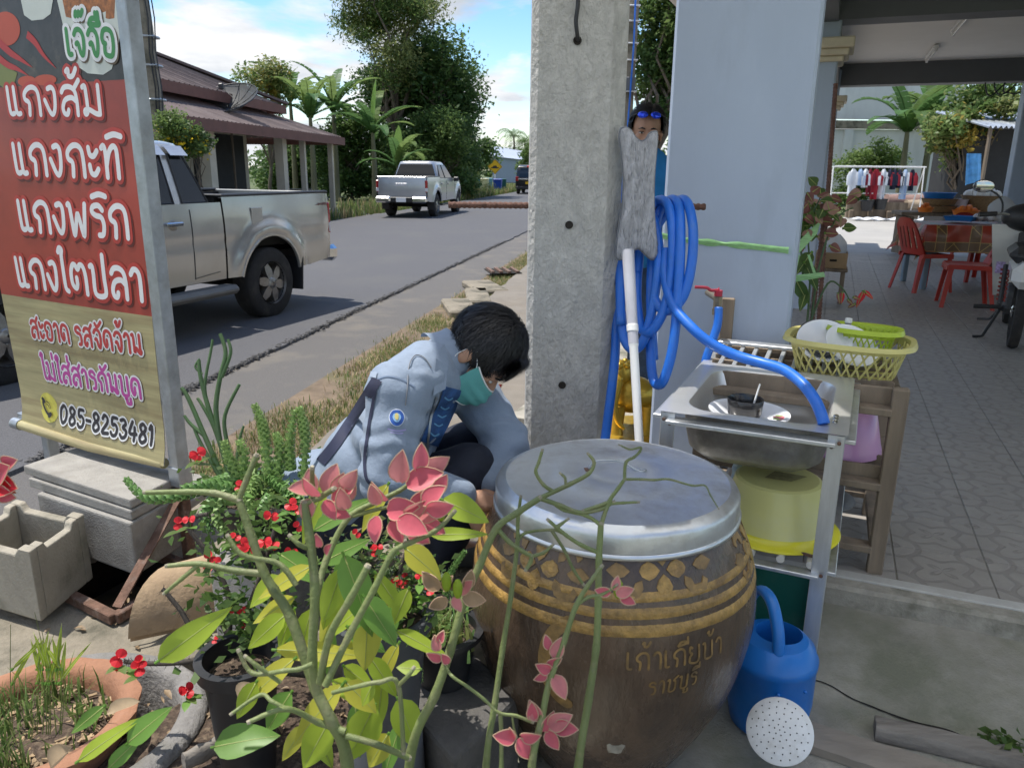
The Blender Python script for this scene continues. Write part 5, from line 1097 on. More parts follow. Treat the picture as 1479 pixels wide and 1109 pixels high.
GL = {
'e': (.30, [[(.02, 1), (.03, .2), (.09, .03), (.22, .04)]]),
'ae': (.56, [[(.02, 1), (.04, .2), (.10, .03), (.22, .04)], [(.30, 1), (.32, .2), (.38, .03), (.50, .04)]]),
'ก': (.80, [[(.24, .0), (.26, .42), (.10, .56), (.10, .78), (.30, .97), (.52, .98), (.66, .82), (.70, .45), (.70, .0)]]),
'ง': (.58, [[(.20, .93), (.36, .97), (.46, .80), (.44, .30), (.34, .03), (.22, .08), (.04, .52)]]),
'ส': (.80, [[(.08, .80), (.20, .96), (.42, .98), (.60, .84), (.66, .5), (.66, .0)], [(.64, .46), (.46, .60), (.20, .52), (.08, .26), (.12, .05), (.24, .02), (.30, .16)], [(.58, .90), (.80, 1.2)]]),
'ม': (.78, [[(.02, .96), (.12, .98), (.15, .6), (.15, .12), (.06, .02), (.04, .14), (.2, .18), (.46, .04), (.60, .02)], [(.62, 1), (.62, .02)]]),
'a': (.42, [[(.04, .92), (.08, .70), (.22, .66), (.36, .82)], [(.04, .36), (.08, .12), (.22, .07), (.36, .24)]]),
'ท': (.74, [[(.02, .92), (.12, .98), (.17, .7), (.17, .0)], [(.17, .35), (.30, .78), (.46, .97), (.58, .88), (.60, .5), (.60, .0)]]),
'i': (0, [[(-.58, 1.26), (-.3, 1.34), (-.04, 1.28)]]),
'พ': (.84, [[(.02, .96), (.10, .92), (.18, .04), (.24, .06), (.38, .62), (.44, .62), (.56, .06), (.62, .04), (.74, 1)]]),
'ร': (.62, [[(.50, .84), (.36, .98), (.14, .94), (.08, .78), (.22, .66), (.44, .60), (.52, .36), (.46, .06), (.30, .02)]]),
'ไ': (.36, [[(.02, 1.36), (.10, 1.50), (.20, 1.44), (.16, 1.25), (.16, .8), (.18, .15), (.30, .02)]]),
'ใ': (.40, [[(.26, 1.28), (.14, 1.26), (.10, 1.40), (.22, 1.50), (.32, 1.38), (.24, 1.15), (.22, .15), (.34, .02)]]),
'ต': (.84, [[(.30, .52), (.30, .30), (.22, .16), (.08, .3), (.06, .68), (.16, .94), (.28, .96), (.38, .82), (.50, .97), (.64, .92), (.72, .6), (.72, .0)]]),
'ป': (.76, [[(.02, .96), (.12, .98), (.15, .7), (.17, .04), (.60, .04), (.61, .6), (.61, 1.36)]]),
'บ': (.76, [[(.02, .96), (.12, .98), (.15, .7), (.17, .04), (.60, .04), (.61, .5), (.61, 1)]]),
'ล': (.76, [[(.08, .80), (.20, .96), (.42, .98), (.60, .84), (.66, .5), (.66, .0)], [(.64, .46), (.46, .60), (.20, .52), (.08, .26), (.12, .05), (.24, .02), (.30, .16)]]),
'aa': (.52, [[(.04, .82), (.16, .98), (.32, .94), (.40, .7), (.40, .0)]]),
'อ': (.78, [[(.22, .46), (.10, .50), (.05, .70), (.16, .94), (.40, .99), (.62, .84), (.66, .4), (.56, .04), (.34, .0), (.16, .1), (.16, .34)]]),
'ด': (.80, [[(.30, .5), (.30, .26), (.20, .12), (.08, .3), (.06, .62), (.18, .92), (.40, .99), (.62, .84), (.68, .45), (.68, .0)]]),
'จ': (.72, [[(.06, .80), (.20, .97), (.42, .97), (.58, .75), (.58, .3), (.48, .02), (.36, .1), (.26, .46), (.14, .44)]]),
'น': (.80, [[(.02, .96), (.12, .98), (.15, .7), (.16, .05), (.3, .3), (.46, .12), (.60, .02), (.68, .12), (.58, .22), (.48, .1)], [(.60, 1), (.60, .12)]]),
'ย': (.76, [[(.2, .9), (.08, .98), (.06, .7), (.2, .55), (.08, .4), (.1, .04), (.60, .04), (.61, 1)]]),
'ช': (.84, [[(.05, .9), (.14, .97), (.2, .8), (.18, .04), (.6, .04), (.62, .7), (.5, .85), (.8, 1.1)]]),
'ถ': (.80, [[(.1, .12), (.22, .0), (.28, .16), (.26, .42), (.10, .56), (.10, .78), (.30, .97), (.52, .98), (.66, .82), (.70, .0)]]),
'th': (0, [[(-.55, 1.52), (-.46, 1.58), (-.46, 1.36), (-.3, 1.36), (-.16, 1.6)]]),
'tr': (0, [[(-.56, 1.5), (-.5, 1.66), (-.4, 1.5), (-.32, 1.66), (-.24, 1.52), (-.1, 1.7)]]),
'ek': (0, [[(-.22, 1.3), (-.22, 1.58)]]), 'ek2': (0, [[(-.2, 1.62), (-.2, 1.86)]]),
'ue': (0, [[(-.62, 1.2), (-.5, 1.36), (-.3, 1.4), (-.06, 1.3), (-.06, 1.16), (-.6, 1.18)], [(-.2, 1.36), (-.2, 1.6)], [(-.06, 1.32), (-.06, 1.6)]]),
'ii': (0, [[(-.62, 1.2), (-.5, 1.36), (-.3, 1.4), (-.06, 1.3), (-.6, 1.18)], [(-.06, 1.25), (-.06, 1.6)]]),
'han': (0, [[(-.56, 1.32), (-.46, 1.18), (-.3, 1.2), (-.06, 1.44)]]),
'uu': (0, [[(-.5, -.18), (-.4, -.16), (-.42, -.42), (-.14, -.42), (-.14, -.16)]]),
' ': (.34, []),
'0': (.66, [[(.32, 1), (.1, .75), (.08, .3), (.26, .0), (.48, .2), (.54, .7), (.42, .96), (.30, 1)]]),
'8': (.68, [[(.50, .84), (.34, 1), (.14, .84), (.22, .6), (.46, .4), (.52, .16), (.30, .0), (.10, .16), (.2, .42), (.44, .62), (.52, .84)]]),
'5': (.64, [[(.52, .98), (.18, .96), (.14, .58), (.36, .62), (.50, .4), (.42, .06), (.20, .0), (.06, .14)]]),
'-': (.46, [[(.06, .46), (.36, .46)]]),
'2': (.64, [[(.10, .78), (.26, 1), (.46, .88), (.44, .6), (.08, .04), (.54, .04)]]),
'3': (.62, [[(.10, .92), (.34, 1), (.46, .78), (.24, .54), (.48, .4), (.44, .1), (.22, .0), (.06, .14)]]),
'4': (.66, [[(.30, 1), (.06, .36), (.56, .36)], [(.44, .7), (.42, .0)]]),
'1': (.40, [[(.06, .8), (.22, 1), (.2, .0)]]),
}
def strokes(seq, slant=0, gap=.10):
 x = 0; out = []
 for g in seq:
  w, st = GL[g]
  for s in st: out.append([(x+px+slant*py_, py_) for px, py_ in s])
  x += w+(gap if w else 0)
 return out, x-gap
def ribbon(b, fn, poly, w, o, m=0, k=5):
 P = [Vector((p[0], p[1], 0)) for p in poly]; P = spline(P, k) if len(P) > 2 else [P[0].lerp(P[1], i/4) for i in range(5)]
 n = len(P); vs = []; fs = []
 for i in range(n):
  d = (P[min(i+1, n-1)]-P[max(i-1, 0)]); d = d.normalized() if d.length else Vector((1, 0, 0)); s = Vector((-d.y, d.x, 0))*w; vs += [P[i]+s, P[i]-s]
 fs = [(2*i+1, 2*i+3, 2*i+2, 2*i) for i in range(n-1)]
 for e, sg in ((0, -1), (n-1, 1)):
  d = (P[min(e+1, n-1)]-P[max(e-1, 0)]).normalized()*sg; s = Vector((-d.y, d.x, 0)); c = len(vs); m_ = 6
  vs += [P[e]]+[P[e]+(s*math.cos(a)+d*math.sin(a))*w for a in [math.pi*j/m_ for j in range(m_+1)]]
  fs += [(c, c+1+j+1, c+1+j) for j in range(m_)]
 b.add([fn(v.x, v.y, o) for v in vs], fs, m)
def line(seq, pl, pr, ptop, mats, layers, part='lettering', slant=0, gap=.10, label=None):
 """pl/pr: picture ends of the baseline, ptop: picture top of the first letter"""
 xa, za = bh(*pl); xb, zb_ = bh(*pr); h = bh(*ptop)[1]-za; st, W_ = strokes(seq, slant, gap); sx_ = (xb-xa)/W_; b = MB(); i = 0
 f = lambda x, y, o: BS(xa+x*sx_, za+(zb_-za)*(x/W_)+y*h, o)
 asp = sx_/h
 g = lambda x, y, o: f(x/asp, y, o)
 for li, (w, dxy, o) in enumerate(layers):
  for s in st: ribbon(b, g, [((px+dxy[0])*asp, py_+dxy[1]) for px, py_ in s], w, o+i*.00002, li); i += 1
 o = b.build(part, mats, banner, smooth=0, label=label); return o
pm = lambda n, c: mat(n, c, .45, var=.06, scale=9)
m_pw = pm('print_white', (.80, .80, .80)); m_pr = pm('print_bright_red', (.48, .045, .035)); m_psh = pm('print_maroon', (.13, .018, .014)); m_pg = pm('print_green', (.045, .26, .07)); m_pred2 = pm('print_red', (.50, .05, .05)); m_pmag = pm('print_magenta', (.50, .07, .33)); m_pblk = pm('print_black', (.03, .028, .035)); m_pdirt = pm('print_brown', (.12, .08, .04))
big = [(.235, (.05, -.07), .0010), (.225, (0, 0), .0016), (.095, (0, 0), .0022)]; bm = [m_psh, m_pr, m_pw]
line(['ae', 'ก', 'ง', 'ส', 'th', 'ม'], (18, 166), (150, 166), (17, 127), bm, big)
line(['ae', 'ก', 'ง', 'ก', 'a', 'ท', 'i'], (29, 251), (178, 257), (27, 209), bm, big)
line(['ae', 'ก', 'ง', 'พ', 'ร', 'i', 'ก'], (37, 332), (191, 344), (36, 291), bm, big)
line(['ae', 'ก', 'ง', 'ไ', 'ต', 'ป', 'ล', 'aa'], (33, 412), (213, 434), (31, 373), bm, big)
mid = [(.21, (.03, -.04), .0010), (.20, (0, 0), .0016), (.10, (0, 0), .0022)]
line(['ส', 'a', 'อ', 'aa', 'ด', ' ', 'ร', 'ส', 'จ', 'han', 'ด', 'จ', 'th', 'aa', 'น'], (50, 486), (212, 511), (49, 462), [m_pdirt, m_pw, m_pred2], mid)
line(['ไ', 'ม', 'ek', 'ใ', 'ส', 'ek', 'ส', 'aa', 'ร', 'ก', 'han', 'น', 'บ', 'uu', 'ด'], (66, 546), (211, 574), (64, 522), [m_pdirt, m_pw, m_pmag], mid)
line(['0', '8', '5', '-', '8', '2', '5', '3', '4', '8', '1'], (90, 608), (229, 641), (89, 584), [m_pdirt, m_pw, m_pblk], mid, slant=.12, gap=.04)
line(['e', 'จ', 'tr', 'จ', 'ue', 'อ'], (98, 80), (166, 81), (97, 42), [m_pdirt, m_pw, m_pg], [(.26, (.05, -.06), .0030), (.25, (0, 0), .0036), (.105, (0, 0), .0042)])
def flatell(name, u, v, rx, ry, m, o, a=0, n=28, part=None, wob=0):
 x, z = bh(u, v); xr = bh(u+rx, v)[0]-x; zr_ = z-bh(u, v+ry)[1]; b = MB()
 b.add([BS(x+(xr*math.cos(t)*math.cos(a)-zr_*math.sin(t)*math.sin(a))*(1+wob*math.sin(3*t)), z+zr_*math.sin(t)*math.cos(a)+xr*math.cos(t)*math.sin(a), o) for t in [2*math.pi*k/n for k in range(n)]], [tuple(range(n))])
 return b.build(name, m, part or banner, smooth=0)
m_py = pm('print_yellow_green', (.60, .55, .10)); flatell('phone_badge', 72, 588, 13, 20, m_py, .001)
b = MB(); f = lambda x, y, o: BS(bh(72, 588)[0]+x, bh(72, 588)[1]+y, o)
ribbon(b, f, [(-.020, .030), (-.024, .012), (-.012, -.012), (.006, -.026), (.020, -.028)], .006, .0098); ribbon(b, f, [(-.022, .034), (-.014, .026)], .009, .0099); ribbon(b, f, [(.012, -.030), (.022, -.022)], .009, .010)
ribbon(b, f, [(.0, .016), (.012, .012), (.016, .0)], .002, .0101); ribbon(b, f, [(.002, .028), (.020, .022), (.026, .002)], .002, .0102)
b.build('handset_icon', m_pblk, banner, smooth=0)
m_bowl = pm('print_bowl_white', (.62, .66, .60)); m_curry = mat('print_curry', (.34, .12, .03), .45, var=.5, scale=60); m_tom = pm('print_tomato', (.50, .075, .035)); m_chi = pm('print_chilli', (.46, .03, .03)); m_leafp = pm('print_leaf', (.2, .22, .06))
def poly(name, pts, m, o):
 q = [bh(*p) for p in pts]; b = MB(); b.prism(q, lambda x, z: BS(x, z, o-.0003), lambda x, z: BS(x, z, o)); return b.build(name, m, banner, smooth=0)
poly('printed_bowl', [(26, -8), (74, -8), (70, 20), (60, 28), (44, 30), (33, 22)], m_bowl, .001)
poly('printed_bowl', [(78, -4), (174, -4), (168, 60), (158, 100), (146, 108), (124, 106), (110, 96), (94, 60)], m_bowl, .0012)
poly('printed_curry', [(86, -4), (162, -4), (161, 26), (140, 30), (110, 29), (92, 24)], m_curry, .0018)
flatell('printed_tomato', 8, 42, 20, 25, m_tom, .001); flatell('printed_tomato', 65, 116, 16, 8, m_tom, .0014); flatell('printed_tomato', 40, 118, 13, 8, m_tom, .0016)
def chil(pts, w):
 q = [bh(*p) for p in pts]; P = spline([Vector((x, z, 0)) for x, z in q], 6); b = MB(); n = len(P); vs = []
 for i, p in enumerate(P):
  d = (P[min(i+1, n-1)]-P[max(i-1, 0)]).normalized(); s = Vector((-d.y, d.x, 0))*w*max(.05, (1-(i/(n-1))**2)); vs += [BS(p.x+s.x, p.y+s.y, .0016), BS(p.x-s.x, p.y-s.y, .0016)]
 b.add(vs, [(2*i+1, 2*i+3, 2*i+2, 2*i) for i in range(n-1)]); b.build('printed_chilli', m_chi, banner, smooth=0)
chil([(38, 50), (50, 62), (62, 80), (80, 99)], .013); chil([(-4, 58), (15, 76), (30, 86), (47, 98)], .014); chil([(-5, 80), (12, 94), (26, 100), (42, 110)], .013)
poly('printed_leaf', [(-4, 90), (12, 96), (26, 106), (22, 122), (8, 128), (-4, 118)], m_leafp, .0012)
SQ = Matrix((BE, -BN, Vector((0, 0, 1)))).transposed()
def post(name, c, w, h, m, parent=sign): b = MB(); b.cbox(c, (w, w, h), .003, SQ); return b.build(name, m, parent, smooth=20)
pj = bh(265, 690)[1]
post('frame_post', PB+Vector((0, 0, (2.5-pj)/2+pj-.16)), .050, 2.5-pj, m_steel); post('rusty_post_foot', PB+Vector((0, 0, (pj-.14)/2)), .036, pj-.14, m_rust)
post('post_sleeve', PB+Vector((0, 0, pj-.16)), .058, .075, m_steel)
PL_ = Vector((BO.x, BO.y, .1))+BE*(x0b+.10)-BN*.035
post('frame_post', PL_+Vector((0, 0, 1.15))-BN*.0, .045, 2.3, m_steel)
b = MB(); b.beam(BP(x0b-.06, zbL+.02, -.02), BP(.03, pj+.02, -.02), .03, .03, bev=.003); b.build('bottom_rail', m_steel, sign, smooth=20)
b = MB(); b.tube([BP(x0b-.01, zbL-.005, .012), BP(-.45, zz[0]-.012, .02), BP(-.02, zbR+.0, .012)], .02, 10); b.build('rolled_hem', m_bwood, sign, smooth=60); b = MB(); b.lathe([(.012, 0), (.024, 0), (.024, .05), (.02, .05), (.02, .004)], 14, BP(x0b-.055, zbL-.005, .012), axis=BE); b.build('pipe_end', m_steel, sign)
b = MB(); b.beam(BP(x0b, 2.34, -.02), BP(.03, 2.34, -.02), .04, .04); b.build('top_rail', m_steel, sign, smooth=0)
C1, C2, C3 = pz(166, 893, .17), pz(281, 823, .17), pz(56, 838, .17); C4 = C2+C3-C1; C0 = Vector((PB.x, PB.y, .17))
for p, q in ((C1, C2), (C1, C3), (C3, C4), (C4, C2)):
 b = MB(); b.beam(p, q, .035, .035, bev=.003); b.build('foot_frame_bar', m_rust, sign, smooth=20)
b = MB(); a_ = pz(258, 728, .42); b.beam((PB.x-.01, PB.y-.03, .43), C1+(C3-C1)*.02+Vector((0, .03, .02)), .035, .006, up=(0, 0, 1)); b.build('brace', m_rust, sign, smooth=20)
b = MB(); b.beam((PB.x-.03, PB.y, .45), C3.lerp(C4, .35), .03, .006); b.build('brace', m_rust, sign, smooth=20)
# ================================================================== CONCRETE PIT AND BLOCKS AT THE LEFT
pc = (C1+C4)/2
b = MB(); hole = [C1, C2, C4, C3]; hz = .145
outer = [pz(-260, 1050, hz), pz(120, 985, hz), pz(330, 945, hz), pz(420, 800, hz), pz(300, 715, hz), pz(60, 745, hz), pz(-260, 800, hz)]
n_o = len(outer); hole_in = [p.lerp(pc, .03) for p in hole]
vs = [Vector((p.x, p.y, hz)) for p in outer]+[Vector((p.x, p.y, hz)) for p in hole_in]
tr = tessellate_polygon([[Vector((p.x, p.y, 0)) for p in outer], [Vector((p.x, p.y, 0)) for p in hole_in]])
def up_(t, V): a, b_, c = t; A = (V[b_].x-V[a].x)*(V[c].y-V[a].y)-(V[b_].y-V[a].y)*(V[c].x-V[a].x); return t if A > 0 else (a, c, b_)
b.add(vs, [up_(t, vs) for t in tr])
b.add([Vector((p.x, p.y, hz)) for p in outer]+[Vector((p.x*1.02, p.y-.03, -.2)) for p in outer], [(i, (i+1) % n_o, n_o+(i+1) % n_o, n_o+i) for i in range(n_o)]+[((i+1) % n_o, i, n_o+i, n_o+(i+1) % n_o) for i in range(0)])
pitw = [Vector((p.x, p.y, hz)) for p in hole_in]+[Vector((p.x, p.y, -.5)) for p in hole_in]
b.add(pitw, [(i, (i+1) % 4, 4+(i+1) % 4, 4+i) for i in range(4)]+[(4, 5, 6, 7)], 1)
b.build('concrete_drain_surround', [m_conc_old, m_pit], smooth=0, label='stained old concrete slab with a black open pit under the rusty frame', cat='drain pit')
def quadblock(name, pts, z, h, m, lab, cat, bev=.008, parent=None):
 """flat block from 4 picture corners of its top face at height z"""
 q = [pz(u, v, z) for u, v in pts]; b = MB(); b.prism([(p.x, p.y) for p in q], lambda x, y: (x, y, z-h), lambda x, y: (x, y, z))
 return b.build(name, m, parent, smooth=0, label=lab, cat=cat, bevel=bev)
bx = thing('concrete_box', 'grey concrete box covered by a stack of two grey paving slabs under the sign', 'concrete box', pz(180, 800, .17))
quadblock('paving_slab', [(33, 672), (122, 642), (268, 682), (188, 722)], .50, .034, m_conc, None, None, .006, bx)
quadblock('paving_slab', [(40, 690), (126, 656), (264, 698), (189, 738)], .462, .036, m_conc, None, None, .006, bx)
quadblock('box_wall', [(52, 712), (132, 682), (255, 718), (188, 756)], .423, .20, m_conc, None, None, .008, bx)
q = [pz(205, 740, .42), pz(290, 690, .44)]
b = MB(); b.beam(pz(196, 752, .30), pz(292, 690, .33), .24, .035, up=(0, 0, 1)); b.build('side_slab', m_conc, bx, smooth=0, bevel=.006)
MB().cbox(pz(124, 775, .29), (.05, .05, .20), .006, Matrix.Rotation(.5, 3, 'Z')).build('corner_rib', m_conc, bx, smooth=20)
T1, T2, T3 = pz(-62, 770, .43), pz(42, 797, .43), pz(121, 742, .43); X_ = (T1-T2); Y_ = (T3-T2)
def trough():
 t = thing('concrete_trough', 'pale stained concrete trough with a notched rim at the left edge', 'trough', T2-Vector((0, 0, .25)))
 wz, dz = .035, .25
 def P(a, c, z): return Vector((T2.x, T2.y, .43))+X_*a+Y_*c+Vector((0, 0, z))
 la, lc = wz/X_.length, wz/Y_.length
 for nm, (a0, a1, c0, c1), notch in (('front_wall', (0, 1, 0, lc), 'a'), ('end_wall', (0, la, lc, 1-lc), 'c'), ('back_wall', (0, 1, 1-lc, 1), 'a'), ('end_wall', (1-la, 1, lc, 1-lc), 'c')):
  pr = [(0, -dz), (1, -dz), (1, 0), (.86, 0), (.80, -.024), (.22, -.024), (.16, 0), (0, 0)]
  b = MB()
  if notch == 'a': b.prism(pr, lambda s, z: P(a0+(a1-a0)*s, c0, z), lambda s, z: P(a0+(a1-a0)*s, c1, z))
  else: b.prism(pr, lambda s, z: P(a0, c0+(c1-c0)*s, z), lambda s, z: P(a1, c0+(c1-c0)*s, z))
  b.build(nm, m_trough, t, smooth=0, bevel=.006)
 b = MB(); b.prism([(0.02, .02), (.98, .02), (.98, .98), (.02, .98)], lambda a, c: P(a, c, -dz+.005), lambda a, c: P(a, c, -dz+.05)); b.build('trough_bottom', m_trough, t, smooth=0)
trough()
m_tan = mat('tan_stone', (.36, .255, .155), .9, var=.22, scale=8, bump=.5, bscale=40, dirt=(.2, .15, .1), dscale=5, damt=.6)
c = pz(325, 870, .17); b = MB(); b.grid(lambda u, v: Vector((c.x-.17+.34*v+.05*math.cos(u*3.1), c.y-.09+.14*math.cos(math.pi*u)+.16*v, c.z+.01+.16*math.sin(math.pi*u)*(1+.3*v)))+.008*Vector(mnoise.noise_vector(Vector((u*3, v*3, 0)))), 14, 12); b.grid(lambda u, v: Vector((c.x-.17+.34*v+.05*math.cos(u*3.1), c.y-.09+.125*math.cos(math.pi*u)+.16*v, c.z-.01+.148*math.sin(math.pi*u)*(1+.3*v))), 14, 12, flip=True)
b.build('broken_clay_pipe', m_tan, label='broken half of a tan clay pipe lying among the red flowers', cat='clay pipe', smooth=50)
m_brick = mat('hollow_brick', (.36, .16, .085), .85, var=.2, scale=10, bump=.3, bscale=60, dirt=(.2, .13, .1), dscale=6)
for i, (u, v, a) in enumerate(((395, 772, .35), (350, 742, .5))):
 c = pz(u, v, .30); t = thing('hollow_brick', ['orange hollow brick with dark holes beside the black succulent pot', 'orange hollow brick behind the clay pipe, nearer the sign post'][i], 'brick', (c.x, c.y, c.z-.045), -a, 'hollow bricks')
 MB().cbox((0, 0, .045), (.19, .10, .09), .006).build('brick_body', m_brick, t, local=True, smooth=20)
 for k in range(2):
  for x in (-.045, .045):
   h_ = MB().cbox((x, -.0505, .026+.04*k), (.034, .004, .024), .001, None).build('hole', m_pit, t, local=True, smooth=0)
R1 = pz(80, 1035, .30)
def ring_():
 t = thing('concrete_ring', 'weathered broken concrete ring around the terracotta bowl', 'concrete ring', (R1.x, R1.y, 0))
 MB().lathe([(.30, .03), (.315, .25), (.30, .262), (.262, .262), (.25, .25), (.245, .03)], 48, (R1.x+.015, R1.y+.02, 0), wob=lambda a, j, z: 1+.02*math.sin(3*a+1)+.02*mnoise.noise(Vector((a*4, z*9, 0)))).build('ring', mat('ring_concrete', (.21, .20, .19), .95, var=.3, scale=14, bump=.9, bscale=50, dirt=(.08, .08, .06), dscale=7, damt=.7), t, smooth=60)
ring_()
t = thing('terracotta_bowl', 'wide terracotta bowl with a scalloped rim full of soil and weeds', 'plant pot', (R1.x-.03, R1.y-.03, .05))
c = (R1.x-.03, R1.y-.03, 0)
MB().lathe([(.10, .06), (.17, .20), (.205, .285), (.228, .305), (.232, .325), (.215, .332), (.185, .322), (.175, .29), (.15, .2)], 64, c, wob=lambda a, j, z: 1+(.014*math.sin(16*a) if j in (3, 4) else 0)).build('bowl', m_terra, t, smooth=60)
MB().lathe([(.001, .285), (.06, .292), (.12, .28), (.18, .275)], 40, c, wob=lambda a, j, z: 1+.05*mnoise.noise(Vector((a*3, j, 0)))).build('soil', m_soil, t, smooth=60)
pp = []
for i in range(420):
 a = rnd.random()*6.28; r = .17*rnd.random()**.5;
 if mnoise.noise(Vector((r*math.cos(a)*14, r*math.sin(a)*14, 2)))+.3*(math.cos(a) < 0) > .0: pp.append((c[0]+r*math.cos(a), c[1]+r*math.sin(a), .28))
grass('weeds', pp, .085, .0028, [m_g3, m_g1, m_l_lite], lean=.9, parent=t)
b = MB()
for i in range(240):
 a = rnd.random()*6.28; r = .165*rnd.random()**.5; s = .003+.007*rnd.random(); b.box((c[0]+r*math.cos(a), c[1]+r*math.sin(a), .287), (s*3, s, s*.8), Matrix.Rotation(rnd.random()*6, 3, 'Z') @ Matrix.Rotation(rnd.uniform(-.4, .4), 3, 'X'))
b.build('dry_bits', mat('dry_litter', (.27, .19, .11), .9, var=.6, scale=40), t, smooth=0, kind='stuff')
# ================================================================== CONCRETE POLE, ROD, MOP, HOSE, TAP
PY = 2.60
b = MB(); pr = [(-.155, -.10), (-.135, -.12), (.10, -.12), (.155, -.07), (.155, .11), (.14, .125), (-.14, .125), (-.155, .11)]
NZ_ = 60
def polep(x, y, z): k = 1-.012*(z-1); return Vector((.205+x*k, PY+.125+y*k, z))
vs = [polep(x, y, z) for z in [.0+i*8.2/NZ_ for i in range(NZ_+1)] for x, y in pr]; n = 8
b.add(vs, [(i*n+k, i*n+(k+1) % n, (i+1)*n+(k+1) % n, (i+1)*n+k) for i in range(NZ_) for k in range(n)]+[tuple(NZ_*n+k for k in range(n))])
tp = thing('concrete_pole', 'thick square concrete utility pole with rough sides and bolt holes in front of the house', 'utility pole', (.205, PY+.125, 0))
b.build('shaft', m_pole, tp, smooth=20)
def onpole(u, v): return py(u, v, PY+.003)
for u, v in ((834, 59), (822, 325), (812, 556)):
 p = onpole(u, v); MB().lathe([(.0, -.001), (.012, -.001), (.0135, .0015), (.0125, .003), (.0, .003)], 14, p, axis=(0, -1, 0)).build('bolt_hole', m_pit, tp)
MB().tube(spline([py(833, -60, PY-.012), py(835, 0, PY-.016), py(832, 30, PY-.016), py(834, 52, PY-.012), py(835, 60, PY+.01)]), .0065, 8).build('black_cable', m_black, tp)
r0, r1 = pt(648, 296, 2.72), pt(1019, 299, 2.66); RZ = (r0.z+r1.z)/2
def rod(a, b_, r, name, m, **k):
 a, b_ = Vector(a), Vector(b_); d = b_-a; n = int(d.length/.0045); b = MB(); b.tube([a+d*(i/n) for i in range(n+1)], [r*(1.0+(.13 if i % 4 < 2 else -.05)) for i in range(n+1)], 10); return b.build(name, m, smooth=60, **k)
rod(r0, r1, .0105, 'steel_rod', m_rebar, label='rusty ribbed steel rod stuck sideways through the concrete pole', cat='steel rod')
mp_t = pt(917, 186, 2.47); mp_b = pt(925, 628, 2.36)
mop = thing('flat_mop', 'upside down flat mop with a grey fluffy pad and a white and grey handle', 'mop', mp_b)
def mopP(x, z, y=0): return Vector((mp_t.x, mp_t.y, 0))+Vector((.0, 0, 0))+Vector((x, y, z))
pu = lambda u, v: py(u, v, mp_t.y)
ol = [(897, 187), (904, 185), (912, 190), (918, 199), (926, 205), (933, 202), (938, 194), (945, 191), (949, 194), (948, 215), (945, 250), (944, 290), (946, 330), (949, 360), (947, 371), (941, 374), (933, 368), (923, 359), (914, 362), (905, 370), (897, 374), (891, 370), (893, 340), (899, 300), (901, 260), (898, 220), (895, 198)]
q = [(pu(u, v).x, pu(u, v).z) for u, v in ol]; qs = spline([Vector((x, z, 0)) for x, z in q+[q[0]]], 4)[:-1]; q = [(p.x, p.y) for p in qs]
cxm = sum(p[0] for p in q)/len(q); czm = sum(p[1] for p in q)/len(q)
m_pad = mat('grey_chenille', (.43, .43, .46), .95, var=.3, scale=26, bump=.9, bscale=95, stretch=(1.6, 1, .5), bump2=.9, b2scale=34)
b = MB(); rings = [(1.0, 0), (1.0, -.010), (.965, -.018), (.86, -.022), (.6, -.024), (.3, -.025)]
vs = []; N_ = len(q)
for k, y in rings: vs += [Vector((cxm+(x-cxm)*k, mp_t.y+y+.004*mnoise.noise(Vector((x*60, z*30, k*4))), czm+(z-czm)*(k if k > .9 else k))) for x, z in q]
fs = [(r*N_+i, r*N_+(i+1) % N_, (r+1)*N_+(i+1) % N_, (r+1)*N_+i) for r in range(len(rings)-1) for i in range(N_)]; fs.append(tuple((len(rings)-1)*N_+i for i in range(N_)))
b.add(vs, fs); b.build('pad', m_pad, mop, smooth=70)
b = MB(); P_ = [Vector((cxm+(x-cxm)*1.02, mp_t.y+.004, czm+(z-czm)*1.01)) for x, z in q]; b.tube(P_+[P_[0]], .0035, 6, caps=False); b.build('pad_edge', mat('grey_edging', (.22, .23, .25), .7), mop)
b = MB(); b.prism([(cxm+(x-cxm)*.97, czm+(z-czm)*.985) for x, z in q], lambda x, z: Vector((x, mp_t.y+.014, z)), lambda x, z: Vector((x, mp_t.y+.003, z))); b.build('mop_plate', m_white_paint, mop, smooth=0)
h0, h1, h2 = pt(907, 362, 2.49), pt(915, 497, 2.45), pt(925, 640, 2.40); h2 = h1+(h1-h0)*(1.75*(h1-h0).length/(h1-h0).length); h2 = Vector((h1.x+(h1.x-h0.x)*1.85, h1.y+(h1.y-h0.y)*1.85, h1.z+(h1.z-h0.z)*1.85))
b = MB(); b.tube([h0, h0.lerp(h1, .35), h1], [.020, .019, .0165], 14); b.build('grey_handle', mat('grey_tube', (.45, .45, .50), .4), mop); MB().tube([h1, h1.lerp(h2, .02), h2], [.0165, .014, .014], 14).build('white_handle', m_white_paint, mop); MB().lathe([(.017, -.012), (.019, -.01), (.019, .01), (.017, .012)], 14, h0.lerp(h1, .83), axis=h1-h0).build('collar', m_white_paint, mop)
HR = .0165
def pth(pp, k=8): return spline([pt(*q) for q in pp], k)
ht = thing('water_hose', 'bright blue water hose hanging in loops on the rod and running into the sink', 'hose', pt(960, 560, 2.55))
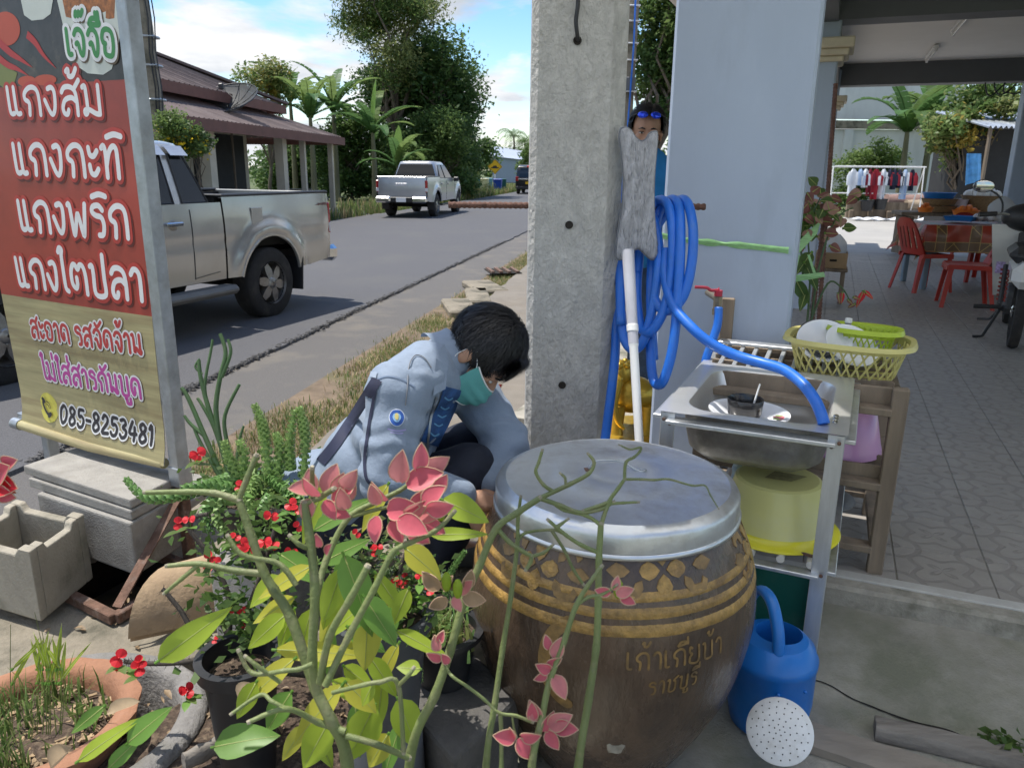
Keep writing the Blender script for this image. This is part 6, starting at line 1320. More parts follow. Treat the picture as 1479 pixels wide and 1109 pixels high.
loops = [
('hose_loop', [(897, 470, 2.63), (896, 380, 2.65), (905, 310, 2.68), (925, 300, 2.70), (944, 318, 2.62), (952, 370, 2.58), (945, 430, 2.57), (932, 486, 2.57), (916, 505, 2.60), (902, 490, 2.63), (897, 450, 2.65)]),
('hose_loop', [(921, 395, 2.66), (930, 320, 2.66), (950, 290, 2.66), (966, 300, 2.58), (972, 350, 2.54), (968, 410, 2.53), (956, 455, 2.53), (938, 480, 2.55), (925, 470, 2.6), (920, 430, 2.64), (921, 395, 2.66)]),
('hose_loop', [(944, 520, 2.60), (940, 420, 2.62), (948, 320, 2.66), (966, 290, 2.66), (980, 298, 2.58), (983, 350, 2.52), (979, 430, 2.50), (972, 500, 2.50), (960, 545, 2.52), (950, 556, 2.55), (942, 540, 2.58), (939, 490, 2.6)]),
('hose_loop', [(916, 380, 2.68), (960, 310, 2.69), (980, 290, 2.66), (993, 294, 2.58), (1001, 330, 2.52), (999, 380, 2.50), (988, 425, 2.50), (970, 447, 2.52), (955, 446, 2.55), (944, 430, 2.57)]),
('hose_run', [(962, 360, 2.57), (961, 400, 2.55), (972, 440, 2.5), (1000, 474, 2.44), (1030, 498, 2.42), (1065, 514, 2.40), (1100, 524, 2.36), (1132, 534, 2.30), (1158, 553, 2.23), (1176, 576, 2.18), (1186, 598, 2.15), (1190, 612, 2.14)]),
('hose_drop', [(893, 262, 2.74), (891, 330, 2.72), (889, 420, 2.70), (889, 500, 2.69), (884, 555, 2.68), (877, 612, 2.68), (872, 660, 2.68), (870, 760, 2.72), (880, 840, 2.8)])]
for nm, pp in loops: MB().tube(pth(pp), HR, 12).build(nm, m_blue, ht, smooth=180)
tp_ = thing('wall_tap', 'brass ball valve with a red lever on the front of the pillar', 'tap', pt(1038, 430, 2.98))
tz = pt(1037, 432, 2.96); m_brass = mat('tarnished_brass', (.30, .26, .2), .45, metal=.8, var=.25, scale=20); m_lev = mat('red_lever', (.42, .03, .06), .4)
b = MB(); b.tube([tz+Vector((0, .16, .0)), tz+Vector((0, .02, 0)), tz], .013, 10); b.tube([tz+Vector((0, 0, .01)), tz+Vector((0, 0, -.035))], .017, 8); b.tube([tz+Vector((0, 0, -.035)), tz+Vector((.002, 0, -.06))], .020, 6); b.build('valve_body', m_brass, tp_, smooth=40)
b = MB(); b.tube([tz+Vector((0, 0, .012)), tz+Vector((0, 0, .034))], .016, 10); b.tube(spline([tz+Vector((0, -.004, .036)), tz+Vector((-.03, -.006, .034)), tz+Vector((-.05, -.006, .044)), tz+Vector((-.094, -.006, .046))]), [.012]+[.006]*18, 8, squash=.6); b.build('lever', m_lev, tp_, smooth=60)
MB().tube(pth([(1038, 444, 2.96), (1036, 470, 2.96), (1026, 500, 2.96), (1018, 530, 2.97), (1016, 600, 2.97), (1018, 760, 2.95)]), .0165, 12).build('supply_hose', m_blue, label='short blue hose running down from the red lever tap on the pillar', cat='hose', smooth=180)
m_rib = mat('green_raffia', (.32, .60, .26), .4, var=.3, scale=30, stretch=(1, 1, 8), trans=.25)
def pillar_front(u, v, off=.004):
 n = -AX; d = ray(u, v); o = G(0, 0, 0)+n*off; t = (o-CAM).dot(n)/d.dot(n); return CAM+d*t
b = MB(); A = [(940, 337), (985, 346), (1030, 351), (1085, 356), (1139, 362)]; vs = []
P_ = spline([pillar_front(u, v) for u, v in A], 6)
for i, p in enumerate(P_): w = .016*(.7+.5*mnoise.noise(Vector((i*.4, 0, 5)))); vs += [p+Vector((0, 0, w)), p+Vector((0, 0, w*.3))-AX*.004, p+Vector((0, 0, -w*.3))-AX*.001, p+Vector((0, 0, -w))]
b.add(vs, [(4*i+k, 4*i+k+1, 4*i+k+5, 4*i+k+4) for i in range(len(P_)-1) for k in range(3)])
e = P_[-1]; vs = []
for i in range(8): p = e+AX*.03*i+BX*.006+Vector((0, 0, -.004*i)); vs += [p+Vector((0, 0, .016)), p+Vector((0, 0, -.016))]
b.add(vs, [(2*i, 2*i+1, 2*i+3, 2*i+2) for i in range(7)])
b.build('green_ribbon', m_rib, label='pale green plastic ribbon tied round the blue grey pillar', cat='ribbon', smooth=60)
# ================================================================== SINK STAND
SA = rad(24.5); SX = Vector((math.cos(SA), -math.sin(SA), 0)); SY = Vector((math.sin(SA), math.cos(SA), 0)); SO = Vector((.44, 2.16, 0)); SZ = .92; SW, SL = .50, .95; YZ = .12
def S(x, y, z): return SO+SX*x+SY*y+Vector((0, 0, z))
RS = Matrix((SX, SY, Vector((0, 0, 1)))).transposed()
sk = thing('sink_stand', 'aluminium stand with a stainless steel sink and a slatted dish drainer behind it', 'sink', S(SW/2, SL/2, YZ))
for x in (.0, SW):
 for y in (.0, SL):
  b = MB(); sx_, sy_ = (1 if x == 0 else -1), (1 if y == 0 else -1); w, th_ = .042, .004
  b.cbox(S(x+sx_*w/2, y, (SZ+YZ)/2), (w, th_, SZ-YZ), .001, RS); b.cbox(S(x, y+sy_*(w/2+.003), (SZ+YZ)/2), (th_, w, SZ-YZ), .001, RS); b.build('leg', m_alu, sk, smooth=20)
def rail(a, c, h=.045, name='rail'): b = MB(); b.beam(a, c, .012, h, up=(a-c).cross(Vector((0, 0, 1))), bev=.002); return b.build(name, m_alu, sk, smooth=20)
for z in (SZ-.022, .50):
 h_ = .05 if z > .6 else .04
 rail(S(.02, -.004, z), S(SW-.02, -.004, z), h_); rail(S(.02, SL+.004, z), S(SW-.02, SL+.004, z), h_); rail(S(-.004, .02, z), S(-.004, SL-.02, z), h_); rail(S(SW+.004, .02, z), S(SW+.004, SL-.02, z), h_)
b = MB()
for (x, y) in ((.012, -.012), (.03, -.012), (SW-.03, -.012), (SW-.012, -.012)):
 for z in (SZ-.018 if x < .02 or x > SW-.02 else SZ-.03,): b.lathe([(.0, .0), (.0055, 0), (.0055, .003), (.0, .004)], 10, S(x, y, z), axis=-SY)
for x in (SW-.03, SW-.014): b.lathe([(.0, .0), (.0055, 0), (.0055, .003), (.0, .004)], 10, S(x, -.012, .50+.006*(x > SW-.02)), axis=-SY)
b.build('rivets', m_rust, sk, kind='stuff')
def rrect(x0, x1, y0, y1, r, n=6):
 o = []
 for cx_, cy_, a0 in ((x1-r, y0+r, -90), (x1-r, y1-r, 0), (x0+r, y1-r, 90), (x0+r, y0+r, 180)):
  for k in range(n+1): a = rad(a0+90*k/n); o.append((cx_+r*math.cos(a), cy_+r*math.sin(a)))
 return o
bx0, bx1, by0, by1 = .05, SW-.045, .055, .60; outer = rrect(-.008, SW+.008, -.008, .66, .01); rings = [(outer, SZ+.004), (rrect(bx0-.01, bx1+.01, by0-.01, by1+.01, .10), SZ+.005)]
for ins, dz in ((0, .0), (.004, -.01), (.012, -.07), (.022, -.125), (.045, -.148), (.09, -.152), (.2, -.154)):
 r_ = max(.03, .10-ins*.4); rings.append((rrect(bx0+ins, bx1-ins, by0+ins*1.1, by1-ins*1.1, min(r_, (bx1-bx0)/2-ins-.001)), SZ+dz))
b = MB(); N_ = len(outer); vs = [S(x, y, z) for rg, z in rings for x, y in rg]; fs = [(r*N_+i, r*N_+(i+1) % N_, (r+1)*N_+(i+1) % N_, (r+1)*N_+i) for r in range(len(rings)-1) for i in range(N_)]; fs.append(tuple((len(rings)-1)*N_+i for i in range(N_)))
b.add(vs, fs); bowl = b.build('bowl', m_inox, sk, smooth=40)
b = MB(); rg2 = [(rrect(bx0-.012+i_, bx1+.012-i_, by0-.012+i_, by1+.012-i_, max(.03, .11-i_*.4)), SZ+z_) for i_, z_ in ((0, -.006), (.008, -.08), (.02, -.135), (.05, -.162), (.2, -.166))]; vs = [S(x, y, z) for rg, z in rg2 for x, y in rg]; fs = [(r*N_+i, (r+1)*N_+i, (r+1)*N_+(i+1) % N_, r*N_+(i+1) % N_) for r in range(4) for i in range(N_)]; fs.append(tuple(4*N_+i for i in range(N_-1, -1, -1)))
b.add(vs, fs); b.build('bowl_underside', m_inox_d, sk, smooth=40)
b = MB(); b.lathe([(.0, 0), (.02, .001), (.024, .003), (.02, .004), (.0, .003)], 16, S(.41, .16, SZ-.152)); b.build('drain_hole', m_steel, bowl)
for k in range(3): MB().ball(S(SW-.03, .10+.03*k, SZ+.008), (.008, .014, .003), 10, 6, R=RS).build('clip', m_chrome, bowl)
b = MB(); b.tube([S(.2, .3, SZ-.165), S(.2, .3, SZ-.20)], .035, 14); b.build('waste_pipe', m_black, sk)
b = MB(); N2 = 26; b.tube([S(.2, .3, SZ-.20-.36*i/N2) for i in range(N2+1)], [.021 if i % 2 else .025 for i in range(N2+1)], 14); b.build('corrugated_pipe', mat('pale_blue_pipe', (.36, .47, .56), .45), sk, smooth=30)
for k in range(9):
 x = .045+.051*k; b = MB(); b.beam(S(x, .665, SZ-.015), S(x, SL-.03, SZ+.015), .016, .014, bev=.002); b.build('drainer_slat', m_alu, sk, smooth=20)
b = MB(); b.beam(S(.0, SL-.02, SZ+.03), S(SW, SL-.02, SZ+.03), .012, .055, up=SY, bev=.002); b.build('drainer_rail', m_alu, sk, smooth=20); b = MB(); b.beam(S(.0, .667, SZ-.012), S(SW, .667, SZ-.012), .012, .03, up=SY, bev=.002); b.build('drainer_rail', m_alu, sk, smooth=20)
m_pvc = mat('dirty_white_pvc', (.60, .58, .53), .5, dirt=(.36, .32, .26), dscale=12)
for k in range(6):
 x = .045+.082*k; MB().tube([S(x, -.0, .525), S(x, SL, .525)], .0115, 10).build('shelf_tube', m_pvc, sk)
b = MB(); b.beam(S(.06, .12, .54), S(.46, .03, .54), .007, .007); b.build('thin_wire', m_rust, sk, smooth=0)
b = MB(); b.box(S(SW/2-.01, .06, .30), (SW-.06, .012, .36), RS); b.build('green_board', mat('green_board', (.008, .12, .085), .5, var=.12, scale=6, dirt=(.10, .17, .13), dscale=10, damt=.35), label='dark green plastic board standing behind the lower front legs of the sink', cat='board', smooth=0)
m_yb = mat('yellow_plastic', (.70, .68, .27), .32, var=.08, scale=3, dirt=(.66, .66, .42), dscale=2.5, damt=.6, trans=.12, coat=.2); m_yrim = mat('bright_yellow_plastic', (.72, .66, .03), .3, coat=.2)
c = S(.33, .20, .536); t = thing('yellow_basin', 'big yellow plastic basin turned upside down on the shelf under the sink', 'basin', c)
MB().lathe([(.118, .165), (.0, .167)][::-1]+[(.118, .165), (.128, .16), (.143, .10), (.162, .025)], 48, c).build('basin_wall', m_yb, t, smooth=40); MB().lathe([(.162, .025), (.167, .015), (.190, .008), (.196, .003), (.196, .0), (.165, .008)], 48, c).build('basin_rim', m_yrim, t, smooth=50)
q = [Vector((c.x-.05+.0, c.y-.02, c.z+.1685)), Vector((c.x+.02, c.y-.05, c.z+.1685)), Vector((c.x+.085, c.y-.01, c.z+.1685)), Vector((c.x+.0, c.y+.035, c.z+.1685))]
MB().add(q, [(0, 1, 2, 3)]).build('old_label', mat('old_sticker', (.30, .27, .12), .6, var=.4, scale=40), t, smooth=0)
for k in range(3): MB().cbox((c.x-.085+.035*k, c.y-.07-.008*k, c.z+.198), (.025, .014, .003), .001, Matrix.Rotation(-.25, 3, 'Z')).build('rim_highlight_pad', m_white_paint, t, smooth=0) if False else None
c = S(.215, .27, SZ-.075)
def plate(c, r, m, lab, tilt=(0, 0, 1), name='plate', flowers=False, h=.03, deep=.6):
 t = thing(name, lab, 'plate', c); MB().lathe([(.0, .004), (r*deep, .004), (r*.9, h), (r, h+.002), (r*1.0, h-.002), (r*.9, h-.006), (r*deep, -.002), (.0, -.002)], 44, c, axis=tilt).build('dish', m, t, smooth=60)
 if flowers:
  X, Y, Z = frame(tilt)
  for k, (a, rr_, col) in enumerate(((-.5, .78, 'p'), (-.35, .82, 'p'), (-.42, .68, 'p'), (-.25, .74, 'g'), (-.62, .7, 'g'))):
   q = c+X*0+Vector((math.cos(a)*r*rr_, math.sin(a)*r*rr_, h*.72)); MB().ball(q, (.013, .010, .0015), 8, 5).build('printed_petal', mat('petal_'+('pink' if col == 'p' else 'green'), (.6, .16, .2) if col == 'p' else (.25, .35, .12), .3), t)
 return t
m_por = mat('white_melamine', (.74, .75, .78), .22, var=.02, coat=.3); m_cream2 = mat('cream_plate', (.62, .57, .45), .3, coat=.2)
plate(c+Vector((.0, -.0, -.035)), .125, m_cream2, 'cream plate under the white flowered plate in the sink', (.05, .0, 1))
plate(c, .125, m_por, 'white plate with pink flowers holding the black bowl in the sink', (.03, -.02, 1), flowers=True)
cb = c+Vector((-.01, .01, .012)); t = thing('black_bowl', 'small black bowl on the white plate in the sink', 'bowl', cb); MB().lathe([(.0, .0), (.048, .0), (.052, .01), (.056, .055), (.0545, .057), (.052, .052), (.047, .012), (.0, .01)], 36, cb).build('bowl_wall', mat('black_glaze', (.014, .013, .013), .25, coat=.3), t, smooth=50)
b = MB(); b.tube([cb+Vector((.02, -.01, .02)), cb+Vector((.05, .03, .095))], [.006, .0045], 8, squash=.5); b.ball(cb+Vector((.018, -.012, .018)), (.014, .02, .005), 10, 6); b.build('spoon', m_white_paint, label='white plastic spoon standing in the black bowl', cat='spoon')
# ================================================================== WOODEN RACK, BASKETS, PINK BASIN
RKA = rad(-22); RRk = Matrix.Rotation(RKA, 3, 'Z'); RK0 = Vector((1.262, 2.40, FZ))
def K(x, y, z): return RK0+RRk @ Vector((x, y, 0))+Vector((0, 0, z))
rk = thing('wooden_rack', 'old weathered wooden rack behind the sink carrying the yellow basket', 'wooden rack', K(-.3, .25, 0)); RH = .64
for x, y, h in ((0, 0, RH+.02), (-.62, 0, RH), (0, .5, RH), (-.62, .5, RH+.2)): b = MB(); b.beam(K(x, y, 0), K(x, y, h), .045, .05, up=RRk @ Vector((1, 0, 0)), bev=.004); b.build('post', m_wood, rk, smooth=20)
for z in (RH-.05, .33, .10):
 for y in (0, .5): b = MB(); b.beam(K(-.6, y-.002, z), K(-.02, y-.002, z-.01), .024, .06, up=RRk @ Vector((0, 1, 0)), bev=.003); b.build('cross_rail', m_wood, rk, smooth=20)
 b = MB(); b.beam(K(-.002, .02, z), K(-.002, .48, z), .024, .05, up=RRk @ Vector((1, 0, 0)), bev=.003); b.build('side_rail', m_wood, rk, smooth=20)
for z, n_ in ((.345, 5), (RH-.02, 6)):
 for k in range(n_): b = MB(); y = .04+.44*k/(n_-1); b.beam(K(-.63, y, z), K(-.01, y, z), .06, .014, up=RRk @ Vector((0, 1, 0)), bev=.002); b.build('shelf_slat', m_wood, rk, smooth=20)
b = MB(); b.beam(K(-.3, .1, .08), K(-.18, .13, .30), .05, .02); b.build('loose_slat', m_wood, rk, smooth=0);
m_pk = mat('pink_plastic', (.62, .33, .58), .3, var=.05, trans=.1, coat=.2)
c = K(-.17, .22, .36); t = thing('pink_basin', 'pale pink plastic basin upside down on the middle shelf of the wooden rack', 'basin', c); MB().lathe([(.0, .175), (.11, .175), (.125, .165), (.15, .05), (.155, .03)], 40, c).build('basin_wall', m_pk, t, smooth=50); MB().lathe([(.155, .03), (.158, .02), (.160, .0), (.155, .0), (.152, .02)], 40, c).build('basin_rim', m_pk, t, smooth=50)
c = K(-.2, .25, .115); plate(c, .13, m_steel, 'dull metal lid lying on the bottom shelf of the wooden rack', name='pot_lid')
def lattice(t, c, rx, ry, h, k0, rows, cols, m, w, rot, z0=0, bottom=True):
 cr, sr = math.cos(rot), math.sin(rot)
 def P(a, z):
  q = k0+(1-k0)*z; n = 3.2; ca, sa_ = math.cos(a), math.sin(a); r = (abs(ca)**n+abs(sa_)**n)**(-1/n); x, y = rx*q*r*ca, ry*q*r*sa_; return Vector((c.x+x*cr-y*sr, c.y+x*sr+y*cr, c.z+z0+h*z))
 b = MB(); st = 2*math.pi/cols
 for i in range(cols):
  for sg in (1, -1): b.tube([P(i*st+sg*st*1.5*(j/rows), .06+.84*j/rows) for j in range(rows+1)], w, 4)
 b.build('lattice_wall', m, t, smooth=0, kind='stuff')
 b = MB(); ring = [P(2*math.pi*i/60, 1) for i in range(61)]; ctr = Vector((c.x, c.y, 0)); b2 = []
 vs = []
 for p in ring:
  o = Vector((p.x-c.x, p.y-c.y, 0)).normalized(); vs += [p-o*.004+Vector((0, 0, -.028)), p+o*.002+Vector((0, 0, 0)), p+o*.020+Vector((0, 0, .004)), p+o*.026+Vector((0, 0, -.012))]
 b.add(vs, [(4*i+k, 4*i+4+k, 4*i+5+k, 4*i+1+k) for i in range(60) for k in range(3)]); b.build('rim', m, t, smooth=50)
 b = MB(); b.add([P(2*math.pi*i/40, .06) for i in range(40)]+[P(2*math.pi*i/40, .0) for i in range(40)], [(40+i, 40+(i+1) % 40, (i+1) % 40, i) for i in range(40)]+[tuple(40+i for i in range(39, -1, -1))]); b.build('base', m, t, smooth=0)
 return P
m_pyb = mat('pale_yellow_plastic', (.66, .60, .22), .38, var=.06, trans=.12); m_lime = mat('lime_plastic', (.46, .60, .04), .38, var=.06, trans=.12)
c = K(-.165, .25, RH+.0); t = thing('yellow_basket', 'large pale yellow lattice basket full of dishes on the wooden rack', 'basket', c); lattice(t, c, .195, .15, .125, .82, 7, 36, m_pyb, .0036, RKA-.12)
c2 = c+RRk @ Vector((.05, .055, 0))+Vector((0, 0, .075)); t = thing('lime_basket', 'smaller lime green basket inside the yellow basket', 'basket', c2); lattice(t, c2, .105, .065, .08, .82, 5, 32, m_lime, .0028, RKA-.18)
c3 = c+RRk @ Vector((.0, -.03, 0))+Vector((0, 0, .085)); plate(c3, .095, m_por, 'white plate leaning on the right in the yellow basket', (.12, -.62, .8)); c4 = c+RRk @ Vector((-.085, -.0, 0))+Vector((0, 0, .085)); plate(c4, .095, m_por, 'white shallow bowl leaning on the left in the yellow basket', (-.15, -.62, .75), h=.035); plate(c4+Vector((.02, .03, .012)), .10, mat('dark_rim_pan', (.05, .05, .052), .4), 'dark metal pan behind the white bowl in the yellow basket', (-.05, -.5, .85), h=.02)
p = c2+Vector((-.05, .03, .09)); t = thing('bottle', 'small bottle with a white cap at the back of the lime basket', 'bottle', p-Vector((0, 0, .1))); MB().lathe([(.0, -.06), (.014, -.06), (.014, -.01), (.009, .0)], 16, p).build('bottle_body', m_black, t); MB().lathe([(.010, 0), (.013, .004), (.012, .018), (.0, .021)], 16, p).build('cap', m_white_paint, t)
# ================================================================== WATER JAR
JC = Vector((.259, 1.765, YZ)); JP = [(.19, .0), (.225, .06), (.28, .16), (.325, .27), (.350, .38), (.357, .45), (.352, .52), (.335, .59), (.310, .65), (.288, .69), (.275, .705)]
def jr(z):
 z -= JC.z
 for (a, za), (b_, zb__) in zip(JP, JP[1:]):
  if z <= zb__: q = (z-za)/(zb__-za); return a+(b_-a)*q
 return JP[-1][0]
_pf = spline([Vector((r, z, 0)) for r, z in JP], 6); JPs = [(p.x, p.y) for p in _pf]
def jr(z):
 z -= JC.z
 for (a, za), (b_, zb__) in zip(JPs, JPs[1:]):
  if z <= zb__: return a+(b_-a)*(z-za)/(zb__-za)
 return JPs[-1][0]
def J(th, z, o=0): r = jr(z)+o; return Vector((JC.x+r*math.cos(th), JC.y+r*math.sin(th), z))
def jhit(u, v):
 d = ray(u, v); t = 1.2
 while t < 2.6:
  p = CAM+d*t
  if math.hypot(p.x-JC.x, p.y-JC.y) < jr(p.z) and p.z < JC.z+.71: return math.atan2(p.y-JC.y, p.x-JC.x), p.z
  t += .002
 return None
m_jar = mat('brown_glaze', (.108, .070, .045), .27, var=.5, scale=9, bump=.4, bscale=70, dirt=(.048, .033, .025), dscale=4.2, damt=.85, stretch=(1, 1, .35), spec=.5, coat=.2, rvar=.1)
m_och = mat('ochre_glaze', (.36, .215, .06), .4, var=.45, scale=40, bump=.5, bscale=110, dirt=(.16, .095, .04), dscale=14, damt=.8, coat=.15); m_ochd = mat('worn_ochre', (.25, .15, .05), .4, var=.5, scale=30, dirt=(.10, .07, .045), dscale=20, damt=.8)
jar = thing('water_jar', 'big brown glazed water jar with ochre bands and flower ornaments', 'water jar', JC)
MB().lathe(JPs+[(.262, .70), (.255, .66)], 96, JC).build('jar_body', m_jar, jar, smooth=60)
def jband(z0, z1, m, o=.0022, n=120, name='band'):
 b = MB(); vs = []; k = 5
 for i in range(n+1):
  th = 2*math.pi*i/n; w0 = .003*mnoise.noise(Vector((th*3, z0*9, 0))); w1 = .003*mnoise.noise(Vector((th*3, z1*9, 3)))
  for j in range(k): q = j/(k-1); z = z0+w0+(z1+w1-z0-w0)*q; vs.append(J(th, z, o*math.sin(math.pi*q)**.5-.0006*(j in (0, k-1))))
 b.add(vs, [(k*i+j, k*(i+1)+j, k*(i+1)+j+1, k*i+j+1) for i in range(n) for j in range(k-1)]); b.build(name, m, jar, smooth=70)
zz_ = [jhit(960, v) for v in (776, 790, 853, 868, 876, 893, 900, 919)]
zz_ = [q[1] for q in zz_]
jband(zz_[1], zz_[0], m_och); jband(zz_[3], zz_[2], m_och); jband(zz_[5], zz_[4], m_och); jband(zz_[7], zz_[6], m_och)
def jshape(pts2, th0, z0, sc, m, name, o=.0025):
 """2D outline in metres around (th0,z0)"""
 poly_ = [(x*sc, y*sc) for x, y in pts2]; b = MB(); f = lambda off: (lambda x, y: J(th0+x/jr(z0), z0+y, off)); b.prism(poly_, f(-.001), f(o)); b.build(name, m, jar, smooth=0)
def petal(a, d, s): return [(math.cos(a)*d+s*(q[0]*math.cos(a)-q[1]*math.sin(a)), math.sin(a)*d+s*(q[0]*math.sin(a)+q[1]*math.cos(a))) for q in ((-1, 0), (-.55, -.5), (.1, -.78), (.75, -.45), (1, 0), (.75, .45), (.1, .78), (-.55, .5))]
def scroll(fx, fy): return [(fx*x*1.02, fy*y*1.02) for x, y in ((.046, .016), (.06, .022), (.066, .036), (.084, .036), (.09, .024), (.1, .032), (.092, .05), (.07, .054), (.052, .046), (.044, .032))]
for (u, v) in ((957, 822), (778, 814), (1078, 782)):
 h = jhit(u, v)
 if not h: continue
 th0, z0 = h
 for k in range(4): jshape(petal(k*math.pi/2, .030, .0225), th0, z0, 1, m_och, 'petal_ornament')
 for fx in (1, -1):
  for fy in (1, -1): jshape(scroll(fx, fy)[::(1 if fx*fy > 0 else -1)], th0, z0, 1, m_ochd, 'scroll_ornament')
  jshape([(fx*x, y) for x, y in ((.072, 0), (.084, .010), (.102, .015), (.122, 0), (.102, -.015), (.084, -.010))][::fx], th0, z0, 1, m_ochd, 'leaf_ornament')
def jline(seq, pl, pr, hpx, m, w=.07):
 a = jhit(*pl); c_ = jhit(*pr); top = jhit(pl[0], pl[1]-hpx)
 if not (a and c_ and top): return
 st, W_ = strokes(seq, 0, .12); h = top[1]-a[1]; b = MB(); asp = (jr(a[1])*(c_[0]-a[0])/W_)/h
 for i, s in enumerate(st): ribbon(b, lambda x, y, o: J(a[0]+(c_[0]-a[0])*(x/asp)/W_, a[1]+(c_[1]-a[1])*(x/asp)/W_+y*h, o), [(px*asp, py_) for px, py_ in s], w, .0012+i*.00003)
 b.build('jar_lettering', m, jar, smooth=0)
jline(['e', 'ก', 'th', 'aa', 'e', 'ก', 'ii', 'ย', 'บ', 'th', 'aa', 'ว'] if 'ว' in GL else ['e', 'ก', 'th', 'aa', 'e', 'ก', 'ii', 'ย', 'บ', 'th', 'aa'], (905, 966), (1042, 940), 24, m_ochd); jline(['ร', 'aa', 'ช', 'บ', 'uu', 'ร', 'ii'], (935, 1003), (1005, 985), 18, m_ochd)
h = jhit(795, 955)
if h:
 b = MB(); R_ = .055; ribbon(b, lambda x, y, o: J(h[0]+x/jr(h[1]), h[1]+y, o), [(.055+-.07*math.cos(a), .105*math.sin(a)) for a in [rad(-75+150*k/8) for k in range(9)]], .015, .0015); b.build('crescent_ornament', m_ochd, jar, smooth=0)
h = jhit(889, 1077); p = J(h[0], h[1], .001); MB().lathe([(.0, .0), (.008, .0), (.016, .002), (.020, .0)], 18, p, axis=Vector((math.cos(h[0]), math.sin(h[0]), 0)), wob=lambda a, j, z: 1+.25*mnoise.noise(Vector((a*1.5, j, 2)))).build('chip_mark', mat('pale_chip', (.33, .30, .24), .8, var=.4, scale=60), jar)
LZ = JC.z+.70; LR = .296; LC = Vector((JC.x, JC.y, LZ))
lid = thing('jar_lid', 'dented round tin lid lying on the brown water jar', 'lid', LC)
MB().lathe([(LR*1.0, -.012), (LR*1.006, .0), (LR*1.003, .036), (LR*.985, .047), (LR*.92, .056), (LR*.90, .053), (LR*.72, .060), (LR*.70, .057), (LR*.5, .064), (LR*.28, .067), (LR*.25, .063), (LR*.2, .066), (.03, .064), (.0, .062)], 96, LC, wob=lambda a, j, z: 1+.006*mnoise.noise(Vector((a*2.3, j*.6, 1)))).build('tin_cover', m_lid, lid, smooth=50)
MB().lathe([(LR*1.0, -.016), (LR*1.02, -.014), (LR*1.022, -.006), (LR*1.006, -.002)], 96, LC).build('rolled_edge', m_lid, lid, smooth=80)
hc = LC+Vector((-.01, .02, .066)); MB().tube(spline([hc+Vector((-.055, .0, -.003)), hc+Vector((-.052, .0, .012)), hc+Vector((-.03, .004, .021)), hc+Vector((.02, .004, .020)), hc+Vector((.05, .0, .006)), hc+Vector((.07, -.012, .0)), hc+Vector((.085, -.004, .0)), hc+Vector((.07, .006, .0))], 6), .0028, 7).build('wire_handle', m_steel, lid)
MB().lathe([(.0, .002), (.008, .003), (.013, .0)], 12, hc+Vector((-.058, 0, -.002)), wob=lambda a, j, z: 1+.3*math.sin(3*a)).build('rust_hole', m_rust, lid)
# ================================================================== WATERING CAN
WC = pz(1106, 1040, YZ); WC.z = YZ; wc = thing('watering_can', 'blue plastic watering can with a white sprinkler head beside the brown jar', 'watering can', WC)
m_can = mat('blue_plastic', (.015, .17, .56), .33, var=.1, scale=6, dirt=(.05, .17, .42), dscale=6, damt=.4, bump=.1, bscale=30)
def el(rx, ry, z): return [Vector((WC.x+rx*math.cos(2*math.pi*i/48), WC.y+ry*math.sin(2*math.pi*i/48), YZ+z)) for i in range(48)]
WH = .275
rg = [el(.088, .088, .0), el(.100, .100, .012), el(.108, .108, .05), el(.113, .113, .09), el(.113, .113, .20), el(.116, .116, .205), el(.116, .116, .222), el(.112, .112, .228), el(.104, .104, .252), el(.085, .085, .270)]
b = MB(); b.add([p for r in rg for p in r], [(k*48+i, k*48+(i+1) % 48, (k+1)*48+(i+1) % 48, (k+1)*48+i) for k in range(len(rg)-1) for i in range(48)]+[tuple(range(47, -1, -1))]); b.build('can_body', m_can, wc, smooth=50)
b = MB(); o_ = rg[-1]; hole = [Vector((WC.x+.012+.062*math.cos(2*math.pi*i/48), WC.y+.01+.058*math.sin(2*math.pi*i/48), YZ+.276)) for i in range(48)]; h2_ = [p+Vector((0, 0, -.02)) for p in hole]; h3 = [Vector((WC.x+.095*math.cos(2*math.pi*i/48), WC.y+.095*math.sin(2*math.pi*i/48), YZ+.06)) for i in range(48)]
b.add(o_+hole+h2_+h3, [(k*48+i, k*48+(i+1) % 48, (k+1)*48+(i+1) % 48, (k+1)*48+i) for k in range(3) for i in range(48)]+[tuple(3*48+i for i in range(48))]); b.build('top_opening', m_can, wc, smooth=40)
b = MB(); b.tube(spline([Vector((WC.x-.015, WC.y-.075, YZ+.262)), Vector((WC.x-.02, WC.y-.06, YZ+.33)), Vector((WC.x-.028, WC.y-.02, YZ+.385)), Vector((WC.x-.035, WC.y+.04, YZ+.385)), Vector((WC.x-.04, WC.y+.10, YZ+.33)), Vector((WC.x-.04, WC.y+.118, YZ+.24)), Vector((WC.x-.04, WC.y+.11, YZ+.16))], 6), .0165, 14, squash=.8); b.build('handle', m_can, wc, smooth=180)
rc = pt(1126, 1055, 1.86); ax_ = (CAM-rc).normalized(); ax_ = (ax_+Vector((0, 0, .25))).normalized()
b = MB(); b.tube([Vector((WC.x+.01, WC.y-.08, YZ+.07)), rc-ax_*.075, rc-ax_*.045], [.032, .024, .024], 16); b.build('spout', m_can, wc, smooth=60)
m_rose = mat('white_rose', (.74, .74, .73), .45, dirt=(.5, .48, .43), dscale=20, damt=.5); RR_ = .078
b = MB(); b.lathe([(.022, -.055), (.028, -.045), (RR_*.97, -.008), (RR_, .0), (RR_*.97, .003), (RR_*.5, .010), (.0, .013)], 48, rc, axis=ax_); rs_ = b.build('sprinkler_head', m_rose, wc, smooth=50)
X, Y, Z = frame(ax_); b = MB()
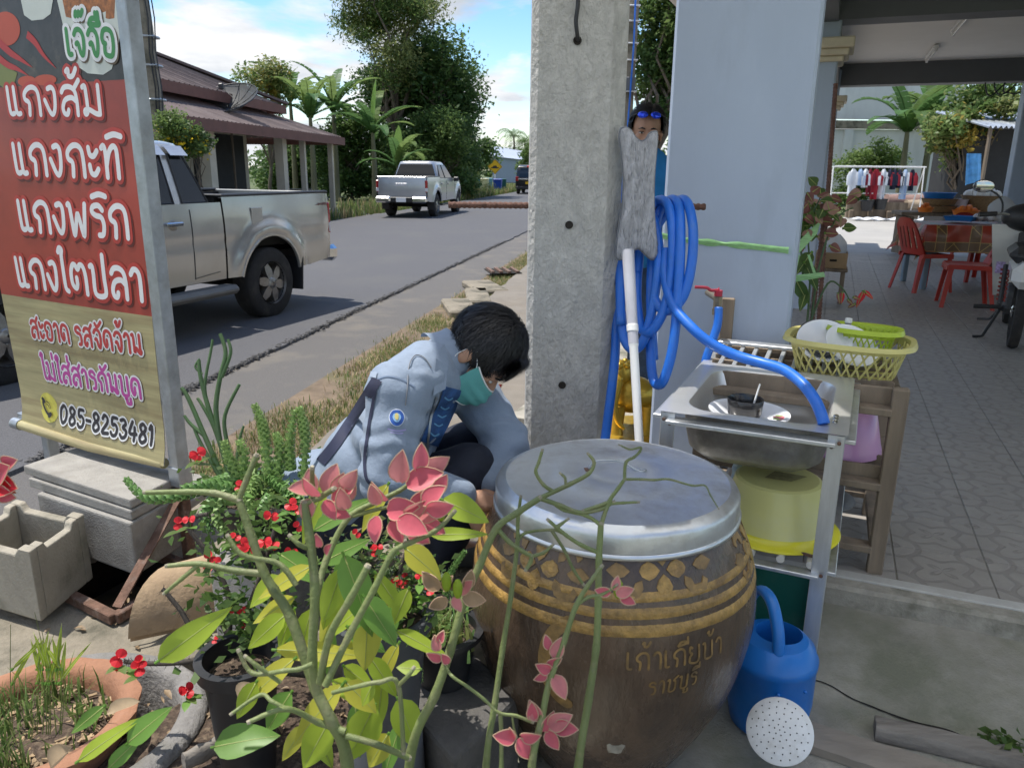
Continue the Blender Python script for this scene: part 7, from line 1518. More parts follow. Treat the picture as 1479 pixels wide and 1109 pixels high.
for ri, n_ in ((.0, 1), (.012, 6), (.025, 10), (.039, 14), (.053, 18), (.066, 20)):
 for k in range(n_): a = 2*math.pi*k/n_+ri*31; b.ball(rc+(X*math.cos(a)+Y*math.sin(a))*ri+Z*(.0125-.0105*(ri/RR_)**2), .0017, 6, 4)
b.build('spray_holes', m_pit, rs_, kind='stuff')
MB().ball(Vector((WC.x-.02, WC.y-.113, YZ+.17)), .005, 8, 6).build('stud', m_can, wc); MB().ball(Vector((WC.x+.055, WC.y-.100, YZ+.17)), .005, 8, 6).build('stud', m_can, wc)
# ================================================================== PLANKS AT THE LOWER RIGHT
def plank(lab, a, c, w, h, m=m_wood_g):
 a, c = Vector(a), Vector(c); d = c-a; n = 26; side = Vector((-d.y, d.x, 0)).normalized(); b = MB(); vs = []
 for i in range(n+1):
  p = a+d*i/n; e = .006*mnoise.noise(p*9); k = .004*mnoise.noise(p*21)
  for sx_, sz_ in ((-.5, 0), (.5, 0), (.5, .8), (.42, 1), (.1, .93), (-.1, 1.02), (-.42, 1), (-.5, .8)): vs.append(p+side*(sx_*w+e)+Vector((0, 0, h*sz_+k*(sz_ > .5))))
 b.add(vs, [(8*i+q, 8*i+(q+1) % 8, 8*i+8+(q+1) % 8, 8*i+8+q) for i in range(n) for q in range(8)]+[tuple(range(7, -1, -1)), tuple(8*n+q for q in range(8))]); b.build('plank', m, label=lab, cat='plank', group='weathered planks on the yard', smooth=40)
m_wood_p = mat('pale_plank', (.29, .25, .205), .85, var=.2, scale=8, bump=.4, bscale=30, stretch=(.3, 1, 1), dirt=(.13, .11, .09), dscale=8)
plank('pale broad weathered plank lying beside the watering can head', pyard(1166, 1068), pyard(1420, 1150), .10, .03, m_wood_p); plank('cracked dark grey plank right of the pale one at the lower edge', pyard(1262, 1058), pyard(1560, 1128), .06, .04)
plank('dark driftwood piece lying by the garage step', pyard(1395, 894), pyard(1560, 925), .075, .045)
gp = pt(905, 600, 4.1); m_gold = mat('gold_paint', (.55, .36, .05), .3, metal=.6, var=.2, scale=20, bump=.3, bscale=40)
t = thing('golden_statue', 'golden guardian animal statue on a gold plinth seen behind the hose', 'statue', (gp.x, gp.y, FZ)); z0 = gp.z-.0
MB().cbox((gp.x, gp.y, (z0-.19+FZ)/2), (.42, .36, z0-.19-FZ), .01).build('plinth', m_gold, t, smooth=20); MB().cbox((gp.x, gp.y, z0-.16), (.48, .42, .05), .012).build('plinth_top', m_gold, t, smooth=20)
b = MB(); b.ball((gp.x+.02, gp.y, z0+.12), (.13, .11, .10), 16, 10); b.ball((gp.x-.05, gp.y-.02, z0+.24), (.06, .065, .07), 14, 10); b.ball((gp.x-.07, gp.y-.06, z0+.22), (.035, .05, .03), 10, 8)
for sx_, sy_ in ((-.06, -.07), (-.06, .07), (.10, -.07), (.10, .07)): b.tube([(gp.x+sx_, gp.y+sy_, z0+.08), (gp.x+sx_, gp.y+sy_, z0-.05), (gp.x+sx_, gp.y+sy_-.02, z0-.125)], [.045, .032, .04], 10)
for k in range(7): b.ball((gp.x-.05+.05*math.cos(k*.9), gp.y-.02+.05*math.sin(k*.9), z0+.29), .02, 8, 6)
b.tube(spline([(gp.x-.07, gp.y-.11, z0+.22), (gp.x-.09, gp.y-.14, z0+.12), (gp.x-.07, gp.y-.14, z0+.02), (gp.x-.03, gp.y-.13, z0-.03)]), [.03-.0012*i for i in range(19)], 8); b.build('animal_body', m_gold, t, smooth=60)
# ================================================================== PLANTS IN THE FOREGROUND
m_stem = mat('succulent_stem', (.165, .20, .07), .5, var=.28, scale=9, dirt=(.27, .24, .14), dscale=26, damt=.6, bump=.3, bscale=150)
m_stemd = mat('dark_green_stem', (.055, .11, .035), .5, var=.25, scale=9, dirt=(.10, .12, .06), dscale=14, damt=.5); m_tip = mat('grey_stem_node', (.30, .27, .19), .8, var=.25, scale=40)
m_lime_l = leafmat('lime_leaf', (.35, .46, .045), .48, .22, 5, .45); m_lime_d = leafmat('green_leaf', (.16, .31, .055), .42, .25, 5, .4); m_yell = leafmat('yellowish_leaf', (.50, .48, .06), .46, .2, 5, .45)
m_bract = leafmat('pink_bract', (.66, .13, .17), .35, .22, 20, .45); m_bract2 = leafmat('pale_pink_bract', (.66, .22, .22), .35, .25, 20, .45); m_bractg = leafmat('greenish_bract', (.36, .23, .13), .3, .35, 25, .45); m_edge = leafmat('bract_edge', (.62, .42, .28), .3, .1, 20)
m_vein = leafmat('pale_vein', (.42, .47, .16), .3, .1, 20); m_redb = leafmat('scarlet_petal', (.62, .02, .03), .25, .15, 20, .45)
pot_px = {}
def stemtube(t, name, pts, r0, r1, m=m_stem, node=True, k=5, n=9):
 P = [pt(*q) for q in pts]; S_ = spline(P, k); N = len(S_); b = MB()
 rs = []
 for i in range(N):
  r = r0+(r1-r0)*i/(N-1)
  if node and i % k == 0 and 0 < i < N-1: r *= 1.13
  rs.append(r)
 b.tube(S_, rs, n); o = b.build(name, m, t, smooth=70)
 if node:
  e = S_[-1]; d = (S_[-1]-S_[-2]).normalized(); MB().tube([e-d*.001, e+d*.0028], [rs[-1]*1.08, rs[-1]*.85], 8).build('cut_tip', m_tip, o)
 return o
PX = lambda p, t: p*t/FPX
def stem_set(t, L):
 for pts, wa, wb, *m in L:
  tm = pts[len(pts)//2][2]; stemtube(t, 'stem', pts, PX(wa*.365, tm), PX(wb*.365, tm), m[0] if m else m_stem)
potA = pt(505, 1250, .98); pbA = thing('devils_backbone', 'bushy pink flowered succulent with thick green stems in the left foreground', 'plant', (potA.x, potA.y, .13))
D = .92
def z_(L, d): return [(u, v, d+(q[0] if q else 0)) for u, v, *q in L]
stem_set(pbA, [
(z_([(512, 1260, .06), (501, 1097, .02), (478, 1040), (455, 991), (421, 894), (396, 852), (380, 824), (364, 776), (345, 722)], D), 26, 15),
(z_([(345, 722), (310, 712), (272, 710), (210, 711)], D), 15, 9), (z_([(345, 720), (357, 690), (370, 658)], D), 13, 11),
(z_([(380, 828), (340, 824), (288, 814), (242, 817)], D), 15, 9), (z_([(286, 816), (262, 836), (238, 856)], D), 10, 7),
(z_([(428, 845, -.01), (412, 822, -.01), (396, 811, -.01), (350, 801, -.02), (329, 774, -.02)], D), 12, 9),
(z_([(458, 1000, -.02), (451, 953, -.03), (455, 851, -.04), (448, 780, -.04), (440, 725, -.04)], D), 20, 17), (z_([(440, 727, -.04), (462, 718, -.04), (482, 706, -.05)], D), 14, 11), (z_([(452, 718, -.04), (451, 700, -.04), (451, 676, -.05)], D), 11, 9), (z_([(446, 792, -.04), (432, 786, -.05), (419, 774, -.05)], D), 11, 9),
(z_([(462, 985, -.04), (476, 919, -.06), (505, 866, -.07), (531, 818, -.07)], D), 16, 14),
(z_([(470, 990, -.05), (505, 916, -.05), (540, 851, -.05), (565, 801, -.05), (582, 788, -.05), (628, 767, -.05), (656, 739, -.05)], D), 15, 9),
(z_([(455, 870, .0), (470, 812, .02), (501, 750, .03), (540, 726, .03), (578, 708, .03), (600, 690, .03)], D), 14, 8), (z_([(510, 745, .03), (560, 732, .03), (610, 728, .02)], D), 9, 6),
(z_([(499, 1056, -.0), (460, 1043), (413, 1023, -.03), (360, 1042, -.05)], D), 15, 9), (z_([(413, 1023, -.03), (392, 1012, -.03), (376, 1003, -.02), (335, 1030, -.03)], D), 9, 7), (z_([(500, 1062), (545, 1075), (590, 1094, .02)], D), 13, 13),
(z_([(480, 1000, -.06), (528, 988, -.07), (548, 985, -.07), (575, 988, -.06), (583, 1085, -.04)], D), 9, 10), (z_([(575, 990, -.06), (590, 975, -.07), (597, 965, -.07)], D), 9, 8), (z_([(405, 985, -.04), (370, 960, -.05), (355, 948, -.05)], D), 9, 8),
(z_([(452, 958, -.05), (432, 966, -.05), (412, 968, -.05), (365, 972, -.04), (345, 940, -.04)], D), 10, 9),
])
potB = pt(650, 1260, 1.0); pbB = thing('devils_backbone', 'leggy green stemmed succulent branching in front of the jar lid', 'plant', (potB.x, potB.y, .13)); E_ = .95
stem_set(pbB, [
(z_([(580, 1250, .06), (594, 1084, .02), (628, 1004), (650, 940), (670, 868), (692, 818), (717, 763), (748, 740), (780, 719)], E_), 20, 12),
(z_([(780, 719), (823, 699), (850, 684), (858, 668), (850, 656)], E_), 10, 6), (z_([(800, 710), (785, 700), (774, 682), (778, 668), (783, 651)], E_), 8, 6), (z_([(782, 720), (810, 730), (838, 740), (868, 735), (886, 725)], E_), 10, 7), (z_([(817, 700), (816, 690), (810, 684)], E_), 6, 5),
(z_([(719, 764), (735, 782), (755, 796), (768, 803)], E_), 10, 8), (z_([(768, 803), (785, 798), (798, 787)], E_), 8, 6), (z_([(768, 803), (766, 812), (760, 822)], E_), 9, 8),
(z_([(700, 1260, .05), (702, 1105), (714, 1020), (726, 936), (738, 860), (747, 788), (748, 750), (752, 718)], E_+.03), 15, 6), (z_([(747, 782), (760, 769), (797, 765), (812, 770)], E_+.03), 7, 5), (z_([(797, 766), (816, 796), (828, 822), (842, 843)], E_+.03), 7, 6), (z_([(800, 762), (812, 755), (820, 750)], E_+.03), 6, 5),
])
potC = pt(830, 1260, 1.02); pbC = thing('devils_backbone', 'tall two stemmed green succulent rising to the middle of the tin lid', 'plant', (potC.x, potC.y, .13))
stem_set(pbC, [
(z_([(820, 1270, .06), (835, 1109), (850, 1010), (861, 936), (864, 870), (865, 809), (868, 756)], E_), 17, 12), (z_([(868, 758), (880, 724), (893, 705), (902, 692)], E_), 9, 7), (z_([(902, 692), (904, 668), (916, 660), (924, 652), (925, 646), (910, 649), (896, 643)], E_), 7, 3.5), (z_([(904, 692), (925, 692), (945, 693), (966, 692), (999, 701), (1018, 701), (1026, 715), (1037, 733)], E_), 6, 2.5), (z_([(883, 727), (900, 726), (921, 725)], E_), 7, 5), (z_([(866, 757), (848, 745), (815, 737), (800, 728)], E_), 8, 5), (z_([(882, 724), (862, 731), (843, 737)], E_), 8, 6),
(z_([(865, 798), (840, 787), (818, 773), (792, 751)], E_), 9, 7), (z_([(805, 762), (812, 756), (819, 750)], E_-.01), 6, 5),
(z_([(755, 1260, .05), (768, 1105), (782, 1040), (793, 987), (815, 925), (831, 877), (848, 847), (869, 818)], E_-.06), 16, 8), (z_([(832, 874), (850, 862), (870, 858), (890, 845)], E_-.06), 8, 6),
(z_([(640, 955, .02), (652, 975), (675, 991), (700, 1010), (721, 1029), (745, 1033), (768, 1042)], E_-.03), 6, 7), (z_([(723, 1032), (724, 1060), (724, 1108), (722, 1200)], E_-.03), 9, 9), (z_([(740, 1034), (742, 1050), (746, 1062)], E_-.03), 5, 4),
])
def bigleaf(t, b0, b1, w, d, m, droop=.12, name='leaf', fold=.3, lift=0, roll=0.0):
 A = pt(b0[0], b0[1], d); B = pt(b1[0], b1[1], d+lift); dv_ = B-A; L_ = dv_.length; up = (CAM-A).normalized()+Vector((rnd.uniform(-.5, .5), 0, rnd.uniform(.2, .9)))
 b = MB(); b.leaf(A, dv_, up, L_, PX(w, d)*1.08, droop=droop*rnd.uniform(.4, 1.2), fold=fold*rnd.uniform(.5, 1.2), n=8, wave=.012, shape=lambda t_: (math.sin(math.pi*min(1, t_**.75*.96+.04))**.85)*(1-.15*t_)); b.tube([b.v[3*i+1] for i in range(9)], [PX(1.1-.1*i, d) for i in range(9)], 4, m=1); o = b.build(name, [m, m_vein], t, smooth=180)
 b = MB(); b.tube([A-dv_*.06, A], PX(2.2, d), 5); b.build('leaf_stalk', m_lime_d, o); return o
for i, q in enumerate([((230, 953), (331, 878), 40, .97, 'l'), ((640, 722), (708, 752), 42, 1.0, 'l'), ((622, 772), (706, 770), 20, .98, 'l'), ((586, 792), (640, 836), 38, 1.0, 'y'), ((455, 765), (536, 716), 28, 1.02, 'd'), ((466, 812), (532, 776), 28, 1.0, 'd'), ((497, 803), (542, 922), 46, .98, 'd'), ((492, 826), (467, 900), 32, .99, 'l'), ((526, 862), (575, 934), 40, .97, 'd'), ((530, 898), (528, 972), 40, .99, 'y'), ((400, 938), (528, 942), 30, 1.03, 'y'), ((607, 966), (572, 962), 24, .96, 'l'), ((575, 1010), (604, 1082), 44, 1.0, 'l'),
 ((493, 990), (412, 1082), 38, 1.0, 'y'), ((476, 1040), (436, 1112), 44, .98, 'l'), ((540, 1020), (500, 1105), 50, 1.02, 'l'), ((500, 985), (545, 1030), 34, 1.0, 'y'), ((310, 1078), (402, 1058), 50, .98, 'd'), ((185, 1072), (245, 1020), 34, .98, 'd'), ((114, 1098), (200, 1034), 26, .98, 'l'), ((158, 1108), (204, 1062), 22, .98, 'd'), ((448, 818), (366, 864), 28, 1.03, 'y'), ((425, 863), (362, 900), 26, 1.04, 'y'), ((412, 888), (353, 938), 32, 1.02, 'l'), ((425, 880), (398, 940), 24, 1.05, 'l'), ((424, 952), (345, 1018), 32, 1.0, 'y'), ((492, 822), (466, 912), 36, 1.06, 'l'), ((540, 985), (520, 1020), 26, .97, 'l'), ((420, 1000), (380, 1060), 36, 1.05, 'd'),
 ((470, 700), (430, 790), 30, 1.08, 'l'), ((560, 700), (520, 770), 26, 1.06, 'y'), ((590, 850), (566, 905), 26, 1.02, 'l'), ((450, 880), (430, 950), 30, 1.07, 'l'), ((370, 985), (340, 1040), 28, 1.0, 'l'), ((150, 1020), (100, 1060), 20, 1.02, 'd'), ((560, 1060), (530, 1110), 36, 1.03, 'y'), ((470, 930), (440, 985), 30, 1.06, 'l')]):
 bigleaf(pbA, q[0], q[1], q[2], q[3], {'l': m_lime_l, 'd': m_lime_d, 'y': m_yell}[q[4]])
for k in range(22):
 u = rnd.uniform(385, 590); v = rnd.uniform(800, 1050); a = rnd.uniform(-2.6, -.4); l_ = rnd.uniform(55, 95); bigleaf(pbA, (u, v), (u+l_*math.cos(a), v-l_*math.sin(a)), rnd.uniform(22, 34), rnd.uniform(1.04, 1.16), rnd.choice((m_lime_l, m_yell, m_lime_l, m_lime_d)))
def bract(t, u, v, ang, L, d, m=None, w=.55):
 """boat shaped bract: ang degrees in the picture (0 right, 90 up)"""
 m = m or (m_bract if rnd.random() < .6 else m_bract2); A = pt(u, v, d); a = rad(ang); dv_ = (_R*math.cos(a)+_U*math.sin(a)-_F*rnd.uniform(-.1, .55)).normalized(); l_ = PX(L*.9, d)
 b = MB(); up = -_F+_U*rnd.uniform(-.6, .6)+_R*rnd.uniform(-.6, .6); b.leaf(A, dv_, up, l_, l_*w*1.15, droop=.10, fold=.55*rnd.choice((1, .6)), n=6, shape=lambda s: (math.sin(math.pi*min(1, s**.8*.95+.05))**.8)); o = b.build('bract', m, t, smooth=180)
 e = MB(); V = b.v; e.tube([V[3*i] for i in range(7)], PX(.8, d), 4); e.tube([V[3*i+2] for i in range(7)], PX(.8, d), 4); e.build('bract_edge', m_edge, o)
for u, v, a, L in ((455, 705, 175, 42), (452, 712, 100, 40), (470, 722, -60, 36), (446, 720, -100, 40), (470, 712, 70, 50), (462, 716, 130, 42), (480, 722, 30, 38), (488, 712, 70, 40), (495, 702, 45, 42), (494, 722, 60, 46), (480, 735, -20, 34), (455, 728, -135, 26), (500, 735, 100, 40),
 (578, 696, 84, 56), (602, 680, 78, 46), (606, 682, 25, 54), (588, 702, 22, 62), (560, 722, 130, 42), (548, 728, 112, 36), (545, 745, -95, 44), (560, 738, 12, 58), (575, 750, -20, 56), (600, 742, 8, 52), (610, 728, 40, 48), (616, 736, 10, 48), (618, 722, 95, 34), (590, 760, -40, 44), (612, 752, -30, 40), (565, 752, -60, 40), (630, 712, 60, 36), (600, 735, 60, 40), (585, 742, 30, 44), (462, 790, 100, 26), (470, 800, 60, 24)):
 bract(pbA, u, v, a, L, .90+rnd.uniform(-.03, .03))
for u, v, a, L in ((636, 850, 140, 40), (640, 852, 60, 30), (660, 856, 40, 34), (672, 850, 70, 34), (668, 862, -10, 38), (646, 864, -150, 34), (655, 862, -60, 26), (632, 940, 100, 26), (640, 950, 165, 28), (634, 928, 70, 22), (648, 958, 120, 22)): bract(pbB, u, v, a, L, .93, m_bractg if rnd.random() < .6 and v < 900 else None)
for u, v, a, L in ((800, 950, 70, 36), (790, 958, 20, 26), (795, 968, 150, 30), (800, 975, -60, 40), (790, 972, -160, 24), (780, 1040, 120, 36), (745, 1064, 165, 40), (748, 1066, -60, 38), (752, 1062, 10, 36), (742, 1066, 110, 24), (785, 1056, 60, 36), (792, 1048, 30, 44), (790, 1054, -60, 36), (800, 1048, 0, 40), (770, 1040, 95, 30), (882, 856, 170, 26), (890, 858, 20, 30), (896, 862, -20, 26), (886, 852, 70, 24), (792, 938, 100, 24)): bract(pbC, u, v, a, L, .89)
for pl, (u, v) in ((pbB, (645, 840)), (pbB, (661, 850)), (pbC, (893, 850)), (pbA, (637, 738))):
 p = pt(u, v, .91); MB().ball(p, (.006, .006, .013), 10, 6).build('flower_tube', m_lime_l, pl)
def pot(lab, c, r, h, m=None, name='plant_pot', soil=True, taper=.72, rim=.012):
 t = thing(name, lab, 'plant pot', (c.x, c.y, c.z), group=None); MB().lathe([(.0, .0), (r*taper, .0), (r*.97, h*.9), (r+rim, h*.9), (r+rim*1.15, h), (r*.95, h), (r*.92, h*.86), (r*taper*.9, .02)], 44, c).build('pot_wall', m or m_black, t, smooth=40)
 if soil: MB().lathe([(.0, h*.86), (r*.5, h*.87), (r*.93, h*.84)], 24, c, wob=lambda a, j, z: 1+.04*math.sin(5*a)).build('soil', m_soil, t, smooth=60)
 return t
for P_, lab in ((potA, 'black pot under the bushy pink flowered succulent'), (potB, 'black pot under the leggy succulent left of the jar'), (potC, 'black pot under the tall two stemmed succulent')): pot(lab, Vector((P_.x, P_.y, .125)), .10, max(.2, P_.z-.125+.03))
t = thing('red_flower', 'red bract cluster poking in at the left edge beside the concrete trough', 'flower', pt(-14, 730, .9)); stemtube(t, 'stem', z_([(-30, 900), (-26, 780), (-14, 700)], .9), .006, .005)
for u, v, a, L in ((-10, 690, 30, 46), (-8, 700, -5, 44), (-12, 680, 70, 40), (0, 690, -50, 34), (-5, 705, -25, 38), (-14, 698, -80, 36), (5, 672, 20, 30)): bract(t, u, v, a, L, .9, m_redb if rnd.random() < .5 else m_bract, .75)
p1 = pt(550, 880, 1.62); h1_ = .27; pot1 = pot('large dark grey pot of small red flowers left of the jar', Vector((p1.x, p1.y, p1.z-h1_)), .100, h1_, mat('grey_plastic', (.055, .06, .068), .5, dirt=(.14, .13, .12), dscale=6, damt=.5))
MB().lathe([(.0, .0), (.09, .0), (.08, p1.z-h1_-.125), (.0, p1.z-h1_-.125)], 32, (p1.x, p1.y, .123)).build('upturned_pot', mat('grey_plastic_light', (.12, .13, .145), .5, dirt=(.2, .19, .17), dscale=6), label='grey upturned plastic pot standing under the large dark grey pot', cat='plant pot', smooth=40)
p2 = pt(640, 905, 1.85); pot2 = pot('small black pot of trailing succulents beside the jar', Vector((p2.x, p2.y, p2.z-.14)), .085, .14)
q = [(560, 985), (668, 928), (752, 1000), (655, 1098)]
quadblock('dark_concrete_block', q, p2.z-.142, p2.z-.142-.122, mat('dark_concrete', (.085, .08, .075), .92, var=.3, scale=8, bump=.6, bscale=60, dirt=(.17, .155, .13), dscale=7, damt=.5), 'dark stained concrete block under the small black pot beside the jar', 'concrete block', .012)
p3 = pt(345, 945, 1.72); pot3 = pot('black pot of red crown of thorns left of the large grey pot', Vector((p3.x, p3.y, .236)), .082, p3.z-.236)
p4 = pt(392, 705, 2.25); pot4 = pot('black pot crowded with trailing green succulent tails', Vector((p4.x, p4.y, p4.z-.2)), .165, .2); bxp = quadblock('concrete_plinth', [(300, 800), (392, 742), (480, 788), (400, 850)], p4.z-.202, p4.z-.202-.06, m_conc, 'grey concrete plinth under the black pot of succulent tails', 'plinth', .01)
m_tail = leafmat('pale_green_succulent', (.27, .40, .13), .2, .25, 30, .45); m_tail2 = leafmat('mid_green_succulent', (.15, .28, .08), .2, .3, 30, .45)
def tail(t, pts, w, m=None):
 S_ = spline([pt(*q) for q in pts], 12); N = len(S_); V = []; F = []; b = MB(); L_ = sum((S_[i+1]-S_[i]).length for i in range(N-1)); n = int(L_/(w*.36)); acc = 0; i = 0
 b.tube(S_, [w*.35*(1-.5*k/N) for k in range(N)], 6)
 for k in range(n):
  s = k/n*(N-1); i = min(int(s), N-2); p = S_[i].lerp(S_[i+1], s-i); d = (S_[i+1]-S_[i]).normalized(); x, y, zz = frame(d)
  ww = w*(1-.45*(k/n)**3)
  for j in range(5):
   a = k*.63+j*2*math.pi/5; o = x*math.cos(a)+y*math.sin(a); tip = p+o*ww*.72+d*ww*.55; s2 = d.cross(o)*ww*.36; q0 = p+o*ww*.18; mid = p+o*ww*.52+d*ww*.12
   b.add([q0, mid+s2-d*ww*.05, tip, mid-s2-d*ww*.05, mid+o*ww*.14+d*ww*.12], [(0, 1, 4), (1, 2, 4), (2, 3, 4), (3, 0, 4)])
 b.build('tail', m or (m_tail if rnd.random() < .6 else m_tail2), t, smooth=180)
tl = thing('donkey_tail', 'pale green trailing succulent with plump scaly tails in the black pot below the sign post', 'plant', (p4.x, p4.y, p4.z-.03)); w_ = .026
for pts in ([(345, 690), (315, 695), (275, 712), (215, 720), (182, 692)], [(390, 690), (383, 640), (378, 610), (367, 584)], [(420, 680), (418, 641), (426, 592)], [(438, 690), (441, 640), (438, 612), (432, 588)], [(345, 690), (332, 664), (323, 636)], [(372, 690), (359, 722), (367, 752)], [(388, 690), (418, 711), (440, 728), (463, 746)], [(330, 700), (313, 744), (322, 765)], [(310, 720), (296, 740), (304, 768)], [(392, 715), (380, 735), (374, 778)], [(440, 700), (475, 693), (527, 663), (548, 636)], [(350, 680), (352, 655), (345, 635)], [(400, 685), (405, 650), (398, 625)], [(335, 705), (300, 700), (262, 706)]): tail(tl, [(u, v, 2.2 if v < 700 else 2.12) for u, v in pts], w_)
def leafy(t, c, R, n, L, mats, zr=.06, name='leaves'):
 P = np.array([[c[0]+rnd.gauss(0, R), c[1]+rnd.gauss(0, R), c[2]+abs(rnd.gauss(0, zr))] for _ in range(n)]); V, F = leaf_cloud(P, None, L*(.6+.8*NPR.rand(n)), .55); return raw(name, V, F, mats, t, mi=NPR.randint(0, len(mats), n), kind='stuff')
leafy(tl, (p4.x, p4.y, p4.z+.0), .07, 450, .022, [m_tail, m_tail2, m_l_lite], .018); leafy(tl, (p4.x+.1, p4.y-.03, p4.z+.01), .06, 500, .020, [m_tail2, m_l_lite], .02); leafy(tl, (p4.x-.08, p4.y+.08, p4.z-.02), .08, 400, .025, [m_g3, m_l_mid], .03)
pc_ = pt(330, 690, 2.42); pcs = thing('pencil_cactus', 'dark green bare pencil cactus beside the sign post', 'plant', (pc_.x, pc_.y, pc_.z))
for pts, w in (([(335, 700), (318, 640), (300, 585), (290, 545), (287, 520)], 8), ([(318, 640), (312, 590), (318, 545), (326, 510), (318, 482)], 8), ([(320, 545), (333, 510), (329, 490)], 6), ([(326, 700), (296, 630), (272, 575), (262, 560)], 8), ([(296, 630), (275, 612), (266, 600)], 6), ([(300, 585), (296, 555), (305, 505), (307, 490)], 5), ([(338, 690), (328, 640), (325, 600), (346, 555)], 7), ([(335, 695), (310, 620), (292, 585), (285, 575)], 6), ([(340, 690), (345, 640), (352, 615)], 5), ([(292, 540), (282, 530), (288, 518)], 4), ([(318, 690), (290, 640), (279, 615)], 6)): stemtube(pcs, 'stem', [(u, v, 2.38) for u, v in pts], PX(w/2, 2.4), PX(w/3, 2.4), m_stemd, node=False)
m_thorn = mat('thorny_stem', (.06, .05, .042), .9, var=.3, scale=30)
def crown(t, stems, flowers, d, leaves=10):
 for pts in stems:
  o = stemtube(t, 'stem', [(u, v, d) for u, v in pts], PX(4.5, d), PX(3, d), m_thorn, node=False); S_ = spline([pt(u, v, d) for u, v in pts], 8); b = MB()
  for p in S_:
   for k in range(5): v_ = Vector((rnd.gauss(0, 1), rnd.gauss(0, 1), rnd.gauss(0, 1))).normalized(); b.tube([p, p+v_*.016], [.0011, .0002], 3)
  b.build('thorns', m_thorn, o, smooth=0, kind='stuff')
 for u, v, s in flowers:
  p = pt(u, v, d-.05+rnd.uniform(-.04, .04)); n = (CAM-p).normalized()+Vector((rnd.uniform(-.5, .5), rnd.uniform(-.3, .3), rnd.uniform(-.1, .7))); X, Y, Z = frame(n, (rnd.gauss(0, 1), .3, rnd.gauss(0, 1))); r = PX(s, d); b = MB()
  for sg in (1, -1): b.add([p+X*sg*r*.05]+[p+X*sg*(r*.5+r*.5*math.cos(a))+Y*r*.62*math.sin(a)+Z*r*(.12+.10*math.cos(2*a)) for a in [2*math.pi*k/10 for k in range(10)]], [(0, 1+k, 1+(k+1) % 10) if sg > 0 else (0, 1+(k+1) % 10, 1+k) for k in range(10)])
  b.ball(p+Z*r*.2, r*.13, 6, 4); b.build('flower', m_redb, t, smooth=0)
  b = MB(); b.tube([p, p-Z*.012-Vector((0, 0, .02))], .0012, 4); b.build('flower_stalk', m_lime_d, t)
  for k in range(2): b = MB(); dv_ = Vector((rnd.gauss(0, 1), rnd.gauss(0, 1)-.4, rnd.uniform(-.2, .5))); b.leaf(p-Vector((0, 0, .02)), dv_, (0, 0, 1), PX(22, d), PX(12, d), n=4); b.build('leaf', m_lime_d if rnd.random() < .5 else m_l_lite, t, smooth=180)
ct = thing('crown_of_thorns', 'red flowered thorny plant around the broken clay pipe', 'plant', (p3.x, p3.y, p3.z-.03))
crown(ct, [[(330, 930), (330, 860), (300, 800), (270, 755), (300, 742)], [(340, 930), (370, 850), (390, 790), (400, 750), (395, 735)], [(345, 935), (390, 880), (380, 800), (350, 790)], [(320, 935), (280, 910), (260, 880), (235, 850)], [(320, 940), (270, 955), (215, 958), (180, 955)], [(330, 660), (300, 640), (285, 620)][::-1] if False else [(335, 930), (320, 900), (300, 880)]],
[(285, 655, 12), (282, 660, 9), (257, 756, 10), (273, 750, 9), (391, 745, 11), (345, 702, 9), (420, 728, 10), (428, 736, 9), (350, 786, 11), (360, 792, 12), (382, 783, 11), (393, 787, 12), (304, 805, 11), (313, 812, 8), (420, 797, 10), (412, 806, 9), (330, 886, 10), (349, 899, 9), (349, 881, 8), (280, 923, 7), (261, 921, 7), (311, 924, 6), (172, 950, 13), (168, 958, 11), (203, 955, 10), (199, 965, 12), (268, 994, 11), (270, 1000, 10), (412, 845, 8), (430, 760, 8), (340, 775, 8), (300, 820, 7)], 1.85)
leafy(ct, (p3.x, p3.y+.05, p3.z+.02), .06, 260, .028, [m_l_mid, m_l_dark, m_g3], .09); leafy(ct, tuple(pt(335, 800, 1.95)), .05, 130, .024, [m_l_mid, m_g3], .05); leafy(ct, tuple(pt(385, 770, 1.95)), .05, 130, .022, [m_l_mid, m_g3], .05)
ct2 = thing('crown_of_thorns', 'low bushy plant with tiny coral flowers in the large dark grey pot', 'plant', (p1.x, p1.y, p1.z-.03))
crown(ct2, [[(545, 885), (540, 820), (520, 780)], [(560, 885), (575, 830), (590, 790)], [(550, 885), (570, 860), (610, 850)]], [(585, 835, 8), (578, 848, 9), (570, 842, 8), (545, 790, 8), (500, 795, 7), (553, 880, 8), (557, 868, 8), (575, 838, 7), (588, 866, 8), (620, 852, 9), (606, 830, 7), (505, 810, 8), (515, 770, 7), (540, 796, 8), (490, 800, 7), (568, 850, 8), (530, 840, 7)], 1.6)
leafy(ct2, (p1.x, p1.y, p1.z-.0), .06, 900, .022, [m_l_mid, m_l_lite, m_g3], .05); leafy(ct2, (p1.x, p1.y, p1.z+.05), .05, 500, .018, [m_stem_dark, m_l_olive, m_l_dark], .06, 'dry_twigs')
tl2 = thing('donkey_tail', 'tangled thin succulent with hanging tails in the small black pot by the jar', 'plant', (p2.x, p2.y, p2.z-.02))
for pts in ([(630, 890), (612, 900), (606, 940), (608, 985)], [(640, 880), (650, 830), (672, 795)], [(625, 890), (618, 880), (615, 920)]): tail(tl2, [(u, v, 1.76) for u, v in pts], .015)
grass('succulent_leaves', [(p2.x+rnd.gauss(0, .035), p2.y+rnd.gauss(0, .035), p2.z-.03) for _ in range(160)], .075, .004, [m_tail2, m_l_olive, m_l_lite], .9, tl2)
t = thing('tall_weed', 'thin tall weed with pale stems at the left edge behind the terracotta bowl', 'weed', pt(60, 1020, 1.9))
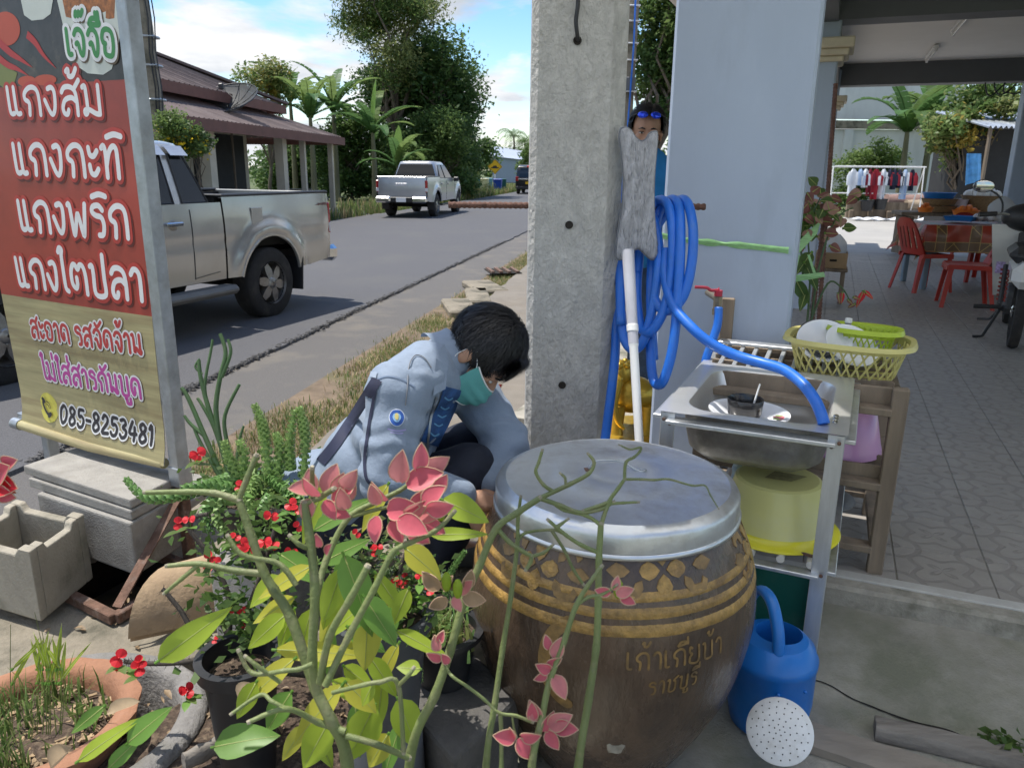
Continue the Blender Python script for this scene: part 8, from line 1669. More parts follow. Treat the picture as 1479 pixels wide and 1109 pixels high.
for k in range(9):
 u0 = 10+rnd.random()*90; stemtube(t, 'stem', [(u0, 1060, 1.72), (u0+rnd.uniform(-8, 8), 985, 1.74), (u0+rnd.uniform(-25, 25), 900+rnd.uniform(-30, 60), 1.76)], .0012, .0006, m_g1, node=False, n=4)
 for j in range(2): bigleaf(t, (u0, 985-20*j), (u0+rnd.uniform(-45, 45), 950-rnd.uniform(0, 30)-20*j), 6, 1.74, m_lime_l)
for (c, n, R) in ((pyard(1362, 876), 170, .03), (pyard(1400, 878), 220, .035), (pyard(1440, 884), 200, .035), (pyard(1425, 1083), 60, .018), (pyard(1455, 1086), 80, .02), (pyard(1195, 838), 60, .015)):
 t = thing('weed', 'low green weeds growing in the joint of the yard slab', 'weed', c, group='weeds in the slab joints'); leafy(t, (c.x, c.y, c.z), R, n, .028, [m_l_lite, m_l_mid, m_g3], .02)
lab = ['weed tuft at the garage step nearest the sink', 'weed tuft in the middle of the garage step joint', 'weed tuft at the right end of the garage step', 'small weed left of the lower right crack', 'weed at the lower right corner crack', 'tiny weed under the sink leg at the step']
for o, l_ in zip([o for o in COL.objects if o.name.split('.')[0] == 'weed'], lab): o['label'] = l_
a, c = pz(265, 1100, .28), pz(400, 1035, .28); b = MB(); n = 18; b.tube([a.lerp(c, i/n)+Vector((0, 0, .004*mnoise.noise(Vector((i*.6, 1, 1))))) for i in range(n+1)], [.024+.006*mnoise.noise(Vector((i*.5, 5, 1))) for i in range(n+1)], 10, squash=.6); b.build('driftwood', m_wood_g, label='grey driftwood stick lying in front of the concrete ring', cat='driftwood', smooth=60)
b = MB()
for k in range(170):
 p = pz(rnd.uniform(40, 660), rnd.uniform(850, 1105), .15); zz1 = .24 if (-.95 < p.x < -.1 and 1.05 < p.y < 1.8) else .15; a = rnd.random()*6.28; b.leaf((p.x, p.y, zz1+.004), (math.cos(a), math.sin(a), rnd.uniform(-.05, .3)), (0, 0, 1), rnd.uniform(.015, .05), rnd.uniform(.006, .018), fold=rnd.uniform(.2, 1), n=3)
b.build('fallen_leaves', leafmat('fallen_leaf', (.27, .19, .11), .2, .5, 20), smooth=180, kind='stuff')
m_dry = leafmat('dry_leaf', (.40, .30, .19), .2, .25, 15)
for i, (A_, B_, w, lab) in enumerate((((155, 1030), (208, 1018), 22, 'curled dry leaf on the rim of the terracotta bowl'), ((75, 1110), (112, 1080), 34, 'broad dry leaf at the lower left below the bowl'), ((345, 1010), (372, 990), 26, 'brown dry leaf among the stems right of the ring'))):
 q0 = pt(A_[0], A_[1], 1.5); q1 = pt(B_[0], B_[1], 1.5); b = MB(); b.leaf(q0, q1-q0, (0, -.4, 1), (q1-q0).length, PX(w, 1.5), droop=-.2, fold=1.1, n=7, wave=.02); b.build('dry_leaf', m_dry, label=lab, cat='leaf', smooth=180)
t = thing('small_shrub', 'small dark leaved shrub with a red bud between the man and the concrete pole', 'shrub', pt(735, 640, 2.55))
stemtube(t, 'stem', [(742, 720, 2.5), (738, 640, 2.5), (722, 590, 2.5), (712, 560, 2.5)], .004, .002, m_stemd, node=False)
for A_, B_, w, m in (((704, 568), (735, 585), 18, m_lime_d), ((738, 640), (730, 608), 18, m_l_dark), ((740, 640), (752, 612), 18, m_l_dark), ((738, 640), (722, 620), 16, m_l_mid), ((744, 642), (758, 625), 16, m_l_dark), ((712, 560), (700, 548), 10, m_l_mid)): bigleaf(t, A_, B_, w, 2.48, m)
bract(t, 712, 560, 80, 14, 2.48, m_redb); bract(t, 714, 560, 20, 14, 2.48, m_redb)
m_cop = leafmat('copper_leaf', (.22, .085, .07), .3, .4, 12); m_cop2 = leafmat('pale_copper_leaf', (.36, .20, .15), .3, .35, 12)
cp = pz(1172, 470, FZ); t = thing('copper_leaf_plant', 'reddish brown leaved plant tied to rusty stakes beside the pillar', 'plant', (cp.x, cp.y, FZ)); dd = 3.75
for pts in ([(1165, 480), (1170, 400), (1168, 330), (1185, 285)], [(1170, 480), (1182, 390), (1205, 320), (1232, 300)], [(1168, 470), (1195, 410), (1215, 415), (1228, 435)], [(1160, 400), (1155, 340), (1150, 300)]): stemtube(t, 'stem', [(u, v, dd) for u, v in pts], .006, .003, m_stemd, node=False)
for k in range(62):
 u = rnd.gauss(1180, 24); v = rnd.gauss(305, 20); a = rnd.random()*6.28; bigleaf(t, (u, v), (u+20*math.cos(a), v+14*math.sin(a)), 15, dd+rnd.uniform(-.15, .15), rnd.choice((m_cop, m_cop, m_cop2, m_l_mid)), name='leaf')
for (u, v, u2, v2, w, m) in ((1165, 330, 1148, 352, 22, m_l_mid), (1162, 380, 1182, 420, 20, m_l_dark), (1150, 405, 1168, 440, 18, m_l_dark), (1158, 322, 1140, 345, 18, m_l_lite), (1160, 300, 1180, 330, 20, m_l_mid), (1172, 365, 1150, 395, 20, m_l_mid), (1165, 420, 1155, 450, 14, m_l_mid), (1190, 300, 1215, 320, 14, m_l_mid)): bigleaf(t, (u, v), (u2, v2), w, dd-.05, m)
for k in range(8): u = 1205+rnd.random()*45; bigleaf(t, (u, 420+rnd.random()*20), (u+rnd.uniform(-14, 14), 430+rnd.random()*20), 7, dd, rnd.choice((m_cop, m_redb)))
b = MB()
for k in range(2): A_ = pt(1152+14*k, 368, dd-.1); B_ = pt(1143+32*k, 405-8*k, dd-.1); b.add([A_, A_+Vector((.012, 0, 0)), B_+Vector((.014, 0, 0)), B_], [(0, 1, 2, 3)])
q = [pt(1140, 362, dd-.12), pt(1172, 330, dd-.1), pt(1186, 318, dd-.1), pt(1180, 338, dd-.1), pt(1150, 370, dd-.12)]; b.add(q, [(0, 1, 2, 3, 4)]); q = [pt(1143, 398, dd-.12), pt(1190, 393, dd-.1), pt(1192, 400, dd-.1), pt(1144, 408, dd-.1)]; b.add(q, [(0, 1, 2, 3)])
b.build('green_tape', m_rib, t, smooth=0, kind='stuff')
for (a, c, lab) in (((1207, 122, 4.0), (1182, 470, 3.9), 'tall rusty ribbed stake in front of the second pillar'), ((1192, 300, 3.85), (1172, 470, 3.8), 'short rusty stake in the reddish plant')): rod(pt(*a), pt(*c), .011, 'steel_stake', m_rebar, label=lab, cat='stake', group='stakes by the reddish plant')
sp_ = pz(1196, 450, FZ); st = thing('wooden_stool', 'low grey wooden stool holding the cardboard box behind the reddish plant', 'stool', (sp_.x, sp_.y+.6, FZ)); st_y = sp_.y+.6
tpz = py(1200, 388, st_y).z; sxp = py(1199, 388, st_y).x
MB().cbox((sxp, st_y, tpz), (.34, .34, .03), .006, Rb).build('seat', m_wood, st, smooth=20)
for dx in (-.13, .13):
 for dy in (-.13, .13): MB().cbox(Vector((sxp, st_y, (tpz+FZ)/2))+Rb @ Vector((dx, dy, 0)), (.04, .04, tpz-FZ-.02), .004, Rb).build('leg', m_wood, st, smooth=20)
m_card = mat('cardboard', (.40, .27, .15), .8, var=.1, scale=6); cb_ = thing('cardboard_box', 'open brown cardboard box on the low stool', 'box', (sxp, st_y, tpz+.016)); bh_ = .16
for dx, dy, wx, wy in ((-.15, 0, .008, .26), (.15, 0, .008, .26), (0, -.13, .3, .008), (0, .13, .3, .008)): MB().cbox(Vector((sxp, st_y, tpz+.018+bh_/2))+Rb @ Vector((dx, dy, 0)), (wx, wy, bh_), .002, Rb).build('box_side', m_card, cb_, smooth=20)
MB().cbox(Vector((sxp, st_y, tpz+.022)), (.29, .25, .008), .002, Rb).build('box_bottom', m_card, cb_, smooth=20); MB().cbox(Vector((sxp, st_y, tpz+.10))+Rb @ Vector((.02, -.1355, 0)), (.07, .004, .022), .001, Rb).build('hand_hole', m_pit, cb_, smooth=0)
b = MB(); b.grid(lambda u, v: Vector((sxp+.02, st_y, tpz+.06))+Vector((.13*math.cos(u*6.283)*math.sin(math.pi*min(.97, v*.95+.05))**.6, .10*math.sin(u*6.283)*math.sin(math.pi*min(.97, v*.95+.05))**.6, .30*v))+.022*Vector(mnoise.noise_vector(Vector((math.cos(u*6.283)*2, math.sin(u*6.283)*2, v*4)))), 24, 12); b.build('plastic_bag', m_bag, label='white see-through plastic bag stuffed in the cardboard box', cat='bag', smooth=60)
# ================================================================== PEOPLE
from mathutils.bvhtree import BVHTree
def voxel(mb, vox, smooth=3, fn=None):
 """merge overlapping shapes of mb into one continuous skin; returns verts (N,3), polys"""
 me = bpy.data.meshes.new('tmp'); me.from_pydata(mb.v, [], mb.f); o = bpy.data.objects.new('tmp', me); COL.objects.link(o)
 r = o.modifiers.new('r', 'REMESH'); r.mode = 'VOXEL'; r.voxel_size = vox; r.adaptivity = 0
 if smooth: s = o.modifiers.new('s', 'SMOOTH'); s.factor = .5; s.iterations = smooth
 dg = bpy.context.evaluated_depsgraph_get(); ev = o.evaluated_get(dg); m2 = ev.to_mesh()
 V = np.zeros(len(m2.vertices)*3); m2.vertices.foreach_get('co', V); V = V.reshape(-1, 3); N = np.zeros(len(m2.vertices)*3); m2.vertex_normals.foreach_get('vector', N); N = N.reshape(-1, 3)
 P = [tuple(p.vertices) for p in m2.polygons]; ev.to_mesh_clear(); bpy.data.objects.remove(o); bpy.data.meshes.remove(me)
 if fn is not None: V = np.array([fn(Vector(v), Vector(n)) for v, n in zip(V, N)])
 return V, P
def skin(name, V, P, m, parent, **k):
 b = MB(); b.v = [tuple(v) for v in V]; b.f = list(P); b.m = [0]*len(P); return b.build(name, m, parent, smooth=180, **k)
def cap(b, a, c, r0, r1, n=14, k=5, flat=1.0):
 a, c = Vector(a), Vector(c); b.tube([a.lerp(c, i/k) for i in range(k+1)], [r0+(r1-r0)*i/k for i in range(k+1)], n); b.ball(a, r0, n, 8); b.ball(c, r1, n, 8)
m_skin = mat('tan_skin', (.44, .245, .16), .5, var=.08, scale=14, bump=.12, bscale=220, spec=.4); m_hair = mat('black_hair', (.010, .009, .010), .5, var=.3, scale=60, stretch=(1, 1, 1), spec=.5); m_lip = mat('lip_skin', (.30, .11, .085), .45)
m_eye = mat('eye_white', (.55, .52, .48), .25); m_iris = mat('dark_iris', (.012, .009, .008), .12, coat=.4)
def head_shapes(b, M):
 T_ = lambda p: M @ Vector(p); R = M.to_3x3()
 def B(c, r, n=18, k=12): b.ball(T_(c), r, n, k, R=R)
 B((0, -.012, .032), (.074, .094, .088)); B((0, .022, -.04), (.058, .068, .078)); B((0, .055, -.10), (.026, .028, .02))
 for s in (-1, 1):
  B((s*.04, .012, -.078), (.022, .03, .024)); B((s*.04, .056, -.03), (.026, .024, .024)); B((s*.077, -.008, -.022), (.009, .02, .032)); B((s*.083, -.014, -.012), (.006, .012, .02))
  B((s*.028, .078, .014), (.024, .012, .008)); B((s*.031, .072, -.006), (.018, .014, .011))
 b.tube([T_((0, .084, .004)), T_((0, .098, -.018)), T_((0, .106, -.034))], [.009, .011, .013], 10); B((0, .103, -.037), (.012, .012, .009));
 for s in (-1, 1): B((s*.012, .095, -.04), (.009, .009, .007))
 B((0, .088, -.068), (.022, .011, .006)); B((0, .086, -.079), (.019, .011, .007))
def hairdo(M, parent, hairline, part='hair', n=2200, length=(.03, .055), spread=.5, flow=(0, -.2, -1), lift=.35, seed=5, thick=1.0):
 R = M.to_3x3(); rs = random.Random(seed); b = MB()
 nu, nv = 44, 30; c0 = Vector((0, -.014, .036)); rr = (.084*thick, .106*thick, .098*thick); pts = {}; fs = []
 def sp(i, j):
  a = 2*math.pi*i/nu; e = math.pi*(j/nv); d = Vector((math.sin(e)*math.sin(a), math.sin(e)*math.cos(a), math.cos(e))); w = 1+.014*mnoise.noise(d*4.5+Vector((seed, 0, 0))); return c0+Vector((d.x*rr[0]*w, d.y*rr[1]*w, d.z*rr[2]*w))
 idx = {}; vs = []
 def vi(i, j):
  k = (i % nu, j)
  if k not in idx: idx[k] = len(vs); vs.append(M @ sp(i, j))
  return idx[k]
 for j in range(nv):
  for i in range(nu):
   q = sp(i+.5, j+.5)
   if hairline(q): fs.append((vi(i, j), vi(i, j+1), vi(i+1, j+1), vi(i+1, j)))
 b.add(vs, fs); k = 0; fl = flow
 while k < n:
  q = sp(rs.random()*nu, nv*math.acos(1-2*rs.random())/math.pi)
  if not hairline(q): continue
  k += 1; nrm = (q-c0).normalized(); d = fl if not callable(flow) else flow(q)
  d = (Vector(d)+Vector((rs.gauss(0, 1), rs.gauss(0, 1), rs.gauss(0, 1)))*spread*.5); d = (d-nrm*d.dot(nrm)*(1-.0)); d = d.normalized()+nrm*lift*rs.random(); L_ = rs.uniform(*length)
  s = nrm.cross(d).normalized()*.0013; p0 = q*1.0; p1 = q+d*L_*.5+nrm*.005; p2 = q+d*L_-nrm*.003+Vector((0, 0, -.006))
  b.add([M @ (p0-s), M @ (p0+s), M @ (p1+s), M @ (p1-s), M @ p2], [(0, 1, 2, 3), (3, 2, 4)])
 return b.build(part, m_hair, parent, smooth=180)
H = pt(695, 510, 2.12); fw = Vector((.46, -.24, -.85)).normalized(); upv = Vector((.78, -.05, .62)); upv = (upv-fw*upv.dot(fw)).normalized(); rt = fw.cross(upv)
MH = Matrix(((rt.x, fw.x, upv.x, H.x), (rt.y, fw.y, upv.y, H.y), (rt.z, fw.z, upv.z, H.z), (0, 0, 0, 1)))
man = thing('person', 'person in pale blue jacket and teal face mask crouching beside the jar', 'person', (-.30, 2.1, .36))
nb = pt(640, 520, 2.12); ch = Vector((-.34, 2.10, .90)); wa = Vector((-.48, 2.13, .74)); hp = Vector((-.50, 2.14, .60))
shR = Vector((nb.x-.10, nb.y-.17, nb.z-.045)); shL = Vector((nb.x+.02, nb.y+.17, nb.z-.06)); elR = pt(556, 690, 1.93); haR = pt(688, 722, 2.02); elL = pt(733, 640, 2.24); haL = pt(706, 712, 2.12)
knR, knL = Vector((-.12, 2.02, .78)), Vector((-.08, 2.27, .78)); anR, anL = Vector((-.22, 2.0, .44)), Vector((-.18, 2.26, .44))
b = MB(); head_shapes(b, MH); hn = MH @ Vector((0, -.03, -.06)); cap(b, hn, nb, .052, .056)
cap(b, nb, ch, .055, .07); cap(b, ch, hp, .07, .10)
for s_, e_, h_ in ((shR, elR, haR), (shL, elL, haL)):
 cap(b, nb.lerp(s_, .5), s_, .05, .05); cap(b, s_, e_, .045, .036); cap(b, e_, e_.lerp(h_, .86), .036, .026)
 d = (h_-e_).normalized(); X, Y, Z = frame(d, (0, 0, 1)); wr = e_.lerp(h_, .86); b.ball(wr+d*.045, .03, 12, 8); cap(b, wr, wr+d*.07+X*.0, .024, .026)
 for k in range(4):
  o_ = Y*(-.027+.018*k); f0 = wr+d*.07+o_; l_ = (.034, .042, .039, .03)[k]; f1 = f0+d*l_-X*.006; f2 = f1+d*.018-X*.020; f3 = f2-X*.02; b.tube([f0-d*.02, f0, f1, f2, f3], [.010, .0095, .009, .008, .0065], 8)
 b.tube([wr+d*.025-Y*.022, wr+d*.045-Y*.045, wr+d*.075-Y*.052-X*.012, wr+d*.092-Y*.045-X*.02], [.012, .0105, .0095, .007], 8)
for h2, kn, an in ((hp+Vector((.02, -.09, 0)), knR, anR), (hp+Vector((.02, .09, 0)), knL, anL)):
 cap(b, h2, kn, .075, .052); cap(b, kn, an, .05, .034); cap(b, an+Vector((-.03, 0, -.03)), an+Vector((.17, -.0, -.045)), .038, .032)
V, P = voxel(b, .0075, 3); body = skin('body', V, P, m_skin, man)
for s in (-1, 1):
 b = MB(); b.ball(MH @ Vector((s*.031, .0815, -.005)), (.0125, .006, .0055), 12, 8, R=MH.to_3x3()); e_ = b.build('eye', m_eye, body); b = MB(); b.ball(MH @ Vector((s*.031, .0845, -.0062)), (.0055, .0035, .0048), 10, 8, R=MH.to_3x3()); b.build('iris', m_iris, e_) if False else None
 b = MB(); b.tube([MH @ Vector((s*x, y, z)) for x, y, z in ((.014, .089, .014), (.03, .089, .019), (.046, .080, .014))], [.003, .0038, .002], 6); b.build('eyebrow', m_hair, man)
def hl1(q): return q.z > (.055 if q.y > .045 else (-.015 if q.y > .01 else (-.03 if q.y > -.045 else -.075))) and not (abs(q.x) > .05 and -.035 < q.y < .02 and q.z < .0)
hairdo(MH, man, hl1, n=8000, length=(.03, .06), flow=lambda q: Vector((q.x*3, q.y*7+.25, -.35 if q.y < .02 else -.15)), lift=.10, spread=.3, thick=1.0)
b = MB()
rs = random.Random(3)
for k in range(800):
 x = rs.uniform(-.066, .066); q = Vector((x, .075-.5*x*x*6, .085+rs.uniform(-.03, .02))); d = Vector((rs.gauss(0, .25)+x*2, .75, -.55+rs.gauss(0, .2))).normalized(); L_ = rs.uniform(.018, .04); s = Vector((.0014, 0, 0)); p1 = q+d*L_*.55+Vector((0, .004, .006)); p2 = q+d*L_+Vector((0, 0, -.012))
 b.add([MH @ (q-s), MH @ (q+s), MH @ (p1+s), MH @ (p1-s), MH @ p2], [(0, 1, 2, 3), (3, 2, 4)])
b.build('fringe', m_hair, man, smooth=180)
m_mask = mat('teal_mask_cloth', (.13, .42, .40), .8, var=.06, scale=12, bump=.1, bscale=60, trans=.1)
def mk_(u, v):
 a = (u-.5)*2*rad(76); z = -.020-.088*v+.012*abs(2*u-1)**2*(1-2*v)*1.4; r = .078+.004*math.sin(v*15); bul = .030*math.cos(a)**2*(math.sin(math.pi*(v*.8+.12))); return MH @ Vector(((.081)*math.sin(a), .012+(.084+bul)*math.cos(a)-.0+.0025*math.sin(v*21)*math.cos(a), z))
b = MB(); b.grid(mk_, 22, 14); b.build('face_mask', m_mask, man, smooth=180)
b = MB(); b.tube([mk_(i/22, 0)+fw*.0015 for i in range(23)], .0022, 6); b.tube([mk_(i/22, 1)+fw*.001 for i in range(23)], .0016, 6); b.build('mask_edge', m_white_paint, man, kind='stuff')
for s, u in ((1, 1), (-1, 0)):
 b = MB(); e0 = MH @ Vector((s*.083, -.016, .012)); e1 = MH @ Vector((s*.084, -.022, -.045)); b.tube(spline([mk_(u, .06), MH @ Vector((s*.084, .02, .0)), e0, e1, MH @ Vector((s*.082, .01, -.06)), mk_(u, .95)], 5), .0012, 5); b.build('ear_loop', m_white_paint, man)
m_jk = mat('pale_blue_jacket', (.205, .255, .335), .75, var=.08, scale=5, bump=.45, bscale=24, sheen=.1); m_navy = mat('navy_trim', (.014, .017, .045), .7, var=.1); m_jean = mat('dark_navy_trousers', (.012, .015, .028), .8, var=.3, scale=20, bump=.2, bscale=40); m_shirt = mat('blue_patterned_shirt', (.02, .07, .20), .75, var=.5, scale=30)
b = MB(); RJ = lambda v: None
for k in range(9):
 q = k/8; p = hp.lerp(ch, q) if q < .6 else hp.lerp(ch, .6).lerp(nb+Vector((-.02, 0, -.05)), (q-.6)/.4); p = hp+Vector((-.03, 0, .05)) if k == 0 else p
 ax = (nb-hp).normalized(); X, Y, Z = frame(ax, (0, 1, 0)); Rm = Matrix((X, Y, Z)).transposed(); w_ = (.195, .195, .19, .185, .185, .19, .195, .18, .14)[k]; dpt = (.165, .16, .155, .15, .145, .14, .132, .115, .085)[k]
 b.ball(p, (w_, dpt, .10), 22, 12, R=Rm)
for s_, e_, h_ in ((shR, elR, haR), (shL, elL, haL)):
 cap(b, nb.lerp(s_, .4), s_, .085, .088); cap(b, s_, e_, .083, .068); cap(b, e_, e_.lerp(h_, .80), .064, .050)
wd = (elR-shR).normalized()
def folds(v, n):
 d1 = mnoise.noise(Vector((v.x*9+v.z*5, v.y*8, v.z*13-v.x*8))); d2 = mnoise.noise(v*26); near = math.exp(-((v-elR).length/.13)**2)+math.exp(-((v-elL).length/.12)**2)+.6*math.exp(-((v-shR).length/.12)**2)
 return v+n*(.006*d1+.0022*d2+near*.0055*math.sin((v-shR).dot(wd)*95+4*d1))
V, P = voxel(b, .009, 5, folds)
Pj = [p for p in P]; jacket = skin('jacket', V, Pj, m_jk, man); bvh = BVHTree.FromPolygons([tuple(v) for v in V], Pj)
def onj(u, v, off=.003):
 h = bvh.ray_cast(CAM, ray(u, v).normalized())
 if h[0] is None: return None
 n = h[1]; n = n if n.dot(ray(u, v)) < 0 else -n; return h[0]+n*off, n
def strip(name, pxs, wpx, m, off=.002, k=8, parent=None):
 L_ = [Vector((u, v, 0)) for u, v in pxs]; S_ = spline(L_, k); b = MB(); vs = []; rows = 0
 for i, p in enumerate(S_):
  d = (S_[min(i+1, len(S_)-1)]-S_[max(i-1, 0)]).normalized(); s = Vector((-d.y, d.x, 0)); row = []
  for e in (-1, -.33, .33, 1):
   h = onj(p.x+s.x*wpx*e/2, p.y+s.y*wpx*e/2, off)
   if h is None: row = None; break
   row.append(h[0])
  if row: vs += row; rows += 1
 b.add(vs, [(4*i+j, 4*i+j+1, 4*i+5+j, 4*i+4+j) for i in range(rows-1) for j in range(3)])
 return b.build(name, m, parent or jacket, smooth=180) if rows > 1 else None
strip('navy_band', [(546, 548), (532, 570), (520, 590), (504, 614), (485, 642), (464, 668)], 15, m_navy, .003)
strip('navy_piping', [(546, 548), (540, 580), (533, 620), (528, 660), (530, 690), (545, 705)], 4, m_navy, .003)
strip('shoulder_seam', [(545, 548), (560, 544), (580, 548), (600, 560)], 2, mat('jacket_seam', (.15, .20, .29), .8), .002); strip('shoulder_tab', [(556, 500), (546, 520), (540, 546)], 9, mat('jacket_tab', (.27, .32, .40), .8), .004)
b = MB()
for k in range(12):
 strip('back_print', [(572+3.6*k, 492-1.4*k+rnd.uniform(-3, 0)), (575+3.6*k+rnd.uniform(-2, 3), 487-1.4*k)], 3, m_pb if 'm_pb' in globals() else mat('print_blue', (.02, .10, .36), .6), .002, 2)
def emblem(u, v, r, m, off, name, n=22, squash=1.15):
 b = MB(); c = onj(u, v, off)
 if not c: return
 vs = [c[0]]
 for k in range(n): h = onj(u+r*math.cos(2*math.pi*k/n), v+r*squash*math.sin(2*math.pi*k/n), off); vs.append(h[0] if h else c[0])
 b.add(vs, [(0, 1+(k+1) % n, 1+k) for k in range(n)]); b.build(name, m, jacket, smooth=180)
emblem(573, 603, 11, mat('emblem_white', (.6, .65, .72), .6), .003, 'emblem_border'); emblem(573, 603, 10, mat('emblem_blue', (.015, .08, .34), .6), .004, 'emblem_disc'); emblem(573, 603, 5.5, mat('emblem_pale', (.2, .38, .6), .6), .005, 'emblem_ring'); emblem(573, 602, 2.6, mat('emblem_gold', (.5, .42, .15), .6), .006, 'emblem_figure', squash=2.0)
strip('emblem_caption', [(560, 619), (573, 622), (586, 620)], 2.2, mat('print_lilac', (.33, .30, .55), .7), .003, 4); strip('emblem_caption', [(564, 624), (574, 626), (582, 625)], 1.8, MATS['print_lilac'], .003, 4)
strip('open_shirt', [(652, 560), (646, 582), (636, 604), (626, 624), (619, 640)], 26, m_shirt, .004);
for k in range(5): strip('shirt_stripe', [(640-5*k, 572+13*k), (646-5*k, 576+13*k), (652-5*k, 573+13*k)], 2, mat('print_sky', (.12, .3, .5), .7), .006, 3)
strip('zip', [(630, 572), (622, 600), (618, 630), (616, 655)], 3, m_steel, .004)
def col(u, v):
 a = rad(-150+300*u); R_ = .075-.008*v; ax = (hn-nb).normalized(); X, Y, Z = frame(ax, (1, 0, .2)); c = nb+ax*(.0+.045*(1-v))
 return c+X*R_*1.1*math.cos(a)+Y*R_*math.sin(a)+(X*math.cos(a)+Y*math.sin(a))*.022*v*v-Z*.02*v
b = MB(); b.grid(col, 30, 6); b.build('collar', m_jk, man, smooth=180)
b = MB(); lap = [onj(u, v, .008) for u, v in ((640, 500), (628, 520), (622, 570), (640, 560), (644, 530))]
if all(lap): b.add([p[0] for p in lap], [(0, 1, 2, 3, 4)]); b.build('collar_flap', m_jk, man, smooth=0)
b = MB(); pts = [onj(u, v, .004) for u, v in ((585, 585), (588, 560), (590, 530), (600, 515), (612, 518), (622, 532))]; pts = [p[0] for p in pts if p]
if len(pts) > 3: b.tube(spline(pts, 6), .0016, 5); b.build('cord', mat('grey_cord', (.16, .17, .19), .6), man)
b = MB(); cap(b, hp+Vector((0, -.07, 0)), hp+Vector((0, .07, 0)), .145, .145)
for h2, kn, an in ((hp+Vector((.02, -.09, 0)), knR, anR), (hp+Vector((.02, .09, 0)), knL, anL)): cap(b, h2, kn, .105, .085); cap(b, kn, an+Vector((0, 0, .03)), .08, .058)
V, P = voxel(b, .011, 4, lambda v, n: v+n*(.008*mnoise.noise(Vector((v.x*14, v.y*10, v.z*16))))); skin('trousers', V, P, m_jean, man)
for an in (anR, anL): b = MB(); b.ball(an+Vector((.06, 0, -.045)), (.145, .05, .04), 18, 10); b.build('shoe', mat('grey_shoe', (.12, .12, .12), .8), man)
st = MB().cbox((-.32, 2.16, .205), (.90, .62, .31), .015); st.build('crouch_step', m_conc_old, label='low concrete step under the crouching person beside the pole', cat='concrete step')
H2 = pt(934, 190, 4.1); fw2 = Vector((-.10, -.98, -.10)).normalized(); up2 = Vector((.03, -.1, 1)); up2 = (up2-fw2*up2.dot(fw2)).normalized(); rt2 = fw2.cross(up2)
M2 = Matrix(((rt2.x, fw2.x, up2.x, H2.x), (rt2.y, fw2.y, up2.y, H2.y), (rt2.z, fw2.z, up2.z, H2.z), (0, 0, 0, 1)))
g0 = FZ; man2 = thing('person', 'person with sunglasses on black hair standing behind the mop and concrete pole', 'person', (H2.x, H2.y, g0))
n2 = M2 @ Vector((0, -.035, -.17)); hz2 = g0+.86; sh_z = n2.z-.05; b = MB(); head_shapes(b, M2); cap(b, M2 @ Vector((0, -.03, -.06)), n2, .05, .055)
hipz = Vector((H2.x-.07, H2.y+.04, hz2)); cap(b, n2, hipz, .09, .11)
arms = []
for s in (-1, 1):
 s0 = Vector((H2.x-.07+s*.19, H2.y+.04, sh_z)); e0 = Vector((H2.x-.07+s*.22, H2.y+.02, sh_z-.29)); w0 = Vector((H2.x-.07+s*.16, H2.y-.12, sh_z-.50)); arms.append((s0, e0)); cap(b, n2, s0, .055, .05); cap(b, s0, e0, .045, .037); cap(b, e0, w0, .036, .027)
 for k in range(4): b.tube([w0+Vector((-.025+.017*k, -.03, -.03)), w0+Vector((-.028+.018*k, -.05, -.07)), w0+Vector((-.027+.017*k, -.04, -.10))], [.011, .009, .007], 7)
 b.ball(w0+Vector((0, -.02, -.03)), (.035, .018, .04), 10, 8); b.tube([w0+Vector((-s*.03, -.02, -.02)), w0+Vector((-s*.05, -.045, -.05)), w0+Vector((-s*.045, -.06, -.075))], [.011, .010, .008], 7)
 cap(b, hipz+Vector((s*.09, 0, 0)), Vector((H2.x-.07+s*.10, H2.y+.02, g0+.46)), .075, .055); cap(b, Vector((H2.x-.07+s*.10, H2.y+.02, g0+.46)), Vector((H2.x-.07+s*.10, H2.y+.04, g0+.09)), .052, .036); cap(b, Vector((H2.x-.07+s*.10, H2.y+.05, g0+.04)), Vector((H2.x-.07+s*.11, H2.y-.12, g0+.035)), .036, .03)
V, P = voxel(b, .007, 2); body2 = skin('body', V, P, m_skin, man2)
for s in (-1, 1):
 b = MB(); b.ball(M2 @ Vector((s*.031, .0815, -.004)), (.0125, .006, .0048), 12, 8, R=M2.to_3x3()); e_ = b.build('eye', m_eye, body2); b = MB(); b.ball(M2 @ Vector((s*.030, .0855, -.0045)), (.0062, .003, .0046), 10, 8, R=M2.to_3x3()); b.build('iris', m_iris, man2)
 b = MB(); b.tube([M2 @ Vector((s*x, y, z)) for x, y, z in ((.015, .092, .016), (.03, .090, .021), (.048, .078, .015))], [.003, .004, .002], 6); b.build('eyebrow', m_hair, man2)
 b = MB(); b.tube([M2 @ Vector((s*x, y, z)) for x, y, z in ((.018, .088, .001), (.031, .090, .0035), (.045, .080, -.001))], .0016, 5); b.build('eyelid', m_hair, man2)
b = MB(); b.ball(M2 @ Vector((0, .0965, -.069)), (.022, .006, .0045), 14, 8, R=M2.to_3x3()); b.ball(M2 @ Vector((0, .0945, -.078)), (.018, .006, .005), 14, 8, R=M2.to_3x3()); b.build('lips', m_lip, man2)
b = MB(); b.tube([M2 @ Vector((x, .1005-abs(x)*.25, -.0735+abs(x)*.05)) for x in (-.02, -.01, 0, .01, .02)], .0012, 5); b.build('mouth_line', m_iris, man2)
def hl2(q): return q.z > (.088 if q.y > .03 else (.045 if q.y > .01 else (-.02 if q.y > -.03 else -.07))) and not (abs(q.x) > .05 and -.03 < q.y < .015 and q.z < -.005)
hairdo(M2, man2, hl2, n=2600, length=(.03, .05), flow=lambda q: Vector((.9 if q.x > -.02 else -.6, -.5, -.3)), lift=.18, spread=.5, seed=9, thick=1.06)
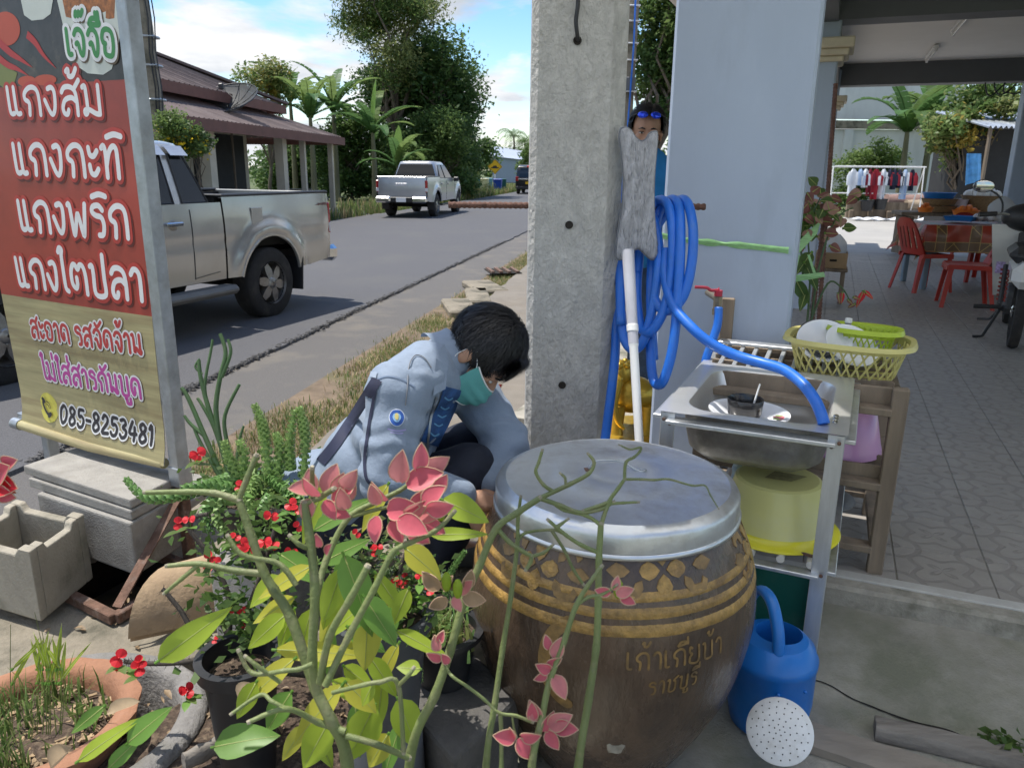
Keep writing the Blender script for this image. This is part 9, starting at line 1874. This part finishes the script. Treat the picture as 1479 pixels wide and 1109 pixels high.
b = MB(); b.tube([M2 @ Vector((s_*.036+.0, .098, .085)) for s_ in (-.4, .4)], .003, 6); b.build('glasses_bridge', m_black, man2)
m_gl = mat('blue_mirror_lens', (.01, .06, .75), .08, metal=.6, var=.3, scale=30, coat=.5)
sg = thing('sunglasses', 'blue mirrored sunglasses pushed up on the black hair of the person behind the pole', 'sunglasses', M2 @ Vector((0, .095, .085)))
for s in (-1, 1):
 b = MB(); b.ball(M2 @ Vector((s*.034, .098, .086)), (.028, .010, .019), 18, 10, R=M2.to_3x3() @ Matrix.Rotation(-s*.35, 3, 'Z') @ Matrix.Rotation(.5, 3, 'X')); l_ = b.build('lens', m_gl, sg); b = MB(); b.tube([M2 @ Vector((s*.062, .085, .09)), M2 @ Vector((s*.088, .03, .075)), M2 @ Vector((s*.090, -.02, .05))], .0035, 6); b.build('temple_arm', m_black, sg)
b = MB(); Rm = Matrix.Identity(3)
for k in range(7): q = k/6; b.ball(n2.lerp(hipz, q*.98+.02), ((.15, .20, .20, .19, .18, .18, .185)[k], (.10, .125, .13, .13, .13, .13, .13)[k], .11), 18, 10)
for s0, e0 in arms: cap(b, n2.lerp(s0, .5), s0, .075, .075); cap(b, s0, s0.lerp(e0, .75), .072, .062)
V, P = voxel(b, .012, 4, lambda v, n: v+n*.007*mnoise.noise(v*13)); skin('shirt', V, P, mat('bright_blue_shirt', (.015, .20, .52), .8, var=.1, bump=.2, bscale=20), man2)
b = MB(); cap(b, hipz+Vector((0, 0, -.02)), hipz+Vector((0, 0, .04)), .135, .13)
for s in (-1, 1): cap(b, hipz+Vector((s*.08, 0, -.03)), Vector((H2.x-.07+s*.10, H2.y+.02, g0+.46)), .095, .075); cap(b, Vector((H2.x-.07+s*.10, H2.y+.02, g0+.46)), Vector((H2.x-.07+s*.10, H2.y+.04, g0+.10)), .075, .062)
V, P = voxel(b, .012, 3, lambda v, n: v+n*.006*mnoise.noise(v*15)); skin('jeans', V, P, mat('blue_jeans', (.045, .08, .15), .85, var=.3, scale=25), man2)
for s in (-1, 1): b = MB(); b.ball((H2.x-.07+s*.105, H2.y-.03, g0+.035), (.045, .13, .04), 14, 8); b.build('shoe', m_black, man2)
